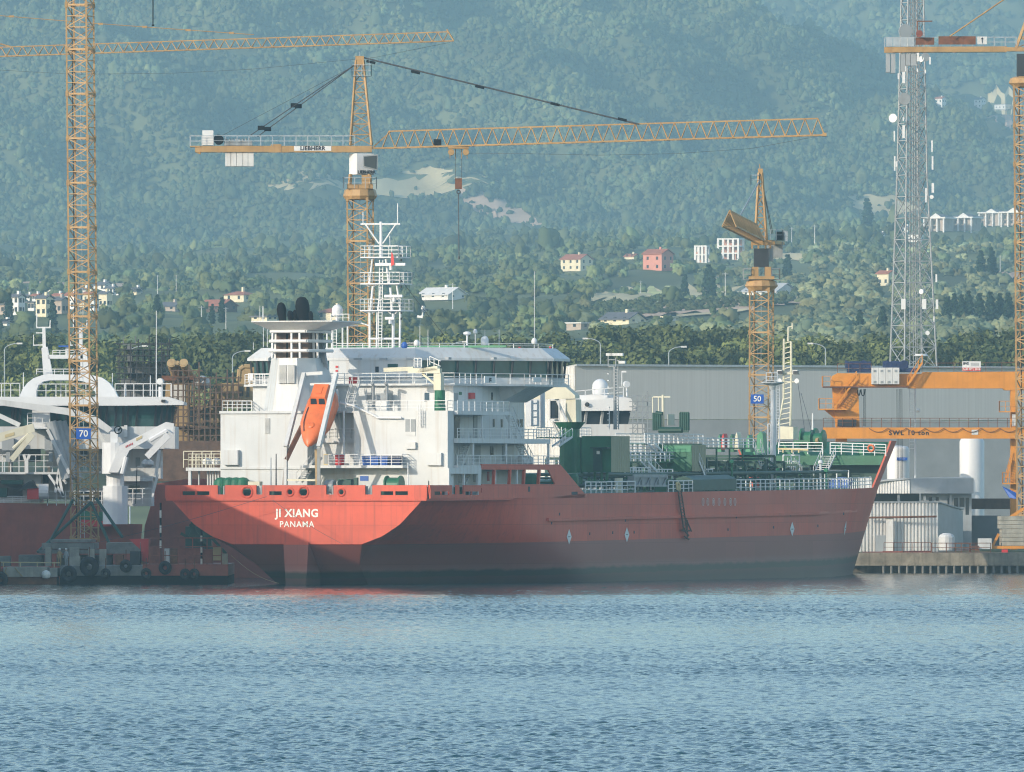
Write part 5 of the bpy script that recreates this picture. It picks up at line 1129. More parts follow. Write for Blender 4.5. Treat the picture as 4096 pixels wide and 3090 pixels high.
for x in (466,508,558,608,659,710,748):
    c, t_, u_ = on_side(23, x, 240); nn_ = t_.cross(u_).normalized(); g_ = MB(); n = 18
    for i in range(n):
        a0, a1 = 6.283*i/n, 6.283*(i+1)/n
        P_ = lambda a_, k: c+nn_*.04+t_*(math.cos(a_)*.36*k)+u_*(math.sin(a_)*.42*k)
        g_.poly([P_(a0,.86),P_(a0,1),P_(a1,1),P_(a1,.86)], nn_*.012)
    g_.poly([c+nn_*.04-t_*.05-u_*.2, c+nn_*.04+t_*.05-u_*.2, c+nn_*.04+t_*.05+u_*.2, c+nn_*.04-t_*.05+u_*.2], nn_*.012)
    g_.build('oval_mark', M['wall_white'], H)
# ---- superstructure
zC, zB_, zAk, zBr = 18.35, 15.45, 12.6, 21.3
xL = A(3,380,1100,6).x; x1 = A(3,1105,1200,6).x; x2 = A(3,1490,1200,6).x; xR = A(5,455,1200,6).x
cas = TB('engine_casing', 'white', lambda b: b.box((xL,6,9.13),(x1,15,zC)))
TB('ledge', 'white', lambda b: (b.box((xL-.06,5.8,zC-.25),(x1+.05,6.0,zC+.02)), b.box((xL,5.85,A(3,0,1510,6).z-.1),(x1,6,A(3,0,1510,6).z+.1))), cas)
acc = TB('accommodation', 'white', lambda b: (b.box((x2,6,9.13),(xR,7.6,zC)), b.box((x1,13,9.14),(x2,14,zC-.01)), b.box((-11.3,7.6,9.14),(12,33.5,zC-.005)), b.box((-11.3,14,zC),(12,33.4,zBr-.2))))
TB('deck_slab', 'white', lambda b: (b.box((x1,4.2,zAk-.3),(A(3,1900,1500,4.2).x,5.99,zAk)), b.box((x1+.01,6.0,zAk-.3),(x2-.01,12.99,zAk)), b.box((x1+.01,7.2,zB_-.45),(x2-.01,12.99,zB_)), b.box((x1+.01,6.0,zC-.2),(x2-.01,12.99,zC))), acc)
eA, eB, eC = Sx(5,1525,1450,15.2).y, Sx(5,1432,1215,15.2).y, Sx(5,1050,940,15.2).y
for z, e, th in ((zAk,eA,.28),(zB_,eB,.5),(zC,eC,.4)):
    w_ = TB('side_walkway', 'white', lambda b: b.box((12.01,7.61,z-th),(15.24,e,z)), acc)
    TB('railing', 'white_plain', lambda b: rail(b, [(15.15,7.7,z),(15.15,e-.05,z),(12.1,e-.05,z)], 1.05, 3, 1.5, .032), w_)
TB('side_frame', 'white', lambda b: (b.box((15.0,5.2,zAk-.9),(15.26,yA,zAk-.29)), b.poly([(15.0,yA-.9,9.2),(15.0,yA-.3,9.2),(15.0,yA-.02,zAk-.9),(15.0,yA-.9,zAk-.9)],(.26,0,0)), b.box((15.0,5.2,10.4),(15.26,5.6,zAk-.9))), acc)
TB('pillar', 'white_plain', lambda b: [b.box((14.95,y,9.2),(15.15,y+.2,zAk-.3)) for y in (9.5,18,24,30)] and [b.box((14.95,y,zAk),(15.15,y+.22,zB_-.5)) for y in (12.0,21,eA-3)] and [b.box((14.95,y,zB_),(15.12,y+.18,zC-.4)) for y in (14.5,22)], acc)
# stairs along the side
for (n, xa, ya, xb, yb_, lx) in ((5,1105,1200,1005,975,13.2),(5,1205,1450,1100,1250,13.2),(5,530,1450,610,1250,13.2),(5,560,1640,650,1480,13.4)):
    a, b2 = Sx(n,xa,ya,lx), Sx(n,xb,yb_,lx); TB('stairway', 'offwhite', lambda b: stair(b, a, b2, (.8,0,0), 10), acc)
# doors, windows and fittings of the accommodation
for x0,y0,x1_,y1_,m,nm in ((510,770,552,846,'steel','door'),(232,768,276,842,'steel','window'),(870,765,883,836,'window_dark','window'),(961,765,973,828,'window_dark','window'),(1079,765,1093,838,'window_dark','window'),(1102,765,1116,838,'window_dark','window'),
                         (475,995,508,1208,'window_dark','door'),(520,995,566,1208,'window_dark','door'),(886,1020,900,1095,'window_dark','window'),(962,1020,975,1098,'window_dark','window'),(1115,1020,1130,1095,'window_dark','window'),(1145,1020,1168,1095,'window_dark','window'),(700,985,735,1200,'steel','door'),
                         (690,1265,765,1430,'steel','door'),(862,1280,888,1360,'window_dark','window'),(975,1275,1000,1420,'grey','door'),(700,1520,740,1620,'steel','door'),(830,1520,850,1610,'red','fire_box')):
    TB(nm, m, lambda b: sbox(b,5,x0,y0,x1_,y1_,12.01,.05), acc)
TB('fire_box', 'red', lambda b: sbox(b,5,652,768,697,825,12.01,.25), acc); TB('safety_sign', 'green', lambda b: sbox(b,5,562,760,588,788,12.01,.03), acc)
TB('storage_drum', 'offwhite', lambda b: b.tube(Sx(5,1140,1415,13.5), Sx(5,1235,1415,13.5), .5, n=14), acc)
for x0,y0,x1_,y1_,m,nm,d in ((53,1020,148,1140,'steel','window',.05),(60,1240,158,1303,'offwhite','ventilation_box',.35),(265,1340,405,1460,'white','locker',.4),(55,1140,148,1178,'offwhite','grille',.05)):
    TB(nm, m, lambda b: abox(b,5,x0,y0,x1_,y1_,5.995,d), acc)
TB('window_mullion', 'white_plain', lambda b: abox(b,5,97,1020,104,1140,5.94,.04), acc)
for x0,y0,x1_,y1_,m,nm,d in ((750,1090,792,1220,'offwhite','louvre',.06),(415,1358,540,1482,'white','locker',.55),(1370,1600,1490,1645,'green_dark','equipment_box',.5),(1545,1575,1615,1615,'blue','notice',.03)):
    TB(nm, m, lambda b: abox(b,3,x0,y0,x1_,y1_,5.99,d), cas)
lv = MB()
for i in range(14): yy = 1096+i*9; abox(lv,3,753,yy,789,yy+3,5.92,.05)
lv.build('louvre_slats', M['steel'], cas)
for x0,y0,x1_,y1_,m,nm in ((1420,1090,1500,1260,'dark','recess_shade'),(1250,1315,1500,1400,'dark','recess_shade')):
    TB(nm, m, lambda b: abox(b,3,x0,y0,x1_,y1_,12.97,.03), acc)  # dark sheets on the recess back wall stand in for its shade
# upper aft wall fittings at C deck
for x0,y0,x1_,y1_,m,nm in ((1600,882,1640,955,'steel','door'),(2080,880,2100,955,'steel','door')):
    TB(nm, m, lambda b: abox(b,3,x0,y0,x1_,y1_,13.99,.05), acc)
for x in (1655,1768):
    p, q, r_ = A(3,x,1020,12.5), A(3,x,815,12.5), A(3,x-14,800,11.5); TB('vent_pipe', 'steel', lambda b: b.path([p,q,r_],.16,8), acc)
TB('ventilation_unit', 'steel', lambda b: abox(b,3,1705,885,1818,945,13.6,1.0), acc)
TB('locker', 'offwhite', lambda b: abox(b,3,1700,945,1790,1030,8.5,.8), acc)
TB('fire_box', 'red', lambda b: abox(b,3,1462,750,1522,806,14.5,.4), acc)
TB('railing', 'white_plain', lambda b: (rail(b, [(A(3,395,1000,6.1).x,15,zC),(A(3,395,1000,6.1).x,6.15,zC),(A(3,640,1000,6.1).x,6.15,zC)], 1.1, 3, 1.2, .035), rail(b, [(A(3,1380,1000,6.1).x,6.15,zC),(xR-.1,6.15,zC),(xR-.1,7.5,zC)], 1.05, 3, 1.5, .032)), acc)
p_, q_ = A(3,1280,1500,4.3), A(3,1895,1500,4.3)
TB('railing', 'white_plain', lambda b: rail(b, [(p_.x,4.3,zAk),(q_.x,4.3,zAk),(q_.x,6,zAk)], 1.15, 4, 1.3, .032), acc)
TB('railing', 'white_plain', lambda b: rail(b, [(A(3,1270,0,7.3).x,7.3,zB_),(x2-.1,7.3,zB_)], 1.05, 3, 1.0, .032), acc)
TB('stairway', 'offwhite', lambda b: stair(b, A(3,1010,1630,4.5), A(3,1180,1420,5.5), (.3,.8,0), 12), acc)
TB('stairway', 'offwhite', lambda b: stair(b, A(3,1425,1010,11), A(3,1480,815,12.5), (.8,0,0), 11), acc)
TB('wall_pipe', 'white_plain', lambda b: (b.path([A(3,1375,965,5.7),A(3,1480,985,5.7),A(3,1650,1065,5.7),A(3,1690,1088,5.7),A(3,1890,1090,5.7)],.12,6), b.path([A(5,195,880,5.7),A(5,195,1090,5.7)],.07,6)), acc)
TB('ladder', 'white_plain', lambda b: ladder(b, A(5,172,1090,5.6), A(5,172,885,5.6), (.5,0,0)), acc)
# port side platform
zp = A(3,0,1505,7).z
TB('port_platform', 'white', lambda b: (b.box((A(3,110,0,7).x,6.4,zp-.35),(xL,12,zp)), b.box((A(3,113,0,6.6).x,6.5,9.13),(A(3,135,0,6.6).x,6.8,zp-.35)), [b.box((A(3,x,0,7.5).x,7.4,9.13),(A(3,x,0,7.5).x+.14,7.6,zp-.35)) for x in (195,270,292,314,336,358)]))
TB('railing', 'cream', lambda b: rail(b, [(A(3,112,0,6.5).x,12,zp),(A(3,112,0,6.5).x,6.5,zp),(xL,6.5,zp)], 1.45, 4, .9, .035))
TB('railing', 'cream', lambda b: rail(b, [(A(3,72,0,9).x,9,zp),(A(3,380,0,9).x,9,zp)], 1.75, 2, 1.2, .04))
# ---- bridge
wx0, wx1 = A(3,628,0,20).x, 5.0
plan = [(wx0,20),(A(3,800,0,20).x,20),(A(3,800,0,20).x,20.5),(A(3,1290,0,20.5).x,20.5),(A(3,1290,0,20).x,20),(wx1,20),(15.3,33),(15.3,37.5),(wx0,37.5)]
slab = [(wx0-.4,19.2),(-11.6,19.2),(-11.6,13.4),(12.4,13.4),(12.4,21),(15.4,25.5),(15.4,38),(wx0-.4,38)]
br = TB('bridge_deck', 'white', lambda b: b.poly([(x,y,zBr-.22) for x, y in slab], (0,0,.22)))
def scl(pl, k, cx=0, cy=29): return [(cx+(x-cx)*k, cy+(y-cy)*k) for x, y in pl]
zw0, zw1, zr = 22.0, 23.85, 25.25
bridge = TB('wheelhouse', 'white', lambda b: b.poly([(x,y,zBr) for x, y in scl(plan,.985)], (0,0,zw0-zBr)))
aw = MB(); awx0 = A(3,1290,0,20).x
aw.poly([(awx0,19.9,zw0),(A(5,205,0,19.9).x,19.9,zw0),(A(5,205,0,19.9).x,19.9,zw1),(awx0,19.9,zw1)], (0,.2,0)); aw.build('aft_wall', M['white'], bridge)
TB('wheelhouse_glass', 'glass', lambda b: b.poly([(x,y,zw0) for x, y in scl(plan,.975)], (0,0,zw1-zw0)), bridge)
def seg(p, q, n): return [(p[0]+(q[0]-p[0])*i/n, p[1]+(q[1]-p[1])*i/n) for i in range(n+1)]
mu = MB()
for (x, y) in seg((5.4,20.6),(15.0,32.8),7)+seg((15.15,33),(15.15,37),3)+seg((wx0+.2,20.05),(A(3,790,0,20).x,20.05),3): mu.beam((x,y,zw0),(x*1.012,y-.05,zw1),.16,.2)
mu.build('window_mullions', M['dark'], bridge)
rb_ = MB(); o_ = scl(plan,1.02); i_ = scl(plan,.93,0,30); n = len(plan)
rb_.add([(x,y,zw1) for x, y in o_]+[(x,y,zw1+.28) for x, y in o_]+[(x,y,zr) for x, y in i_], [tuple(range(n-1,-1,-1))]+[(i,(i+1)%n,n+(i+1)%n,n+i) for i in range(n)]+[(n+i,n+(i+1)%n,2*n+(i+1)%n,2*n+i) for i in range(n)]+[tuple(range(2*n,3*n))])
roof = rb_.build('bridge_roof', M['white'], tk)
TB('railing', 'white_plain', lambda b: rail(b, [(x,y,zr) for x, y in scl(plan,.91,0,30)[3:8]], .45, 2, 3.0, .035), roof)
TB('roof_coaming', 'green_light', lambda b: b.box((A(3,1300,0,26).x,26,zr),(13,26.3,zr+.22)), roof)
TB('railing', 'white_plain', lambda b: rail(b, [(-11.5,13.5,zBr),(12.3,13.5,zBr),(12.3,21,zBr),(15.3,25.6,zBr),(15.3,37.9,zBr)], 1.1, 3, 1.6, .033), br)
TB('railing', 'white_plain', lambda b: rail(b, [(wx0-.3,19.3,zBr),(-11.7,19.3,zBr)], 1.1, 4, .6, .035), br)
TB('wing_bracket', 'white', lambda b: b.poly([(12.0,26,zBr-.22),(15.3,27,zBr-.22),(12.0,27,zBr-1.9)], (0,7,0)), br)
TB('name_board', 'white_plain', lambda b: b.box((15.32,Sx(5,800,0,15.3).y,Sx(5,0,655,15.3).z),(15.4,Sx(5,905,0,15.3).y,Sx(5,0,590,15.3).z)), br)
TB('name_board', 'white_plain', lambda b: b.box((15.32,Sx(5,1262,0,15.3).y,Sx(5,0,638,15.3).z),(15.4,Sx(5,1340,0,15.3).y,Sx(5,0,588,15.3).z)), br)
text('lettering', 'JIX', .5, M['letter_dark'], br, (15.42,Sx(5,853,0,15.3).y,Sx(5,0,624,15.3).z), (0,1,0), (0,0,1), bold=.02)
TB('name_board', 'white_plain', lambda b: abox(b,3,612,718,652,775,19.2,.08), br)
for x0,y0,x1_,y1_,m,nm in ((1672,662,1700,708,'window_dark','window'),(1775,640,1860,680,'glass','window'),(1340,655,1362,672,'red','notice'),(1340,690,1360,705,'red','notice')):
    TB(nm, m, lambda b: abox(b,3,x0,y0,x1_,y1_,19.88,.04), bridge)
for x in (1530,1745,1970): TB('floodlight', 'grey', lambda b: abox(b,3,x-28,590,x+28,606,19.2,.4), roof)
for x in (460,893): q = Sx(5,x,440,12); TB('floodlight', 'grey', lambda b: b.box(q-V((.2,.4,.12)), q+V((.2,.4,.12))), roof)
TB('dark_gear_backing', 'green_dark', lambda b: b.box((13.0,.9,9.13),(14.4,12.5,10.3)))  # dark box added behind the side openings so they show dark, not white
# ---- funnel
f0 = [(A(3,738,1035,9).x,9),(A(3,815,1035,6.4).x,6.4),(A(3,1028,1035,6.4).x,6.4),(A(3,1235,1000,9).x,9),(A(3,1235,1000,9).x,12.6),(A(3,738,1035,9).x,12.6)]
f1 = [(A(3,805,595,9).x,9),(A(3,868,595,7).x,7),(A(3,1018,595,7).x,7),(A(3,1168,595,9).x,9),(A(3,1168,595,9).x,12.2),(A(3,805,595,9).x,12.2)]
zf0, zf1, zf2, zf3 = zC, A(3,0,595,8).z, A(3,0,365,8).z, A(3,0,288,8).z
fn = TB('funnel', 'white', lambda b: b.add([(x,y,zf0) for x, y in f0]+[(x,y,zf1) for x, y in f1], [(5,4,3,2,1,0),(6,7,8,9,10,11)]+[(i,(i+1)%6,6+(i+1)%6,6+i) for i in range(6)]))
for a_, b2 in ((868,936),(940,1004)):
    lo = TB('louvre', 'offwhite', lambda b: abox(b,3,a_,648,b2,802,6.75,.25), fn)
    ls = MB()
    for i in range(17): abox(ls,3,a_+3,652+i*9,b2-3,655+i*9,6.49,.05)
    ls.build('louvre_slats', M['steel'], lo)
cxf = (f1[1][0]+f1[2][0])/2+.1; wf = (f1[3][0]-f1[0][0])/2
TB('uptake_casing', 'brown', lambda b: [b.box((cxf-wf*.78+i*wf*.53,8.2,zf1),(cxf-wf*.78+i*wf*.53+wf*.44,11.8,zf2)) for i in range(3)], fn)
for yy in (375,455,535):
    z = A(3,0,yy,8).z; w_ = wf*(1.0+.05*(yy-375)/80)*1.02; pts = [(cxf-w_,9.2,z),(cxf-w_*.8,7,z),(cxf+w_*.75,7,z),(cxf+w_,9.2,z),(cxf+w_,12,z),(cxf-w_,12,z),(cxf-w_,9.2,z)]
    TB('cooling_ring', 'white_plain', lambda b: b.path([V(p) for p in pts], .18, 8), fn)
TB('upright', 'white_plain', lambda b: [b.bar((cxf+wf*k,7.05 if abs(k) < .8 else 9,zf1),(cxf+wf*k*.96,7.05 if abs(k) < .8 else 9,zf2),.2) for k in (-.98,-.78,0.12,.5,.8,.98)], fn)
pc = V((A(3,1003,0,9).x,9.5,0)); 
def plat(b):
    bx = [(A(3,820,0,8).x,7.2),(A(3,1180,0,8).x,7.2),(A(3,1180,0,8).x,12),(A(3,820,0,8).x,12)]; tx = [(A(3,665,0,6.5).x,5.6),(A(3,1340,0,6.5).x,5.6),(A(3,1340,0,6.5).x,13.4),(A(3,665,0,6.5).x,13.4)]
    b.add([(x,y,zf2) for x, y in bx]+[(x,y,zf3-.12) for x, y in tx]+[(x,y,zf3) for x, y in tx], [(3,2,1,0)]+[(i,(i+1)%4,4+(i+1)%4,4+i) for i in range(4)]+[(4+i,4+(i+1)%4,8+(i+1)%4,8+i) for i in range(4)]+[(8,9,10,11)])
TB('funnel_cap', 'offwhite', plat, fn)
for x, w_, top, ly in ((898,40,128,8.5),(968,27,198,8),(1012,26,190,9.5),(1075,60,80,9),(1138,20,204,8.2)):
    r = w_*.0127; h_ = (287-top)*.0127; q = A(3,x,287,ly); TB('exhaust_pipe', 'black', lambda b: b.lathe((q.x,ly,zf3), [(r*.72,0),(r*.95,h_*.4),(r,h_*.62),(r*.86,h_*.82),(r*.55,h_*.95),(r*.1,h_)], 18, (-.04,-.16,1)), fn, smooth=True)
gr = MB()
for i in range(7):
    a, b2 = A(3,1196+i*6,385+i*18,10.5), A(3,1206+i*11,600+i*14,10.5); gr.bar(a, b2, .12)
gr.poly([A(3,1192,370,11),A(3,1235,400,11),A(3,1275,690,11),A(3,1205,620,11)], (0,.15,0)); gr.build('side_grille', M['steel'], fn)
# ---- radome stand and radar mast
q = A(3,1354,238,24); dm = TB('radome_stand', 'white_plain', lambda b: (b.tube((q.x,24,A(3,0,330,24).z),(q.x,24,q.z),.2,n=10), b.box((A(3,1262,0,23).x,23,A(3,0,332,23).z),(A(3,1452,0,23).x,25.5,A(3,0,324,23).z)), rail(b,[(A(3,1300,0,23).x,23.05,A(3,0,326,23).z),(A(3,1450,0,23).x,23.05,A(3,0,326,23).z)],1.2,3,.7,.035),
   [b.tube((A(3,x,0,y).x,y,zr),(A(3,x,0,y).x,y,A(3,0,330,y).z),.09,n=6) for x in (1268,1308,1398,1440) for y in (23.1,25.3)], ladder(b, A(3,1318,510,22.9), A(3,1318,330,22.9), (.42,0,0), .035)))
TB('radome', 'white_plain', lambda b: b.dome((q.x,24,q.z-.05), 46*.0127, 100*.0127), dm, smooth=True)
ms = MB(); P_ = lambda x, y, d=0: A(17,x,y,25+d)
for pts, r in ((((737,290),(737,672)),.16),(((520,316),(945,316)),.1),(((715,525),(562,305)),.08),(((757,525),(905,305)),.08),(((545,182),(545,305)),.05),(((917,92),(917,305)),.06),(((832,440),(835,545)),.04)): ms.path([P_(*p) for p in pts], r, 8)
for d in (0, 2.4):
    for pts, r in ((((645,690),(612,960)),.1),(((790,690),(822,960)),.13),(((650,985),(622,1250)),.13),(((838,1000),(858,1250)),.13),(((740,980),(702,1250)),.1),(((905,960),(945,1250)),.1),(((615,1265),(617,1650)),.14),(((870,1280),(868,1655)),.16),(((945,1265),(940,1650)),.12),(((698,1265),(690,1650)),.1)): ms.path([P_(x,y,d) for x, y in pts], r, 8)
for y, x0, x1_ in ((675,520,925),(960,515,940),(1248,515,952)):
    a, b2 = P_(x0,y,-.4), P_(x1_,y,-.4); ms.box((a.x,24.5,a.z-.06),(b2.x,28,a.z+.06)); rail(ms, [(a.x,24.55,a.z),(b2.x,24.55,a.z),(b2.x,27.9,a.z),(a.x,27.9,a.z),(a.x,24.55,a.z)], 125*.3715*.0268, 3, 1.1, .028)
ms.path([P_(605,1550),P_(950,1550)],.12,6); ms.path([P_(520,1380),P_(610,1410)],.07,6)
for s_ in (((615,985),(570,965)),((655,985),(690,965)),((610,1270),(560,1250)),((640,1275),(680,1250)),((845,1280),(810,1250)),((890,1280),(920,1250))): ms.path([P_(*p) for p in s_], .09, 6)
mm = ms.build('radar_mast', M['white_plain'], tk)
TB('ladder', 'white_plain', lambda b: ladder(b, P_(708,1640,-.3), P_(722,700,-.3), (.4,0,0), .035), mm)
for x0, x1_, y in ((680,1002,751),(778,970,1091),(785,880,1330)):
    a, b2 = P_(x0,y,-.6), P_(x1_,y,-.6); TB('radar_scanner', 'white_plain', lambda b: (b.box((a.x,a.y-.15,a.z-.14),(b2.x,a.y+.15,a.z+.14)), b.tube(((a.x+b2.x)/2,a.y+.1,a.z-.6),((a.x+b2.x)/2,a.y+.1,a.z),.18,n=8)), mm)
for x, y in ((952,655),(953,705),(955,930),(955,990),(955,1270),(955,1335)): q = P_(x,y); TB('signal_lamp', 'dark', lambda b: b.tube(q-V((0,0,.12)), q+V((0,0,.12)), .11, n=8), mm)
fl = MB(); pts = [(850,612),(866,640),(876,690),(880,750),(862,760),(846,772),(843,700)]; fl.poly([P_(x,y,-.9) for x, y in pts], (.0,.03,0)); fo = fl.build('flag', M['red']); fo.location = SO; fo.rotation_euler = (0,0,RZ); tag(fo, 'small red flag hanging limp on the radar mast', 'flag')
TB('aerial_wire', 'cable', lambda b: b.path([P_(925,880), A(17,1200,1240,29), A(17,1430,1530,33)], .03, 4), mm)
# antennas on the bridge roof
q = Sx(5,808,305,6); TB('radome', 'white_plain', lambda b: b.dome((q.x,q.y,q.z-.1), .42, 1.0), roof, smooth=True)
for x, y, r, m in ((158,290,.32,'white_plain'),(1281,275,.34,'white_plain'),(718,180,.24,'white_plain'),(42,312,.34,'blue')):
    q = Sx(5,x,y,6); TB('aerial_dome', m, lambda b: (b.lathe(q-V((0,0,r)), [(r*.7,0),(r,r*.5),(r*.9,r*1.3),(r*.5,r*1.9),(.05,2*r)], 14), b.tube((q.x,q.y,zr),(q.x,q.y,q.z-r*.9),.05,n=6)), roof, smooth=True)
q = Sx(5,640,205,6); TB('aerial_dome', 'white_plain', lambda b: (b.lathe((q.x,q.y,q.z-.2), [(.1,0),(.42,.15),(.4,.35),(.15,.45)], 14), b.tube((q.x,q.y,zr),(q.x,q.y,q.z-.1),.1,n=8)), roof)
for x, y0, y1 in ((190,130,320),(810,165,230),(945,165,320),(1282,-390,250),(267,165,320)):
    a, b2 = Sx(5,x,y1,5), Sx(5,x,y0,5); TB('whip_aerial', 'white_plain', lambda b: b.tube((a.x,a.y,min(a.z,zr)), b2, .045, .025, 5), roof)
for x, y0, y1 in ((737,160,500),(770,330,500),(708,155,280),(730,158,280),(653,460,520)): TB('whip_aerial', 'white_plain', lambda b: b.tube(A(3,x,y1,22), A(3,x,y0,22), .04, .025, 5), roof)
# ---- lifeboat launching frame and lifeboat
dv_ = MB()
for xt, xb, ya_, yb_ in ((1078,925,7.5,1.8),(1345,1200,3.9,-1.3)):
    a, b2 = A(3,xt,722,ya_), A(3,xb,1335,yb_); dv_.beam(a, b2, .42, .5)
    c = A(3,xb-2,1650,max(.6,yb_)); dv_.beam(b2, c, .35, .35)
dv_.beam(A(3,1070,725,7.5), A(3,1235,715,7.5), .3, .35); dv_.beam(A(3,1130,810,6.4), A(3,1310,805,6.4), .25, .25)
lf_ = dv_.build('launching_frame', M['white'], tk)
TB('frame_strut', 'white', lambda b: (b.beam(A(3,1345,740,7.5), A(3,1225,1300,4.6), .3, .3), b.beam(A(3,1350,850,7.3), A(3,1385,1260,7.5), .25, .25), b.beam(A(3,1330,1060,6), A(3,1240,1240,4), .25, .25)), lf_)
TB('frame_strut', 'rust', lambda b: (b.beam(A(3,1060,1160,3.0), A(3,925,1440,1.8), .45, .45), b.beam(A(3,925,1440,1.8), A(3,912,1650,1.8), .3, .3)), lf_, label='rust stained lower strut')
TB('frame_leg', 'buff', lambda b: b.beam(A(3,1185,1350,1.6), A(3,1192,1650,1.6), .4, .4), lf_, label='rusty orange leg')
for x, y0, y1 in ((880,1045,1640),(1225,1040,1640)): TB('frame_post', 'cream', lambda b: b.beam(A(3,x,y1,2.2), A(3,x,y0,2.2), .26, .26), lf_)
TB('cross_tie', 'cream', lambda b: b.beam(A(3,925,1608,1.8), A(3,1190,1610,1.8), .16, .2), lf_)
TB('mast_post', 'white_plain', lambda b: b.tube(A(3,1408,1480,5.3), A(3,1408,1030,5.3), .1, n=8), acc)
lbt = thing('lifeboat', 'orange free fall lifeboat hanging bow down on the white frame at the tanker stern', 'lifeboat', SO, RZ)
nose, tail = A(3,1108,1330,.2), A(3,1262,905,5.4); ax = (tail-nose); Lb = ax.length; ax.normalize()
side = V((1,.05,0)); side = (side-ax*side.dot(ax)).normalized(); upb = side.cross(ax); upb = upb if upb.y < 0 else -upb
def bsec(t):
    w_ = 1.72*min(1, (t/.42))**.62*(1 if t < .85 else 1-.25*(t-.85)/.15); return max(.05, w_)
def lb_mesh(b):
    n = 16; ts = [0,.04,.1,.18,.28,.4,.55,.7,.85,.95,1]; vs = []; fs = []
    for t in ts:
        w_ = bsec(t); hu = (.95 if t < .5 else .95+.2*(t-.5))*min(1,(t/.3))**.6+.05; hd = .95*min(1,(t/.35))**.7+.05
        c = nose+ax*(Lb*t)
        for i in range(n):
            a = 2*math.pi*i/n; ca, sa = math.cos(a), math.sin(a); ca = math.copysign(abs(ca)**.75, ca); sa = math.copysign(abs(sa)**.8, sa)
            vs.append(c+side*(w_*ca)+upb*((hu if sa > 0 else hd)*sa))
    for j in range(len(ts)-1):
        for i in range(n): fs.append((j*n+i,j*n+(i+1)%n,(j+1)*n+(i+1)%n,(j+1)*n+i))
    fs += [tuple(range(n-1,-1,-1)), tuple(range((len(ts)-1)*n, len(ts)*n))]; b.add(vs, fs)
LB = MB(); lb_mesh(LB); LB.build('hull', M['orange_boat'], lbt, smooth=True)
fg = MB(); fg.ring(nose+ax*(Lb*.5)+upb*.02, ax, 1.5, .07, 24, 6)
cb2 = MB(); c0 = nose+ax*(Lb*.70); c1_ = nose+ax*(Lb*1.0); hw = 1.15
prof = [(c0-ax*.15+upb*.9), (c0+ax*.35+upb*1.75), (c1_-ax*.1+upb*1.85), (c1_+ax*.05+upb*.7)]
cb2.add([p-side*hw for p in (prof[0],prof[3])]+[p-side*hw*.72 for p in prof[1:3]]+[p+side*hw for p in (prof[0],prof[3])]+[p+side*hw*.72 for p in prof[1:3]], [(0,2,3,1),(4,5,7,6),(0,4,6,2),(2,6,7,3),(3,7,5,1),(0,1,5,4)])
cp = cb2.build('conning_tower', M['orange_boat'], lbt)
fa, fb2 = (prof[0]+prof[1])/2, None; fnn = side.cross(prof[1]-prof[0]).normalized(); fnn = fnn if fnn.dot(V((0,-1,0))) > 0 else -fnn
for s_ in (-.46,.46):
    c = prof[0].lerp(prof[1], .52)+side*s_+fnn*.02; u_ = (prof[1]-prof[0]).normalized()*.30
    MB().poly([c-side*.36-u_, c+side*.36-u_, c+side*.3+u_, c-side*.3+u_], fnn*.03).build('window', M['window_dark'], cp)
MB().poly([prof[1].lerp(prof[2],.25)-side*.3, prof[1].lerp(prof[2],.25)+side*.3, prof[1].lerp(prof[2],.8)+side*.3, prof[1].lerp(prof[2],.8)-side*.3], upb*.06).build('hatch', M['orange_boat'], cp)
hc = nose+ax*(Lb*.3)+upb*.85; MB().lathe(hc, [(.42,-.2),(.42,.12),(.3,.2)], 16, upb).build('hatch', M['orange_boat'], lbt)
gb = MB(); gb.path([nose+ax*(Lb*t)-side*(bsec(t)*.6)+upb*(.86*min(1,t/.3)**.6+.12) for t in (.2,.35,.5,.65)], .05, 5); gb.build('grab_rail', M['dark'], lbt)
# ---- stern deck gear
for x in (525,585,635,685): q = A(4,x,230,3.5+.002*x); TB('mooring_drum', 'green', lambda b: (b.lathe((q.x,q.y,9.3), [(.8,0),(.86,.9),(.84,1.35),(.68,1.75),(.4,1.98),(.05,2.05)], 18)))
q = A(4,1797,230,3.2); TB('mooring_drum', 'green', lambda b: b.lathe((q.x-.9,q.y,10.5), [(.3,0),(1.0,.05),(1.02,.2),(.8,.3),(.8,1.5),(1.02,1.6),(1.0,1.78),(.3,1.8)], 20, (1,.05,0)))
q = A(4,1327,235,3.2); TB('mooring_drum', 'steel', lambda b: b.lathe((q.x-.5,q.y,10.35), [(.3,0),(.72,.05),(.75,.9),(.7,1.0)], 16, (1,.1,0)))
TB('winch_frame', 'green_dark', lambda b: (abox(b,4,1405,222,1502,262,3.4,.8), abox(b,4,1515,205,1538,262,3.4,.4)))
for x0_, x1_ in ((235,450),(690,760),(870,985),(1005,1065),(1100,1170),(1385,1445),(1695,1915)):
    q0_, q1_ = A(4,x0_,300,1.3), A(4,x1_,300,1.3); TB('dark_gear_backing', 'green_dark', lambda b: b.box((q0_.x,1.3,9.13),(q1_.x,2.3,10.25)))  # dark boxes put behind bulwark openings to darken them, standing for mooring gear
TB('bollard', 'cream', lambda b: abox(b,4,745,234,830,265,3.0,.8))
for x, y0, y1, m in ((892,58,262,'galv'),(930,30,262,'letter_dark'),(1902,95,262,'white_plain'),(2055,228,270,'dark')): TB('post', m, lambda b: b.tube(A(4,x,y1,1.2), A(4,x,y0,1.2), .075, .05, 6))
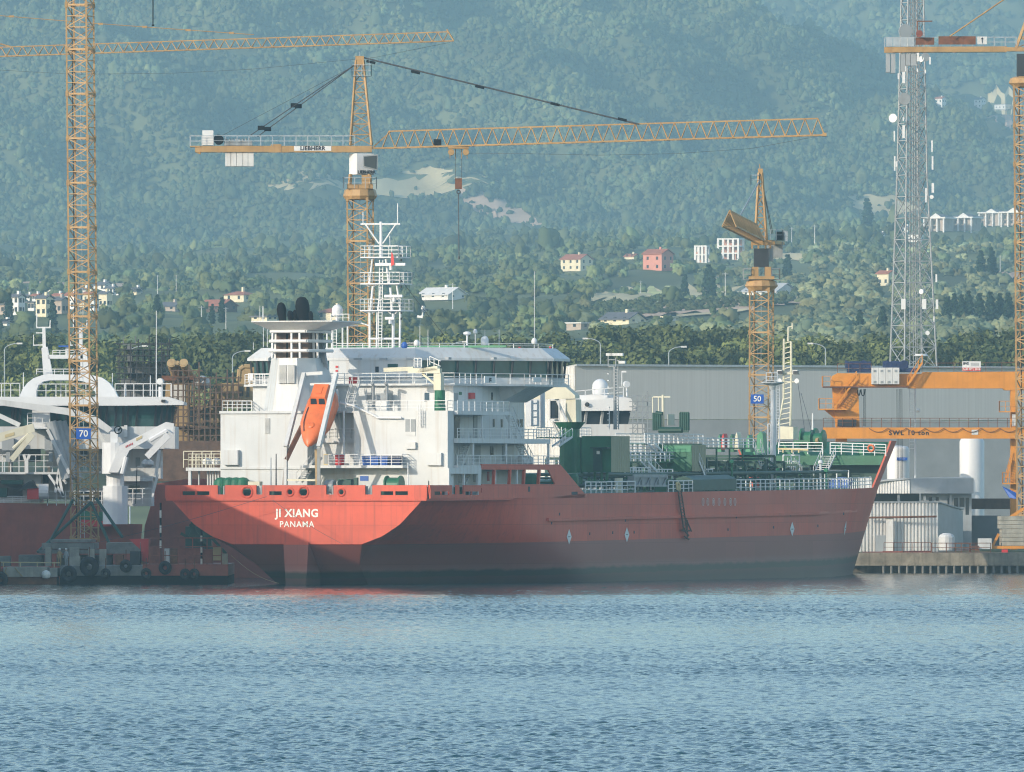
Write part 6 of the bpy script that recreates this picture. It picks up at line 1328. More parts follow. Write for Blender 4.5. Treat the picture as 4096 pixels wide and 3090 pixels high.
for i, x in enumerate((270,346)):
    q = A(3,x,1457,7.2); o = MB().lathe((0,-.6,0), [(.12,0),(.34,.08),(.37,.4),(.37,.8),(.34,1.1),(.12,1.2)], 14, (0,1,0)).build('liferaft_canister', M['white_plain']); o.location = SO+Matrix.Rotation(RZ,3,'Z') @ q; o.rotation_euler = (0,0,RZ)
    tag(o, ['white liferaft canister on the port platform, nearer the ship side','white liferaft canister on the port platform, next to the casing wall'][i], 'liferaft', 'liferaft canisters')
def on_ship(name, label, cat, q, group=None): return thing(name, label, cat, SO+Matrix.Rotation(RZ,3,'Z') @ V(q), RZ, group)
for x0, x1_, m, lb in ((1338,1412,'red','red plastic drum on the tanker deck behind the railing'),(1572,1640,'blue','blue bin on the tanker deck, nearest the red drum'),(1645,1710,'blue','blue bin on the tanker deck, middle of the three'),(1716,1786,'blue','blue bin on the tanker deck, beside the dark bin'),(1802,1890,'tarp','dark navy bin at the end of the row of bins')):
    q0_, q1_ = A(3,x0,1490,5.2), A(3,x1_,1412,5.2); w_ = q1_.x-q0_.x; t = on_ship('drum' if m == 'red' else 'waste_bin', lb, 'drum' if m == 'red' else 'bin', ((q0_.x+q1_.x)/2,5.2,zAk), 'bins on the tanker deck')
    if m == 'red': MB().lathe((0,0,0), [(w_*.45,0),(w_*.5,.1),(w_*.47,.5),(w_*.5,.55),(w_*.5,.95)], 16).build('body', M[m], t); MB().lathe((0,0,.95), [(w_*.5,0),(w_*.5,.12),(w_*.2,.2)], 16).build('lid', M[m], t)
    else: MB().add([(-w_*.42,-.35,0),(w_*.42,-.35,0),(w_*.42,.35,0),(-w_*.42,.35,0),(-w_*.5,-.42,.9),(w_*.5,-.42,.9),(w_*.5,.42,.9),(-w_*.5,.42,.9)], [(3,2,1,0),(4,5,6,7),(0,1,5,4),(1,2,6,5),(2,3,7,6),(3,0,4,7)]).build('body', M[m], t); MB().box((-w_*.52,-.46,.905),(w_*.52,.46,1.0)).build('lid', M[m], t)
o = on_ship('notice_board', 'yellow framed blue notice board beside the bins on the tanker', 'notice board', (A(3,1258,0,5).x,5,zAk)); p, q = A(3,1240,1500,5), A(3,1280,1402,5); MB().box((p.x-A(3,1258,0,5).x,0,.02),(q.x-A(3,1258,0,5).x,.06,1.2)).build('frame', M['field_dry'], o); MB().box((p.x-A(3,1258,0,5).x+.07,-.02,.15),(q.x-A(3,1258,0,5).x-.07,.0,1.1)).build('board', M['steel'], o)
# ---- provision crane on the C deck
pc_ = MB(); q = A(5,380,930,9); r = 50*.0111
pc_.lathe((q.x,9,zC), [(r*1.1,0),(r*1.1,.5),(r,.7),(r,A(5,0,745,9).z-zC)], 16); cr1 = pc_.build('crane_pedestal', M['green'], tk)
TB('crane_house', 'cream', lambda b: (abox(b,5,352,585,420,745,9.4,.9), b.poly([A(5,190,575,9.3),A(5,385,560,9.3),A(5,380,510,9.3),A(5,210,540,9.3)], (0,-.7,0))), cr1)
TB('crane_boom', 'cream', lambda b: (b.beam(A(5,390,560,8.9), A(5,85,555,8.9), .6, .5), b.beam(A(3,1990,680,9), A(3,1745,690,8.6), .5, .45), b.beam(A(5,340,690,9), A(5,215,585,9), .22, .22)), cr1)
TB('crane_platform', 'white_plain', lambda b: (rail(b,[A(5,135,520,9.2),A(5,205,520,9.2)],.9,3,.4,.035), b.beam(A(5,285,420,9.2),A(5,388,465,9.2),.07,.07), b.beam(A(5,285,470,9.2),A(5,388,515,9.2),.07,.07), [b.bar(A(5,x,y,9.2),A(5,x,y-80,9.2),.07) for x, y in ((265,520),(285,500),(325,525),(370,540))]), cr1)
# ---- hose handling crane amidships
L2 = 62
c2 = MB(); q = A(5,1618,1180,L2); c2.lathe((q.x,L2,deckz(L2)), [(1.1,0),(1.1,A(5,0,1120,L2).z-deckz(L2)),(1.75,A(5,0,1052,L2).z-deckz(L2))], 18); cp2 = c2.build('crane_pedestal', M['green'], tk)
TB('crane_house', 'cream', lambda b: (b.poly([A(5,1578,1050,L2-.6),A(5,1680,1050,L2-.6),A(5,1675,830,L2-.6),A(5,1580,830,L2-.6)], (0,1.6,0)), b.box(A(5,1530,1062,L2-1), A(5,1715,1048,L2+1))), cp2)
TB('crane_boom', 'cream', lambda b: b.poly([A(5,1185,775,L2-.9),A(5,1190,830,L2-.9),A(5,1560,826,L2-.9),A(5,1672,822,L2-.9),A(5,1668,790,L2-.9),A(5,1540,680,L2-.9),A(5,1490,662,L2-.9),A(5,1340,735,L2-.9)], (0,1.3,0)), cp2)
TB('crane_cab', 'offwhite', lambda b: (b.box(A(5,1428,1040,L2-1.6), A(5,1520,1020,L2-.2)), b.box(A(5,1428,840,L2-1.6), A(5,1520,828,L2-.2)), [b.bar(A(5,x,1030,L2-yy),A(5,x,835,L2-yy),.1) for x in (1430,1517) for yy in (.25,1.55)]), cp2)
TB('cab_window', 'window_dark', lambda b: b.box(A(5,1436,1015,L2-1.4), A(5,1512,845,L2-.3)), cp2)
TB('luffing_cylinder', 'offwhite', lambda b: (b.tube(A(5,1500,845,L2-1.2), A(5,1595,1045,L2-1.2), .16, n=8), b.tube(A(5,1455,1045,L2), A(5,1520,1180,L2), .14, n=8)), cp2)
TB('top_railing', 'white_plain', lambda b: (rail(b,[A(5,1490,690,L2),A(5,1665,700,L2)],1.2,3,.7,.035), b.beam(A(5,1480,645,L2),A(5,1560,650,L2),.3,.3)), cp2)
TB('boom_rest', 'white_plain', lambda b: ([b.bar(A(5,x,1090,48),A(5,x,840,48),.2) for x in (1262,1318)]+[b.bar(A(5,1262,y,48),A(5,1318,y,48),.16) for y in (870,940,1000,1080)], b.tube(A(5,1362,1100,48),A(5,1360,700,48),.26,n=10)))
# ---- cargo deck: tanks houses, catwalks, pipes
def house_on(n, x0, xm, x1_, y0, y1, ly):
    a, b2 = A(n,x0,y1,ly), A(n,xm,y0,ly); e = Sx(n,x1_,y0,b2.x); o = MB().box((a.x,ly,a.z),(b2.x,e.y,b2.z)).build('deck_house', M['green'], tk)
    MB().corr((b2.x+.02,ly,0),(b2.x+.02,e.y,0),a.z,b2.z,.5,.05).build('beige_cladding', M['beige_panel'], o)
    return o, a, b2, e
dh, a, b2, e = house_on(6,300,582,757,822,1168,54)
TB('door', 'green_dark', lambda b: abox(b,6,420,940,500,1160,53.99,.25), dh); TB('notice', 'letter', lambda b: abox(b,6,445,965,475,996,53.7,.03), dh); TB('canopy', 'green_dark', lambda b: abox(b,6,412,928,575,942,53.99,.9), dh)
TB('side_wing', 'green', lambda b: abox(b,6,262,835,300,1170,54.4,.3), dh)
TB('house_legs', 'green', lambda b: [b.tube(A(6,x,1280,54.5),A(6,x+5,1168,54.5),.16,n=8) for x in (300,370,425,490,540)], dh)
dh2, a, b2, e = house_on(6,1040,1352,1482,905,1160,84)
TB('manifold_house_panel', 'green_light', lambda b: abox(b,6,1090,915,1345,975,83.98,.04), dh2)
crng = random.Random(5)
for i in range(15):
    x = -11+i*1.55+crng.uniform(-.3,.3); y0, y1 = crng.uniform(44,70), crng.uniform(110,140); z = 10.1+crng.choice((0,.35,.8,1.2)); TB('cargo_pipe', 'green_dark' if i % 3 else 'green', lambda b: b.tube((x,y0,z+.006*y0),(x,y1,z+.006*y1),crng.choice((.13,.2,.28)),n=8))
for y in (90,93,96,99,102,105,108,111,114,118,122):
    def fr(b):
        h_ = crng.uniform(2.2,4.2)
        for x in (-9,-4,1,6,10.5): b.bar((x,y,9.9+.0),(x,y,10.3+h_),.24)
        b.beam((-9,y,10.3+h_),(10.5,y,10.3+h_),.3,.3); b.beam((-9,y,10.3+h_*.55),(10.5,y,10.3+h_*.55),.25,.25)
        for k in range(5): x = crng.uniform(-9,10); b.path([V((x,y-.3,10)),V((x,y-.3,10.4+h_*crng.uniform(.5,1))),V((x+1.3,y-.3,10.4+h_*.6))],.14,6)
    TB('pipe_rack', 'green_dark', fr)
for i in range(26):
    x, y = crng.uniform(-6,11.5), crng.uniform(88,126); h_ = crng.uniform(1.4,3.6); TB('vent_post', crng.choice(('green','green_light','white_plain','galv','green')), lambda b: (b.tube((x,y,10),(x,y,10.2+h_),.13,n=7), b.lathe((x,y,10.2+h_), [(.12,0),(.3,.1),(.3,.35),(.1,.5)], 8)))
def tank_top(x, y, s, m='green'): TB('deck_tank', m, lambda b: b.lathe((x,y,9.8), [(s,0),(s,1.6),(s*.8,1.95),(.1,2.05)], 14))
for x, y, s in ((10,48,.9),(12.5,46,.6),(7,47,.8),(4,50,1.0),(11,75,.7),(9,100,.9)): tank_top(x, y, s)
def cat(lx, n, xa, xb, y, w_, name='catwalk'):
    a, b2 = Sx(n,xa,y,lx), Sx(n,xb,y,lx); o = TB(name, 'green', lambda b: (b.box((lx-w_,a.y,a.z-.14),(lx,b2.y,a.z)), [b.bar((lx-.1,yy,9.9),(lx-.1,yy,a.z-.1),.16) for yy in np.arange(a.y+.5,b2.y,4)]))
    TB('railing', 'white_plain', lambda b: (rail(b,[(lx,a.y,a.z),(lx,b2.y,a.z)],1.05,3,1.5,.05), rail(b,[(lx-w_,a.y,a.z),(lx-w_,b2.y,a.z)],1.05,3,1.5,.05)), o); return a, b2
for args in ((7,6,760,1060,980,2.2),(7,6,900,1460,890,3.5),(9,6,770,1100,1065,2),(9,6,1095,1370,1065,3),(8,6,1455,1940,930,3),(11,6,795,955,1215,1),(11,6,1020,1170,1230,1),(11,6,1380,1550,1228,1),(5,5,1540,1820,1190,3)): cat(*args)
for n, xa, ya, xb, yb_, lx in ((6,1010,1220,870,1065,9.5),(6,1090,1060,930,890,7.5),(6,1360,1220,1230,1065,9.5),(6,1425,1225,1360,1065,10.5),(6,2015,1145,1945,930,8),(6,20,920,150,830,6),(7,850,1440,780,1370,9)):
    a, b2 = Sx(n,xa,ya,lx), Sx(n,xb,yb_,lx); TB('stairway', 'white_plain', lambda b: stair(b, a, b2, (.8,0,0), 11, .05))
# midship derrick / hose tower and light post
TB('hose_tower', 'green_dark', lambda b: ([b.tube(A(6,x,770,88+d),A(6,x,600,88+d),.17,n=7) for x in (990,1010,1030,1050,1245,1262,1280,1298,1318) for d in (0,1.5)], [b.beam(A(6,985,y,88),A(6,1060,y,88),.2,.2) for y in (610,680,750)], [b.beam(A(6,1240,y,88),A(6,1320,y,88),.2,.2) for y in (600,650,720,780)], b.tube(A(6,1040,765,88),A(6,1262,765,88),.35,n=8), b.tube(A(6,1010,600,88),A(6,1075,610,88),.22,n=8)))
TB('hose_tower_post', 'cream', lambda b: (b.tube(A(6,1078,740,89),A(6,1078,430,89),.16,n=8), b.bar(A(6,985,450,89),A(6,1150,450,89),.14), b.bar(A(6,980,600,89),A(6,978,450,89),.1), b.bar(A(6,1035,600,89),A(6,1035,450,89),.1), b.box(A(6,1125,720,88),A(6,1185,615,90))))
lp_ = TB('light_tower', 'steel', lambda b: (b.tube(A(6,622,760,70),A(6,617,160,70),.2,.16,8), ladder(b, A(6,622,760,69.6), A(6,617,160,69.6), (.4,0,0), .045), b.box(A(6,552,162,70),A(6,640,154,71)), [b.bar(A(6,x,158,70),A(6,x,50,70),.1) for x in (556,628)], b.bar(A(6,556,95,70),A(6,628,95,70),.1), b.bar(A(6,640,100,70),A(6,715,130,70),.12)))
for x, y in ((570,46),(605,46),(668,46),(690,120)): q = A(6,x,y,69.6); TB('floodlight', 'offwhite', lambda b: b.box(q-V((.38,.2,.14)), q+V((.38,.2,.16))), lp_)
TB('step_bracket', 'white_plain', lambda b: [abox(b,6,552,y-4,568,y+4,69.6,.2) for y in (230,292,356,420,546,610,670,730)]+[b.bar(A(6,566,800,69.6),A(6,566,545,69.6),.09)], lp_)
q = A(7,655,1500,112); ly = 112
wp = TB('cargo_post', 'white_plain', lambda b: (b.tube((q.x,ly,10.0),(A(7,648,690,ly).x,ly,A(7,648,690,ly).z),.32,.27,12), b.lathe(A(7,645,690,ly), [(.3,0),(.45,.5),(1.3,.75),(1.35,.9)], 14), rail(b,[A(7,590,640,ly),A(7,692,640,ly)],1.3,3,.6,.04)))
TB('ladder', 'white_plain', lambda b: ladder(b, A(7,680,1180,ly-.3), A(7,680,660,ly-.3), (.4,0,0), .04), wp); TB('floodlight', 'dark', lambda b: b.box(A(7,592,640,ly-.8),A(7,658,612,ly-.4)), wp)
TB('rail_box', 'white_plain', lambda b: rail(b,[A(7,605,1400,ly-1),A(7,630,1400,ly-1)],5.2,3,.4,.06), wp)
# rail along the edge of the main deck, gangway, covered gear
def edge_rail(y0, y1, name='railing'): TB(name, 'white_plain', lambda b: [rail(b, [(hb(y,10)-.12,y,deckz(y)),(hb(min(y+6,y1),10)-.12,min(y+6,y1),deckz(y))], 1.25, 3, 1.5, .055) for y in np.arange(y0, y1, 6)])
yg0, yg1 = Sx(6,812,1340,15.2).y, Sx(6,1130,1340,15.2).y; yt0, yt1 = Sx(6,1362,1300,15.2).y, Sx(6,1775,1300,15.2).y
edge_rail(43, yg0); edge_rail(yg1, yt0); edge_rail(yt1, 149)
TB('port_railing', 'white_plain', lambda b: [rail(b, [(-hb(y,10)+.12,y,deckz(y)),(-hb(min(y+6,149),10)+.12,min(y+6,149),deckz(y))], 1.2, 3, 1.5, .045) for y in np.arange(43, 149, 6)])
gw = TB('gangway', 'steel', lambda b: (b.box((14.9,yg0,11.35),(15.1,yg1,11.7)), b.box((14.9,yg0,10.35),(15.1,yg1,10.55)), [b.bar((15,yg0+(yg1-yg0)*i/8,10.45),(15,yg0+(yg1-yg0)*(i+(.5 if i%2 else -.5)+.5)/8,11.4),.12) for i in range(8)], b.box((14.3,yg0,10.4),(14.9,yg1,11.5))))
TB('covered_gear', 'green_dark', lambda b: b.poly([(13.2,yt0,9.9),(15.25,yt0,9.9),(15.25,yt0,11.1),(14.2,yt0,11.55),(13.2,yt0,11.3)], (0,yt1-yt0,.15)))
TB('deck_locker', 'cream', lambda b: b.tube((14.3,Sx(6,655,1290,14.3).y,9.7),(14.3,Sx(6,655,1290,14.3).y,11.3),.45,n=10))
TB('hose', 'field_dry', lambda b: b.path([Sx(6,1215,1335,15.3),Sx(6,1208,1275,15.3),Sx(6,1222,1268,15.3),Sx(6,1238,1290,15.4),Sx(6,1236,1345,15.45)],.14,6))
pl_ = MB(); a, b2 = Sx(6,1222,1345,15.5), Sx(23,300,500,15.7); ladder(pl_, a, b2, (0,.9,0), .06, .34); pl_.path([Sx(23,300,480,15.6),Sx(23,340,540,15.6)],.12,5); pl_.path([Sx(23,315,385,15.6),Sx(23,340,440,15.6),Sx(23,365,500,15.6)],.09,5); pl_.path([Sx(23,280,490,15.6),Sx(23,355,495,15.6)],.1,5); pl_.path([Sx(23,305,545,15.6),Sx(23,345,570,15.6)],.1,5); pl_.path([Sx(23,330,400,15.6),Sx(23,330,560,15.6)],.08,5); pl_.build('pilot_ladder', M['brown'], tk)
# ---- forecastle
fz = 14.0; yf = 150
def shell(b, sg, z0, z1, off, t):
    ysx = [150,153,156,159,162,165,168,170.5,172.5,174.2,175.4,176]; vs = []; fs = []; nz_ = 7
    for y in ysx:
        for i in range(nz_):
            z = z0(y)+(z1-z0(y))*i/(nz_-1); z = max(z, (y-163)/.826+.02 if y > 163 else z); z = min(z, z1)
            h_ = hb(y, z); vs += [(sg*max(0,h_-off), y, z), (sg*max(0,h_-off-t), y, z)]
    k = 2*nz_
    for i in range(len(ysx)-1):
        for j in range(nz_-1):
            for d in (0, 1): fs.append((i*k+2*j+d, i*k+2*j+2+d, (i+1)*k+2*j+2+d, (i+1)*k+2*j+d))
        fs.append((i*k+2*nz_-2, i*k+2*nz_-1, (i+1)*k+2*nz_-1, (i+1)*k+2*nz_-2))
    for j in range(nz_-1): fs.append((2*j,2*j+1,2*j+3,2*j+2))
    b.add(vs, fs)
for sg in (-1, 1): TB('bow_shell', 'hull_red', lambda b: shell(b, sg, lambda y: deckz(y)-.05, 15.75, 0, .24), None)
TB('bow_bulwark_lining', 'green_light', lambda b: shell(b, -1, lambda y: fz, 15.72, .26, .06))
TB('bow_bulwark_lining', 'green_light', lambda b: shell(b, 1, lambda y: fz, 15.72, .26, .06))
TB('bulwark_stay', 'green_light', lambda b: [b.poly([(-hb(y,14.2)+.3,y,fz),(-hb(y,14.2)+1.1,y,fz),(-hb(y,15.5)+.35,y,15.6)], (0,.15,0)) for y in (152,155,158,161,164,167,170)])
TB('forecastle_deck', 'green', lambda b: deck(b,yf,175,10,lambda y: fz,.3))
TB('forecastle_front', 'green', lambda b: b.poly([(-hb(yf,fz-1.1)+.27,yf-.02,fz-1.1),(hb(yf,fz-1.1)-.27,yf-.02,fz-1.1),(hb(yf,fz)-.27,yf-.02,fz+.02),(-hb(yf,fz)+.27,yf-.02,fz+.02)], (0,.3,0)))
TB('forecastle_bulkhead', 'green_dark', lambda b: b.poly([(-hb(yf+2.8,10.2)+.32,yf+2.5,10.1),(hb(yf+2.8,10.2)-.32,yf+2.5,10.1),(hb(yf+2.8,13.9)-.32,yf+2.5,fz-.1),(-hb(yf+2.8,13.9)+.32,yf+2.5,fz-.1)], (0,.3,0)))
TB('railing', 'white_plain', lambda b: (rail(b, [A(7,700,1262,yf),A(7,1090,1262,yf)], 1.35, 4, 1.6, .05), rail(b, [A(7,1160,1262,yf),A(7,1655,1280,yf)], 1.35, 4, 1.4, .05)))
TB('stairway', 'white_plain', lambda b: stair(b, A(7,1010,1450,yf-3.5), A(7,1095,1265,yf), (1.6,0,0), 11, .06))
TB('mooring_winch', 'green', lambda b: (b.lathe(A(7,900,1130,yf+6), [(.4,0),(1.3,.05),(1.35,.25),(.9,.35),(.9,1.6),(1.35,1.7),(1.3,1.95),(.4,2)], 18, (1,.1,0)), b.lathe(A(7,985,1135,yf+5), [(.4,0),(1.15,.05),(1.2,.25),(.8,.35),(.8,1.4),(1.2,1.5),(1.15,1.7),(.3,1.8)], 18, (1,.1,0)), b.box(A(7,830,1172,yf+4),A(7,1090,1140,yf+8))))
TB('winch_drum_end', 'buff', lambda b: b.tube(A(7,1040,1142,yf+4.5),A(7,1062,1142,yf+4.4),.35,n=12))
for (x0,x1_,y0,y1,m) in ((500,570,1060,1140,'green_light'),(150,190,1085,1130,'green_light'),(255,300,1085,1130,'green'),(405,450,1090,1130,'green_light'),(185,225,1080,1105,'red'),(305,345,1068,1108,'cream')):
    p, q = A(7,x0,y1,140), A(7,x1_,y0,140); TB('deck_fitting', m, lambda b: b.poly([(p.x,140,p.z-1.5),(q.x,140,p.z-1.5),(q.x-.2,140,q.z-.2),((p.x+q.x)/2,140,q.z),(p.x+.1,140,q.z-.5)], (0,1.2,0)))
TB('yellow_rail', 'field_dry', lambda b: (b.bar(A(7,695,1215,yf-.5),A(7,965,1225,yf-.5),.2), [b.bar(A(7,x,1225,yf-.5),A(7,x,1250,yf-.5),.15) for x in (740,820,880)]))
lr = MB(); lr.ring(A(7,1522,1210,yf-.15),(0,1,0),.36,.11,18,8); o = lr.build('lifebuoy', M['orange_boat']); o.location = SO; o.rotation_euler = (0,0,RZ); tag(o, 'orange lifebuoy hung on the forecastle railing of the tanker', 'lifebuoy')
q = A(7,1245,1450,yf-2); bx = on_ship('tarpaulin_bundle', 'blue tarpaulin covered bundle behind a railing under the tanker forecastle', 'bundle', (q.x,yf-2,deckz(yf))); w_ = (A(7,1340,0,yf-2).x-A(7,1150,0,yf-2).x)/2
MB().poly([(-w_,-.4,0),(w_,-.4,0),(w_*.97,-.4,1.0),(w_*.3,-.4,1.25),(-w_*.5,-.4,1.1),(-w_,-.4,.6)], (0,.9,0)).build('cover', M['blue'], bx)
TB('railing', 'white_plain', lambda b: (rail(b, [(q.x-w_*1.1,yf-3,deckz(yf)),(q.x+w_*1.1,yf-3,deckz(yf))], 2.0, 2, 1.3, .06), rail(b, [A(7,740,1438,yf-4),A(7,885,1438,yf-4)], 2.2, 3, 1.0, .06)))
# foremast
fm = MB(); lv_ = 158; G = lambda x, y, d=0: A(7,x,y,lv_+d)
fm.poly([G(695,1130),G(830,1130),G(830,1020),G(700,1015)], (0,1.6,0))
for d in (0,1.1):
    for pts in (((700,1010),(745,760),(748,235)),((805,1010),(812,750),(812,260))): fm.path([G(x,y,d) for x, y in pts], .14, 6)
    for i in range(17): yy = 1000-i*45; fm.bar(G(740 if yy < 760 else 700+(1010-yy)*.18, yy, d), G(812, yy-20, d), .1)
fm.path([G(785,260),G(788,130)], .12, 6); fm.path([G(788,132),G(820,125)], .07, 5); fm.path([G(822,150),G(822,95)], .1, 5); fm.path([G(690,548),G(885,548)], .1, 6); fm.path([G(705,620),G(870,620)], .08, 6)
fmo = fm.build('foremast', M['cream'], tk)
for x in (715,853): TB('floodlight', 'offwhite', lambda b: b.box(G(x-30,552,-.6), G(x+32,515,.1)), fmo); TB('lamp_glass', 'dark', lambda b: b.box(G(x-24,548,-.68), G(x+26,522,-.61)), fmo)
for x in (712,865): TB('loudspeaker', 'white_plain', lambda b: b.lathe(G(x,612), [(.1,-.3),(.32,.1),(.3,.16)], 10, (0,-1,0)), fmo)
TB('mast_stay', 'cable', lambda b: (b.tube(G(870,620),G(930,1040,-8),.035,n=4), b.tube(G(900,720),G(1000,1080,-9),.03,n=4)), fmo)
TB('jackstaff', 'white_plain', lambda b: b.tube(A(7,1003,1085,160),A(7,1003,900,160),.14,.08,8))
for k, (n, xa, ya, xb, yb_, Ya, Yb, lb) in enumerate(((4,860,345,-382,683,1168,1177,'thin mooring rope from the stern fairlead down to the pontoon at left'),(4,905,372,1420,695,1166.5,1162.5,'thin rope hanging across the red transom to the right'),(4,600,780,950,985,1176,1172,'pale slack rope dipping from the pontoon corner to the water'))):
    a, b2 = W(n,xa,ya,Ya), W(n,xb,yb_,Yb); pts = [a.lerp(b2, t)-V((0,0,math.sin(math.pi*t)*(.25 if k < 2 else .5))) for t in np.linspace(0,1,9)]
    o = MB().path(pts, .022, 5).build('mooring_rope', M['cable' if k < 2 else 'buff']); tag(o, lb, 'rope')
# ---------------------------------------------------------------- white and orange offshore vessel at the left
def fbox(mb, n, x0, y0, x1, y1, Y, dep):
    p, q = W(n,x0,y1,Y), W(n,x1,y0,Y); return mb.box((p.x,Y,p.z),(q.x,Y+dep,q.z))
Y = 1236
ov = thing('offshore_vessel', 'white and orange offshore vessel with arched mast, behind the tower crane at left', 'ship', at(300, 2343, Y))
def OB(name, m, f, parent=None, smooth=False):
    mb = MB(); f(mb); return mb.build(name, M[m], parent or ov, smooth, world=True)
def fx(n, *r): 
    def g(b):
        for (x0,y0,x1,y1,Yo,d) in r: fbox(b,n,x0,y0,x1,y1,Y+Yo,d)
    return g
OB('hull', 'orange_hull', lambda b: b.add([W(2,x,y,Y+d) for d in (0,30) for x, y in ((-260,690),(880,700),(890,870),(1260,880),(1250,1000),(1180,1445),(-260,1445))], [(6,5,4,3,2,1,0),(7,8,9,10,11,12,13)]+[(i,(i+1)%7,7+(i+1)%7,7+i) for i in range(7)]))
mainw = OB('superstructure', 'white', fx(1,(-140,1266,1460,1452,0,14),(-140,1440,300,1560,6,6),(380,1440,900,1600,6,6),(880,1450,1340,1700,4,8)))
OB('lower_house', 'white', fx(2,(-200,432,360,690,7,8),(200,432,362,560,1.5,6),(430,432,620,660,7,8),(1095,455,1350,720,5,6),(700,560,1090,880,5,6)))
OB('deck_slab', 'white', fx(2,(-200,418,620,438,-.5,9),(620,410,900,430,2,8),(1090,455,1345,500,.5,6)))
gl = OB('bridge_window_band', 'glass', lambda b: b.poly([W(1,-140,1092,Y+.2),W(1,1462,1095,Y+.2),W(1,1440,1266,Y+1.2),W(1,-140,1266,Y+1.2)], (0,9,0)))
for x in (95,120,160,470,545,640,720,830,880,960,1020,1060,1135,1290,1340,1385,1430):
    OB('window_mullion', 'dark', lambda b: b.beam(W(1,x+14,1095,Y+.1), W(1,x,1266,Y+1.05), .22, .2), gl)
OB('bridge_door', 'white_plain', fx(1,(268,1120,415,1290,-.3,1.2)))
OB('bridge_wing_frame', 'offwhite', fx(1,(1035,1255,1062,1355,-.6,.5)))
rf = OB('bridge_roof', 'white_plain', lambda b: b.poly([W(1,-140,1018,Y-1.3),W(1,1060,1018,Y-1.3),W(1,1400,1018,Y-1.3),W(1,1535,1062,Y-1.3),W(1,1530,1086,Y-1.3),W(1,1040,1092,Y-1.3),W(1,-140,1092,Y-1.3)], (0,12,0)))
OB('roof_light', 'dark', fx(1,(1345,1042,1378,1062,-1.6,.3)), rf)
OB('railing', 'white_plain', lambda b: rail(b, [W(1,-140,1018,Y-1),W(1,165,1018,Y-1)], 1.5, 2, 1.1, .045), rf)
OB('railing', 'white_plain', lambda b: (rail(b, [W(1,300,1024,Y-1),W(1,800,1024,Y-1)], 1.5, 2, 1.1, .045), rail(b, [W(1,960,1018,Y-1),W(1,1430,1018,Y-1)], 1.45, 2, 1.1, .045)), rf)
# arched mast foot
oa = [(160,1022),(185,960),(225,905),(280,862),(350,838),(450,830),(760,835),(850,858),(915,905),(955,960),(985,1022)]; ia = [(820,1022),(800,985),(770,945),(740,915),(700,890),(640,880),(420,880),(360,890),(320,920),(302,970),(300,1022)]
def arch(b):
    A_ = [W(1,*p,Y+2) for p in oa]; B_ = [W(1,*p,Y+2) for p in reversed(ia)]
    n = len(A_); vs = A_+B_; vs2 = [v+V((0,3.5,0)) for v in vs]
    fs = []
    for i in range(n-1): fs += [(i,i+1,n+i+1,n+i),(2*n+i,3*n+i,3*n+i+1,2*n+i+1),(i,2*n+i,2*n+i+1,i+1),(n+i,n+i+1,3*n+i+1,3*n+i)]
    b.add(vs+vs2, fs)
ar_ = OB('mast_arch', 'white_plain', arch)
OB('mast_leg', 'white_plain', lambda b: b.poly([W(1,345,610,Y+3),W(1,395,600,Y+3),W(1,440,838,Y+3),W(1,362,838,Y+3)], (0,1.2,0)), ar_)
OB('mast_leg', 'white_plain', lambda b: b.poly([W(1,672,610,Y+3),W(1,718,610,Y+3),W(1,745,838,Y+3),W(1,668,838,Y+3)], (0,1.2,0)), ar_)
OB('mast_bridge', 'white_plain', fx(1,(405,668,690,700,3,1.2)), ar_)
OB('mast_railing', 'white_plain', lambda b: (rail(b,[W(1,440,668,Y+3),W(1,680,668,Y+3)],.5,2,.9,.04), rail(b,[W(1,305,832,Y+2.2),W(1,680,832,Y+2.2)],.6,2,1.1,.04)), ar_)
for x in (365,672):
    OB('mast_pole', 'white_plain', lambda b: (b.beam(W(1,x+4,610,Y+3.4), W(1,x,445,Y+3.4), .36, .36), b.bar(W(1,x-62,440,Y+3.4), W(1,x+58,440,Y+3.4), .16), b.bar(W(1,x-60,440,Y+3.4), W(1,x-58,320,Y+3.4), .12), b.bar(W(1,x+50,440,Y+3.4), W(1,x+54,380,Y+3.4), .12), b.bar(W(1,x-66,485,Y+3.4), W(1,x,485,Y+3.4), .12), b.bar(W(1,x-90,588,Y+3.4), W(1,x,585,Y+3.4), .12), b.bar(W(1,x-86,588,Y+3.4), W(1,x-86,500,Y+3.4), .08)), ar_)
OB('radar_scanner', 'blue', fx(1,(488,590,575,602,2.6,.4)), ar_); OB('radar_pedestal', 'white_plain', fx(1,(545,598,572,668,3,.6)), ar_)
OB('searchlight', 'offwhite', lambda b: b.lathe(W(1,1340,890,Y+3), [(.3,-.4),(.38,.1),(.36,.3)], 14, (-.3,-1,0)), rf); OB('searchlight_post', 'white_plain', lambda b: b.tube(W(1,1340,1018,Y+3), W(1,1340,935,Y+3), .25, n=10), rf)
for x, y0, y1 in ((195,815,950),(508,815,1018),(938,820,955),(1305,300,1018),(1050,900,1010),(1255,840,1010)): OB('whip_aerial', 'white_plain', lambda b: b.tube(W(1,x,y1,Y+4), W(1,x,y0,Y+4), .07, .04, 5), rf)
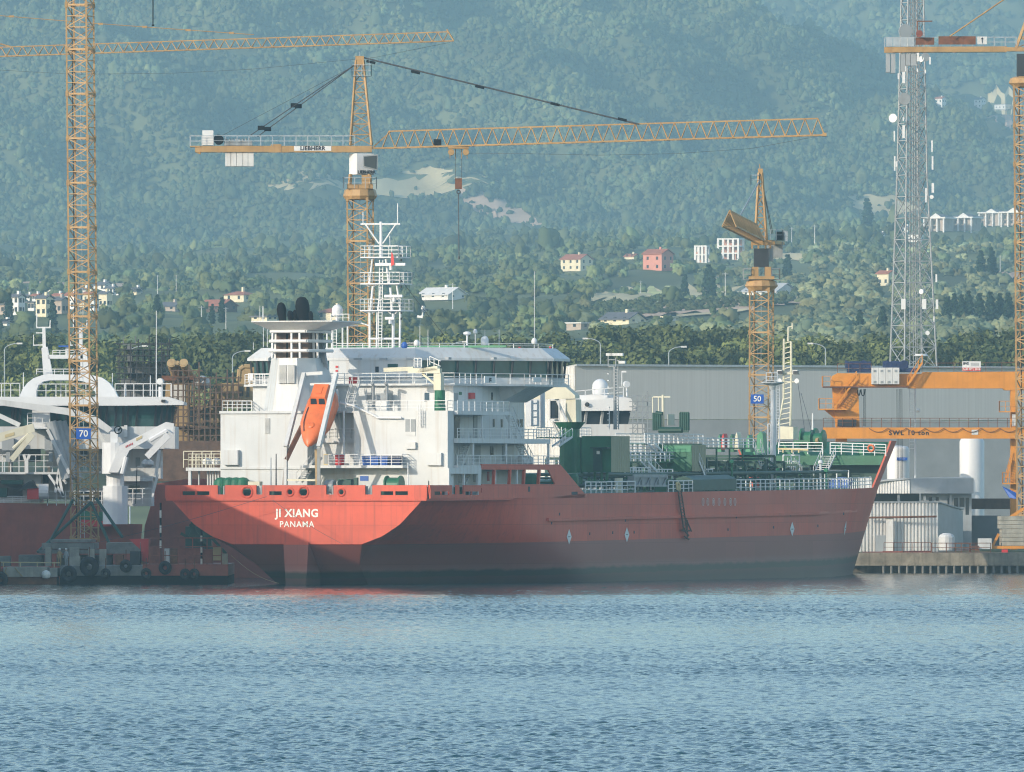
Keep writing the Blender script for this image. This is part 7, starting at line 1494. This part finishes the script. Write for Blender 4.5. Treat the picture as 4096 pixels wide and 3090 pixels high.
# long boom resting across and its post
bm = OB('long_boom', 'offwhite', lambda b: b.poly([W(1,-140,1020,Y-4),W(1,0,1042,Y-4),W(1,560,1110,Y-4),W(1,800,1180,Y-4),W(1,940,1285,Y-4),W(1,900,1318,Y-4),W(1,760,1235,Y-4),W(1,560,1170,Y-4),W(1,0,1088,Y-4),W(1,-140,1070,Y-4)], (0,1.1,0)))
OB('short_boom', 'offwhite', lambda b: b.beam(W(1,-60,1150,Y-5), W(1,165,1255,Y-5), .6, .5))
OB('crane_column', 'white_plain', lambda b: (b.tube(W(1,945,1660,Y-4), W(1,945,1400,Y-4), 1.25, n=16), b.box(W(1,920,1400,Y-4.6), W(1,985,1310,Y-3.2)), b.tube(W(2,1020,880,Y-3), W(2,1020,540,Y-3), 1.4, n=16), b.tube(W(2,1020,560,Y-3), W(2,1020,170,Y-3), 1.0, n=16)))
kc = OB('knuckle_boom', 'white_plain', lambda b: (b.poly([W(1,905,1650,Y-6),W(1,1000,1425,Y-6),W(1,1385,1228,Y-6),W(1,1450,1240,Y-6),W(1,1448,1330,Y-6),W(1,1390,1290,Y-6),W(1,1080,1465,Y-6),W(1,985,1650,Y-6)], (0,1.3,0)), b.beam(W(1,1405,1335,Y-6.3), W(1,1225,1520,Y-6.3), .75, .7), b.tube(W(1,1250,1385,Y-6.3), W(1,1395,1300,Y-6.3), .3, n=8), b.tube(W(1,1020,1660,Y-6.3), W(1,1055,1520,Y-6.3), .28, n=8)))
OB('warning_plate', 'field_dry', lambda b: b.poly([W(1,1135,1365,Y-6.05),W(1,1185,1340,Y-6.05),W(1,1185,1362,Y-6.05),W(1,1135,1387,Y-6.05)], (0,.04,0)), kc)
OB('lettering_plate', 'red', lambda b: [b.poly([W(1,1048+i*13,1428-i*6.2,Y-6.05),W(1,1055+i*13,1424-i*6.2,Y-6.05),W(1,1055+i*13,1440-i*6.2,Y-6.05),W(1,1048+i*13,1444-i*6.2,Y-6.05)], (0,.03,0)) for i in range(5)], kc)
k2 = OB('knuckle_boom', 'cream', lambda b: (b.beam(W(1,-60,1375,Y-6), W(1,285,1275,Y-6), 1.0, .95), b.beam(W(1,275,1330,Y-6.4), W(1,95,1545,Y-6.4), .6, .6), b.tube(W(1,110,1450,Y-6.4), W(1,240,1330,Y-6.4), .22, n=8)))
OB('warning_plate', 'field_dry', lambda b: b.poly([W(1,40,1335,Y-6.55),W(1,120,1312,Y-6.55),W(1,120,1338,Y-6.55),W(1,40,1362,Y-6.55)], (0,.04,0)), k2)
for i in range(3): OB('exhaust_trunk', 'grey', lambda b: b.tube(W(1,425+i*42,1225,Y-2+i*.6), W(1,560+i*42,1700,Y-2+i*.6), .62, n=12))
OB('trunk_support', 'offwhite', lambda b: (b.beam(W(1,395,1290,Y-2.6), W(1,580,1660,Y-2.6), .35, .35), b.beam(W(1,790,1250,Y-2.6), W(1,880,1420,Y-2.6), .35, .35)))
for x0, y0, x1, y1 in ((15,1365,115,1465),(372,1365,470,1465)): OB('vent_head', 'grey', lambda b: (fbox(b,1,x0,y0,x1,y1,Y-1.5,1.5), fbox(b,1,x0+35,y1,x1-30,1560,Y-1.2,.9)))
OB('opening_shade', 'shade_paint', fx(1,(150,1405,340,1560,5.9,.05),(650,1405,730,1560,5.9,.05)))
OB('opening_shade', 'shade_paint', fx(2,(372,440,430,640,6.9,.05),(690,590,960,700,4.9,.05),(-100,500,200,640,6.9,.05)))  # thin dark sheets paint the shade of openings onto closed walls
OB('window', 'window_dark', fx(2,(1142,538,1236,598,4.9,.05))); OB('doorway', 'steel', fx(2,(1200,290,1240,370,3.9,.05)))
for n, xa, xb, y, h, Yo in ((2,-200,610,425,2.0,-.4),(2,620,900,420,1.9,2),(2,-200,420,690,.7,-.2),(2,420,980,715,1.6,-.2),(2,1090,1345,700,1.7,1),(1,230,415,1275,1.6,-2)):
    OB('railing', 'white_plain', lambda b: rail(b, [W(n,xa,y,Y+Yo), W(n,xb,y,Y+Yo)], h, 3, .95, .05))
OB('balcony', 'white_plain', fx(1,(228,1272,415,1285,-2.2,2)))
OB('fork_post', 'white_plain', lambda b: (fbox(b,2,218,300,250,430,Y-1,.6), b.beam(W(2,225,310,Y-.8), W(2,210,262,Y-.8), .3, .3), b.beam(W(2,245,310,Y-.8), W(2,262,262,Y-.8), .3, .3)))
OB('engine_cover', 'red', fx(2,(240,560,342,660,-1,2))); OB('tarred_hood', 'dark', lambda b: b.poly([W(2,130,590,Y-1.2),W(2,250,505,Y-1.2),W(2,290,490,Y-1.2),W(2,330,560,Y-1.2),W(2,250,565,Y-1.2)], (0,1.5,0)))
OB('white_drum', 'white_plain', lambda b: b.tube(W(2,345,590,Y-1), W(2,430,590,Y-1), .85, n=14)); OB('winch_table', 'green_dark', fx(2,(10,490,200,525,-.8,2),(0,560,60,640,-.6,2)))
OB('floodlight_pair', 'white_plain', lambda b: [b.lathe(W(2,x,330,Y-3), [(.1,-.3),(.42,0),(.38,.35),(.1,.5)], 12, (0,-.4,-1)) for x in (1285,1328)]); OB('gallows', 'white_plain', lambda b: (b.bar(W(2,1215,370,Y-2.6), W(2,1380,370,Y-2.6), .18), b.beam(W(2,1380,450,Y-2.6), W(2,1410,220,Y-2.6), .5, .35)))
OB('cable_drop', 'black', lambda b: b.tube(W(2,1212,380,Y-2.5), W(2,1200,700,Y-2.5), .05, n=5)); OB('hose_coil', 'black', lambda b: (b.tube(W(1,985,1300,Y-4.2), W(1,1005,1280,Y-4.2), .12, n=6), b.ring(W(1,985,1295,Y-4.6),(0,1,0),.4,.07,12,6)))
OB('brace', 'white_plain', lambda b: [b.beam(W(2,*p,Y-1), W(2,*q,Y-1), .28, .28) for p, q in (((430,440),(560,630)),((520,440),(560,640)),((530,340),(490,600)),((1395,440),(1345,640)),((540,460),(590,520)))])
OB('green_roller', 'green', lambda b: b.tube(W(2,690,810,Y-1), W(2,950,830,Y-1), .7, n=12)); OB('work_deck_box', 'red', fx(2,(720,840,980,900,-1.6,2)))
# ---------------------------------------------------------------- rust brown hull and yellow ship under scaffolding
Y = 1292
ys_ = thing('yellow_ship', 'buff yellow ship with rusty hull wrapped in dark scaffolding, left of the tanker casing', 'ship', at(760, 2200, Y)); ov_b, ov = ov, ys_
OB('hull', 'orange_hull', lambda b: b.add([W(2,x,y,Y-30+d) for d in (0,40) for x, y in ((1390,520),(1645,480),(2500,480),(2500,1430),(1250,1430),(1280,900))], [(5,4,3,2,1,0),(6,7,8,9,10,11)]+[(i,(i+1)%6,6+(i+1)%6,6+i) for i in range(6)]))
OB('hull_upper', 'brown', fx(2,(1400,150,2100,500,-22,30)))
fb = OB('funnel', 'buff', lambda b: b.poly([W(1,1385,860,Y),W(1,1600,860,Y),W(1,1590,1090,Y),W(1,1375,1090,Y)], (0,5,0))); OB('funnel_rim', 'rust', fx(1,(1350,842,1625,882,-.8,6)), fb)
for xa, xb in ((1430,1470),(1480,1500),(1530,1590)): OB('exhaust_pipe', 'buff', lambda b: (b.tube(W(1,xb,845,Y+2), W(1,xa,735,Y-1), .55 if xa != 1480 else .3, n=12), b.tube(W(1,xa+2,741,Y-.85), W(1,xa-1,733,Y-1.05), .42 if xa != 1480 else .2, n=12)), fb)
OB('louvre', 'offwhite', fx(1,(1420,918,1545,1080,-.1,.1)), fb)
OB('deckhouse', 'buff', lambda b: (fbox(b,1,1460,1090,1850,1400,Y,8), b.poly([W(1,1770,1000,Y-1),W(1,1810,905,Y-1),W(1,2200,895,Y-1),W(1,2200,1090,Y-1),W(1,1720,1090,Y-1)], (0,8,0)), fbox(b,1,1995,770,2200,900,Y+3,2)))
OB('pipe_bend', 'buff', lambda b: b.path([W(1,1990,890,Y+1),W(1,2000,790,Y+1),W(1,2035,765,Y+1),W(1,2100,765,Y+1)], .3, 8)); OB('doorway', 'window_dark', fx(1,(1995,930,2030,1010,-1.1,.05),(2055,935,2080,1020,-1.1,.05)))
OB('lower_deck', 'brown', fx(1,(1440,1385,1850,1420,-6,12),(1450,1260,1850,1275,-3,10))); OB('windows', 'window_dark', fx(1,(1585,1100,1640,1250,-.05,.04),(1690,1110,1735,1250,-.05,.04)))
OB('spherical_tank', 'offwhite', lambda b: b.lathe(W(1,1690,965,Y-1.5), [(.2,0),(.75,.3),(.95,.85),(.75,1.4),(.2,1.7)], 14)); OB('roof_light', 'white_plain', fx(1,(2068,845,2090,895,-1.2,.3)))
ov = ov_b
def scaffold(name, label, n, x0, y0, x1, y1, Y, nx, ny, dep, m='brown', r=.075):
    p, q = W(n,x0,y1,Y), W(n,x1,y0,Y); t = thing(name, label, 'scaffold', (p.x,Y,p.z)); rr = random.Random(3)
    st, lg = MB(), MB()
    for i in range(nx+1):
        x = p.x+(q.x-p.x)*i/nx
        for yy in (Y, Y+dep): st.bar((x,yy,p.z),(x,yy,q.z+rr.uniform(-1.2,1.0)),r*2)
    for j in range(ny+1):
        z = p.z+(q.z-p.z)*j/ny
        for yy in (Y, Y+dep): lg.bar((p.x-.4,yy,z),(q.x+.4,yy,z),r*1.6)
        if j and j % 2 == 0: lg.box((p.x,Y+.1,z-.05),(q.x,Y+dep-.1,z))
    for i in range(nx):
        if i % 2 == 0:
            for j in range(ny):
                if rr.random() < .55: a, c = p.x+(q.x-p.x)*i/nx, p.x+(q.x-p.x)*(i+1)/nx; lg.bar((a,Y-.05,p.z+(q.z-p.z)*j/ny),(c,Y-.05,p.z+(q.z-p.z)*(j+1)/ny),r*1.3)
    st.add(lg.v, lg.f); st.build('scaffold_poles', M[m], t, world=True)
scaffold('scaffold_tower', 'brown pole scaffold wrapped round the yellow ship funnel', 1, 1440, 800, 1660, 1400, 1289, 5, 11, 1.5)
scaffold('scaffold_tower', 'brown pole scaffold along the yellow deckhouse left of the tanker casing', 1, 1660, 860, 1990, 1400, 1288, 7, 9, 1.5)
scaffold('scaffold_tower', 'tall dark scaffold frame standing before the pines beyond the white vessel', 1, 985, 575, 1400, 1020, 1330, 8, 9, 6, 'dark', .06)
gm_ = thing('grey_mast', 'dim grey ship mast inside the dark scaffold frame', 'mast', W(1,1200,1000,1334)); mb = MB(); mb.beam(W(1,1085,870,1334), W(1,1080,590,1334), .55, .55); mb.bar(W(1,1025,578,1334), W(1,1135,578,1334), .15); mb.bar(W(1,1030,580,1334), W(1,1032,520,1334), .1); mb.bar(W(1,1132,580,1334), W(1,1130,510,1334), .1); mb.box(W(1,1010,1030,1334), W(1,1420,880,1340)); mb.beam(W(1,1380,880,1334), W(1,1360,640,1334), .4, .4); mb.box(W(1,1090,880,1334), W(1,1380,740,1336)); mb.build('mast_body', M['cladding_dark'], gm_, world=True)
# ---------------------------------------------------------------- white ship behind the tanker, with a big radome
Y = 1335
ws = thing('white_ship', 'white ship behind the tanker with a big radome on its bridge roof', 'ship', W(6,500,900,Y)); ov = ws
OB('bridge_roof', 'white_plain', lambda b: b.poly([W(6,150,585,Y),W(6,830,580,Y),W(6,825,545,Y),W(6,770,462,Y),W(6,690,448,Y),W(6,150,505,Y)], (0,10,0)))
OB('bridge_glass', 'window_dark', lambda b: b.poly([W(6,150,590,Y+1),W(6,770,585,Y+1),W(6,745,710,Y+1.5),W(6,150,710,Y+1.5)], (0,8,0)))
for x in (340,495,640): OB('window_mullion', 'offwhite', lambda b: b.beam(W(6,x+8,590,Y+.8), W(6,x-8,710,Y+1.3), .3, .2))
OB('house', 'white', lambda b: fbox(b,6,100,710,900,1000,Y+1,10)); OB('radome', 'white_plain', lambda b: b.dome(W(6,478,432,Y+4), 76*.4194*Y/F, 155*.4194*Y/F, 24), None, True)
OB('railing', 'white_plain', lambda b: rail(b, [W(6,245,490,Y+1),W(6,700,450,Y+1)], 1.2, 2, 1.2, .05)); OB('screen', 'white_plain', lambda b: fbox(b,6,240,432,700,500,Y+6,.3))
OB('searchlight', 'white_plain', lambda b: (b.lathe(W(6,728,330,Y+2), [(.2,-.5),(.42,0),(.38,.35)], 12, (.3,-1,0)), b.tube(W(6,735,450,Y+2), W(6,730,345,Y+2), .12, n=6))); OB('pole_light', 'white_plain', lambda b: (b.bar(W(6,685,345,Y+3), W(6,685,205,Y+3), .1), b.bar(W(6,685,210,Y+3), W(6,728,208,Y+3), .2)))
OB('white_bulkhead', 'white_plain', lambda b: fbox(b,5,1200,820,1345,1090,Y+12,.4)); OB('roof_lamp', 'dark', lambda b: b.lathe(W(6,354,522,Y-.2), [(.15,0),(.28,.1),(.2,.2)], 12, (0,-1,0)))
scaffold('scaffold_tower', 'dark pole scaffold at the right end of the white ship behind the tanker', 6, 790, 440, 930, 800, 1333, 3, 7, 1.6, 'steel', .06)
# ---------------------------------------------------------------- pontoon at the left with tyres
Y = 1179
pn = thing('pontoon', 'long work pontoon, grey then rusty orange, moored left of the tanker stern', 'pontoon', at(450,2340,Y)); ov = pn
OB('hull', 'black', lambda b: b.box(W(2,530,1440,Y), V((W(2,2020,1320,Y).x,Y+26,W(2,0,1335,Y).z))))
OB('bulwark', 'concrete_dark', lambda b: b.box((W(2,530,0,Y).x,Y-.12,W(2,0,1335,Y).z),(W(2,1260,0,Y).x,Y+26,W(2,0,1250,Y).z)))
OB('bulwark', 'orange_hull', lambda b: b.box((W(2,1262,0,Y).x,Y-.1,W(2,0,1335,Y).z),(W(2,2020,0,Y).x,Y+26,W(2,0,1235,Y).z)))
OB('bollard', 'concrete', lambda b: (fbox(b,2,668,1160,708,1252,Y+.3,1), fbox(b,2,1965,1140,2015,1235,Y+.3,1.2)))
OB('deck_beam', 'concrete_dark', lambda b: (b.box(W(2,445,1040,Y+14), W(2,850,1012,Y+27)), b.box(W(2,370,1100,Y+13.5), W(2,875,1042,Y+28)), b.box(W(2,340,1140,Y+13), W(2,940,1102,Y+28)), b.box(W(2,940,1140,Y+14), W(2,1300,1040,Y+24))))
OB('column', 'concrete', lambda b: (b.box(W(2,400,1250,Y+11), W(2,458,1085,Y+13.4)), b.box(W(2,615,1250,Y+11), W(2,705,1085,Y+13.4)), b.box(W(2,780,1250,Y+12), W(2,840,1100,Y+13.4)), b.box(W(2,880,1250,Y+12), W(2,945,1100,Y+13.4))))
OB('machinery_house', 'concrete_dark', lambda b: (b.box(W(2,165,1250,Y+15), W(2,395,1150,Y+20)), b.box(W(2,-100,1250,Y+16), W(2,100,1160,Y+20)), b.box(W(2,500,1250,Y+16), W(2,1000,1150,Y+20))))
OB('railing', 'rust_red', lambda b: (rail(b, [W(2,1320,1235,Y+.4), W(2,1960,1235,Y+.4)], 2.8, 3, 1.4, .06)))
for x0, x1, y0, y1, m in ((1320,1420,1080,1230,'rust_red'),(1455,1500,1095,1225,'offwhite'),(1505,1565,1095,1230,'rust'),(1570,1880,1100,1228,'rust_red'),(1885,1960,1085,1200,'field_dry'),(1020,1090,1150,1240,'rust'),(1150,1240,1120,1240,'dark'),(720,780,1180,1250,'dark')):
    OB('deck_box', m, lambda b: fbox(b,2,x0,y0,x1,y1,Y+2,3))
OB('funnel_chute', 'red', lambda b: b.add([W(2,1140,1012,Y+4),W(2,1240,1008,Y+4),W(2,1238,1100,Y+4),W(2,1140,1012,Y+8),W(2,1240,1008,Y+8),W(2,1238,1100,Y+8)], [(0,2,1),(3,4,5),(0,1,4,3),(1,2,5,4),(2,0,3,5)]))
OB('funnel_chute', 'red', lambda b: b.poly([W(2,1240,1008,Y+4),W(2,1325,1010,Y+4),W(2,1308,1215,Y+4),W(2,1255,1205,Y+4)], (0,3,0)))
for i, (x, y0, y1) in enumerate(((1421,690,1090),(1783,930,1235))):
    for j in range(6):
        ya, yb_ = y1+(y0-y1)*j/6, y1+(y0-y1)*(j+1)/6; OB('striped_pole', 'black' if j % 2 else 'letter', lambda b: b.tube(W(2,x,ya,Y+1.5), W(2,x,yb_,Y+1.5), .11, n=8))
OB('mast_stay_frame', 'green_dark', lambda b: [b.bar(W(2,*p,Y+10), W(2,*q,Y+10), .3) for p, q in (((1650,990),(1720,830)),((1720,830),(2000,1140)),((1680,880),(1900,1180)),((1650,1000),(1960,1130)),((1720,880),(1720,1090)),((1600,960),(1840,1100)))])
OB('storage_crate', 'green_dark', lambda b: fbox(b,2,1640,900,1870,1090,Y+18,4))
# low white float left of the pontoon
fl_ = thing('float_dock', 'pale concrete float with a rusty orange waterline at the far left', 'float', at(90,2340,Y)); ov = fl_
OB('upper_beam', 'concrete', lambda b: (b.box(W(2,30,1345,Y-.6), W(2,440,1255,Y+6)), b.box(W(2,440,1345,Y-.2), W(2,530,1265,Y+6)))); OB('lower_hull', 'rust', lambda b: b.box(W(2,-150,1440,Y-.3), W(2,525,1346,Y+6))); OB('fender_ball', 'letter', lambda b: b.lathe(W(2,408,1362,Y-1.2), [(.1,0),(.4,.12),(.5,.45),(.4,.75),(.1,.9)], 12)); OB('red_end', 'red', lambda b: b.box(W(2,-150,1345,Y-.5), W(2,32,1260,Y+5)))
OB('rope', 'buff', lambda b: (b.path([W(2,60,1262,Y-.8),W(2,45,1300,Y-.8),W(2,75,1340,Y-.8)],.05,5), b.path([W(2,130,1262,Y-.8),W(2,200,1345,Y-.8)],.06,5))); OB('hand_line', 'field_dry', lambda b: (b.tube(W(2,-60,1215,Y+1), W(2,530,1222,Y+1), .06, n=5), [b.bar(W(2,x,1262,Y+1), W(2,x,1212,Y+1), .1) for x in (30,180,330,480)]))
# tyres hung over the side
TY = [(610,1320,1.55,'pair of big dark tyres at the left end of the pontoon'),(792,1255,1.85,'largest dark tyre fender on the pontoon'),(936,1315,.95,'small tyre fender under the concrete bulwark'),(1115,1250,1.2,'tall tyre fender beside the pale bollard'),(1295,1315,1.0,'tyre fender where the grey bulwark turns orange'),(1462,1265,1.25,'tall tyre fender on the orange bulwark'),(1640,1320,1.0,'left of the twin tyre fenders on the orange bulwark'),(1720,1320,1.0,'right of the twin tyre fenders on the orange bulwark'),(5,1370,1.5,'big tyre at the left edge of the float')]
for x, y, r, lb in TY:
    c = W(2,x,y,Y-.75); mb = MB(); r *= .58; mb.ring((0,0,0),(.35,1,.1),r*.66,r*.36,22,10); t = thing('tyre_fender', lb, 'tyre', (c.x,c.y-.4,c.z),0,'tyre fenders on the pontoon'); mb.build('tyre', M['rubber'], t, smooth=True); MB().tube((0,.1,r*.9),(0,.5,r*.9+1.1),.05,n=5).build('hanging_chain', M['rust'], t)
# two workers on the pontoon deck
def person(px, py, Y, label, shirt, turn):
    b0 = W(2,px,py,Y); t = thing('person', label, 'person', b0, turn); bm_ = bpy.data.meshes.new('body')
    J = [((0,0,.95),.16),((0,0,1.2),.15),((0,0,1.42),.17),((0,0,1.55),.06),((0,-.01,1.68),.105),((.1,0,.9),.10),((.11,-.03,.5),.075),((.11,0,.08),.055),((.11,-.14,.04),.045),((-.1,0,.9),.10),((-.11,.03,.5),.075),((-.11,.05,.08),.055),((-.11,-.09,.04),.045),((.2,0,1.42),.07),((.27,.03,1.12),.05),((.25,-.12,.9),.04),((.25,-.18,.83),.035),((-.2,0,1.42),.07),((-.27,.03,1.12),.05),((-.25,-.1,.9),.04),((-.25,-.16,.83),.035),((0,0,1.78),.09)]
    E = [(0,1),(1,2),(2,3),(3,4),(4,21),(0,5),(5,6),(6,7),(7,8),(0,9),(9,10),(10,11),(11,12),(2,13),(13,14),(14,15),(15,16),(2,17),(17,18),(18,19),(19,20)]
    bm_.from_pydata([p for p, _ in J], E, []); o = bpy.data.objects.new('body', bm_); col.objects.link(o); o.parent = t
    bm_.materials.append(M[shirt]); md = o.modifiers.new('skin','SKIN'); o.modifiers.new('sub','SUBSURF').levels = 1; o.modifiers['sub'].render_levels = 1
    for i, (p, r) in enumerate(J): bm_.skin_vertices[0].data[i].radius = (r, r)
    bm_.skin_vertices[0].data[0].use_root = True
    MB().lathe((0,-.01,1.62), [(.06,-.04),(.1,.03),(.112,.12)], 12).build('face', M['skin'], t); MB().lathe((0,-.01,1.74), [(.15,0),(.125,.03),(.12,.09),(.07,.15),(.01,.165)], 12).build('helmet', M['letter'], t)
person(528,1248,Y+2,'worker in buff overalls standing on the pontoon, left of the two','buff',.3); person(586,1248,Y+2.4,'worker in grey overalls standing on the pontoon, right of the two','grey',-.4)
# ---------------------------------------------------------------- invented hall out of view at left, shaped to shade pontoon and transom
dk_ = thing('shade_caster_hall', 'large grey pitched roof hall left of the pontoon, added out of view to cast shade', 'shade caster', (-100,1130,0))
x0, x1, y0, y1, ze, zr = -200, -60, 1130, 1186, 21.4, 42
MB().box((x0-2,y0-2,-3),(x1+1,y1+2,2)).build('hull', M['concrete_dark'], dk_, world=True)
mb = MB(); mb.poly([(x0,y0,2),(x1,y0,2),(x1,y0,ze),(-130,y0,zr),(x0,y0,ze)], (0,.4,0)); mb.build('gable_wall', M['cladding'], dk_, world=True)
mb = MB(); mb.poly([(x0,y1-.4,2),(x1,y1-.4,2),(x1,y1-.4,ze),(-130,y1-.4,zr),(x0,y1-.4,ze)], (0,.4,0)); mb.build('gable_wall', M['cladding'], dk_, world=True)
for x in (x0, x1-.4): MB().box((x,y0+.41,2),(x+.4,y1-.41,ze)).build('side_wall', M['cladding'], dk_, world=True)
for sg, x in ((-1,x0),(1,x1)): MB().poly([(x+sg*.5,y0-.5,ze+.02),(x+sg*.5,y1+.5,ze+.02),(-130,y1+.5,zr+.2),(-130,y0-.5,zr+.2)], (0,0,.25)).build('roof', M['steel'], dk_, world=True)
MB().box((-144,y0-.1,2),(-116,y0-.02,18)).build('door', M['grey'], dk_, world=True)
# ---------------------------------------------------------------- letters become ordinary meshes
bpy.context.view_layer.update(); dg = bpy.context.evaluated_depsgraph_get()
for o in [o for o in sc.objects if o.type == 'FONT']:
    me = bpy.data.meshes.new_from_object(o.evaluated_get(dg)); n = bpy.data.objects.new('lettering', me); col.objects.link(n); ml = o.matrix_local.copy(); pa = o.parent
    if o.get('label'): n['label'] = o['label']
    bpy.data.objects.remove(o); n.parent = pa; n.matrix_local = ml
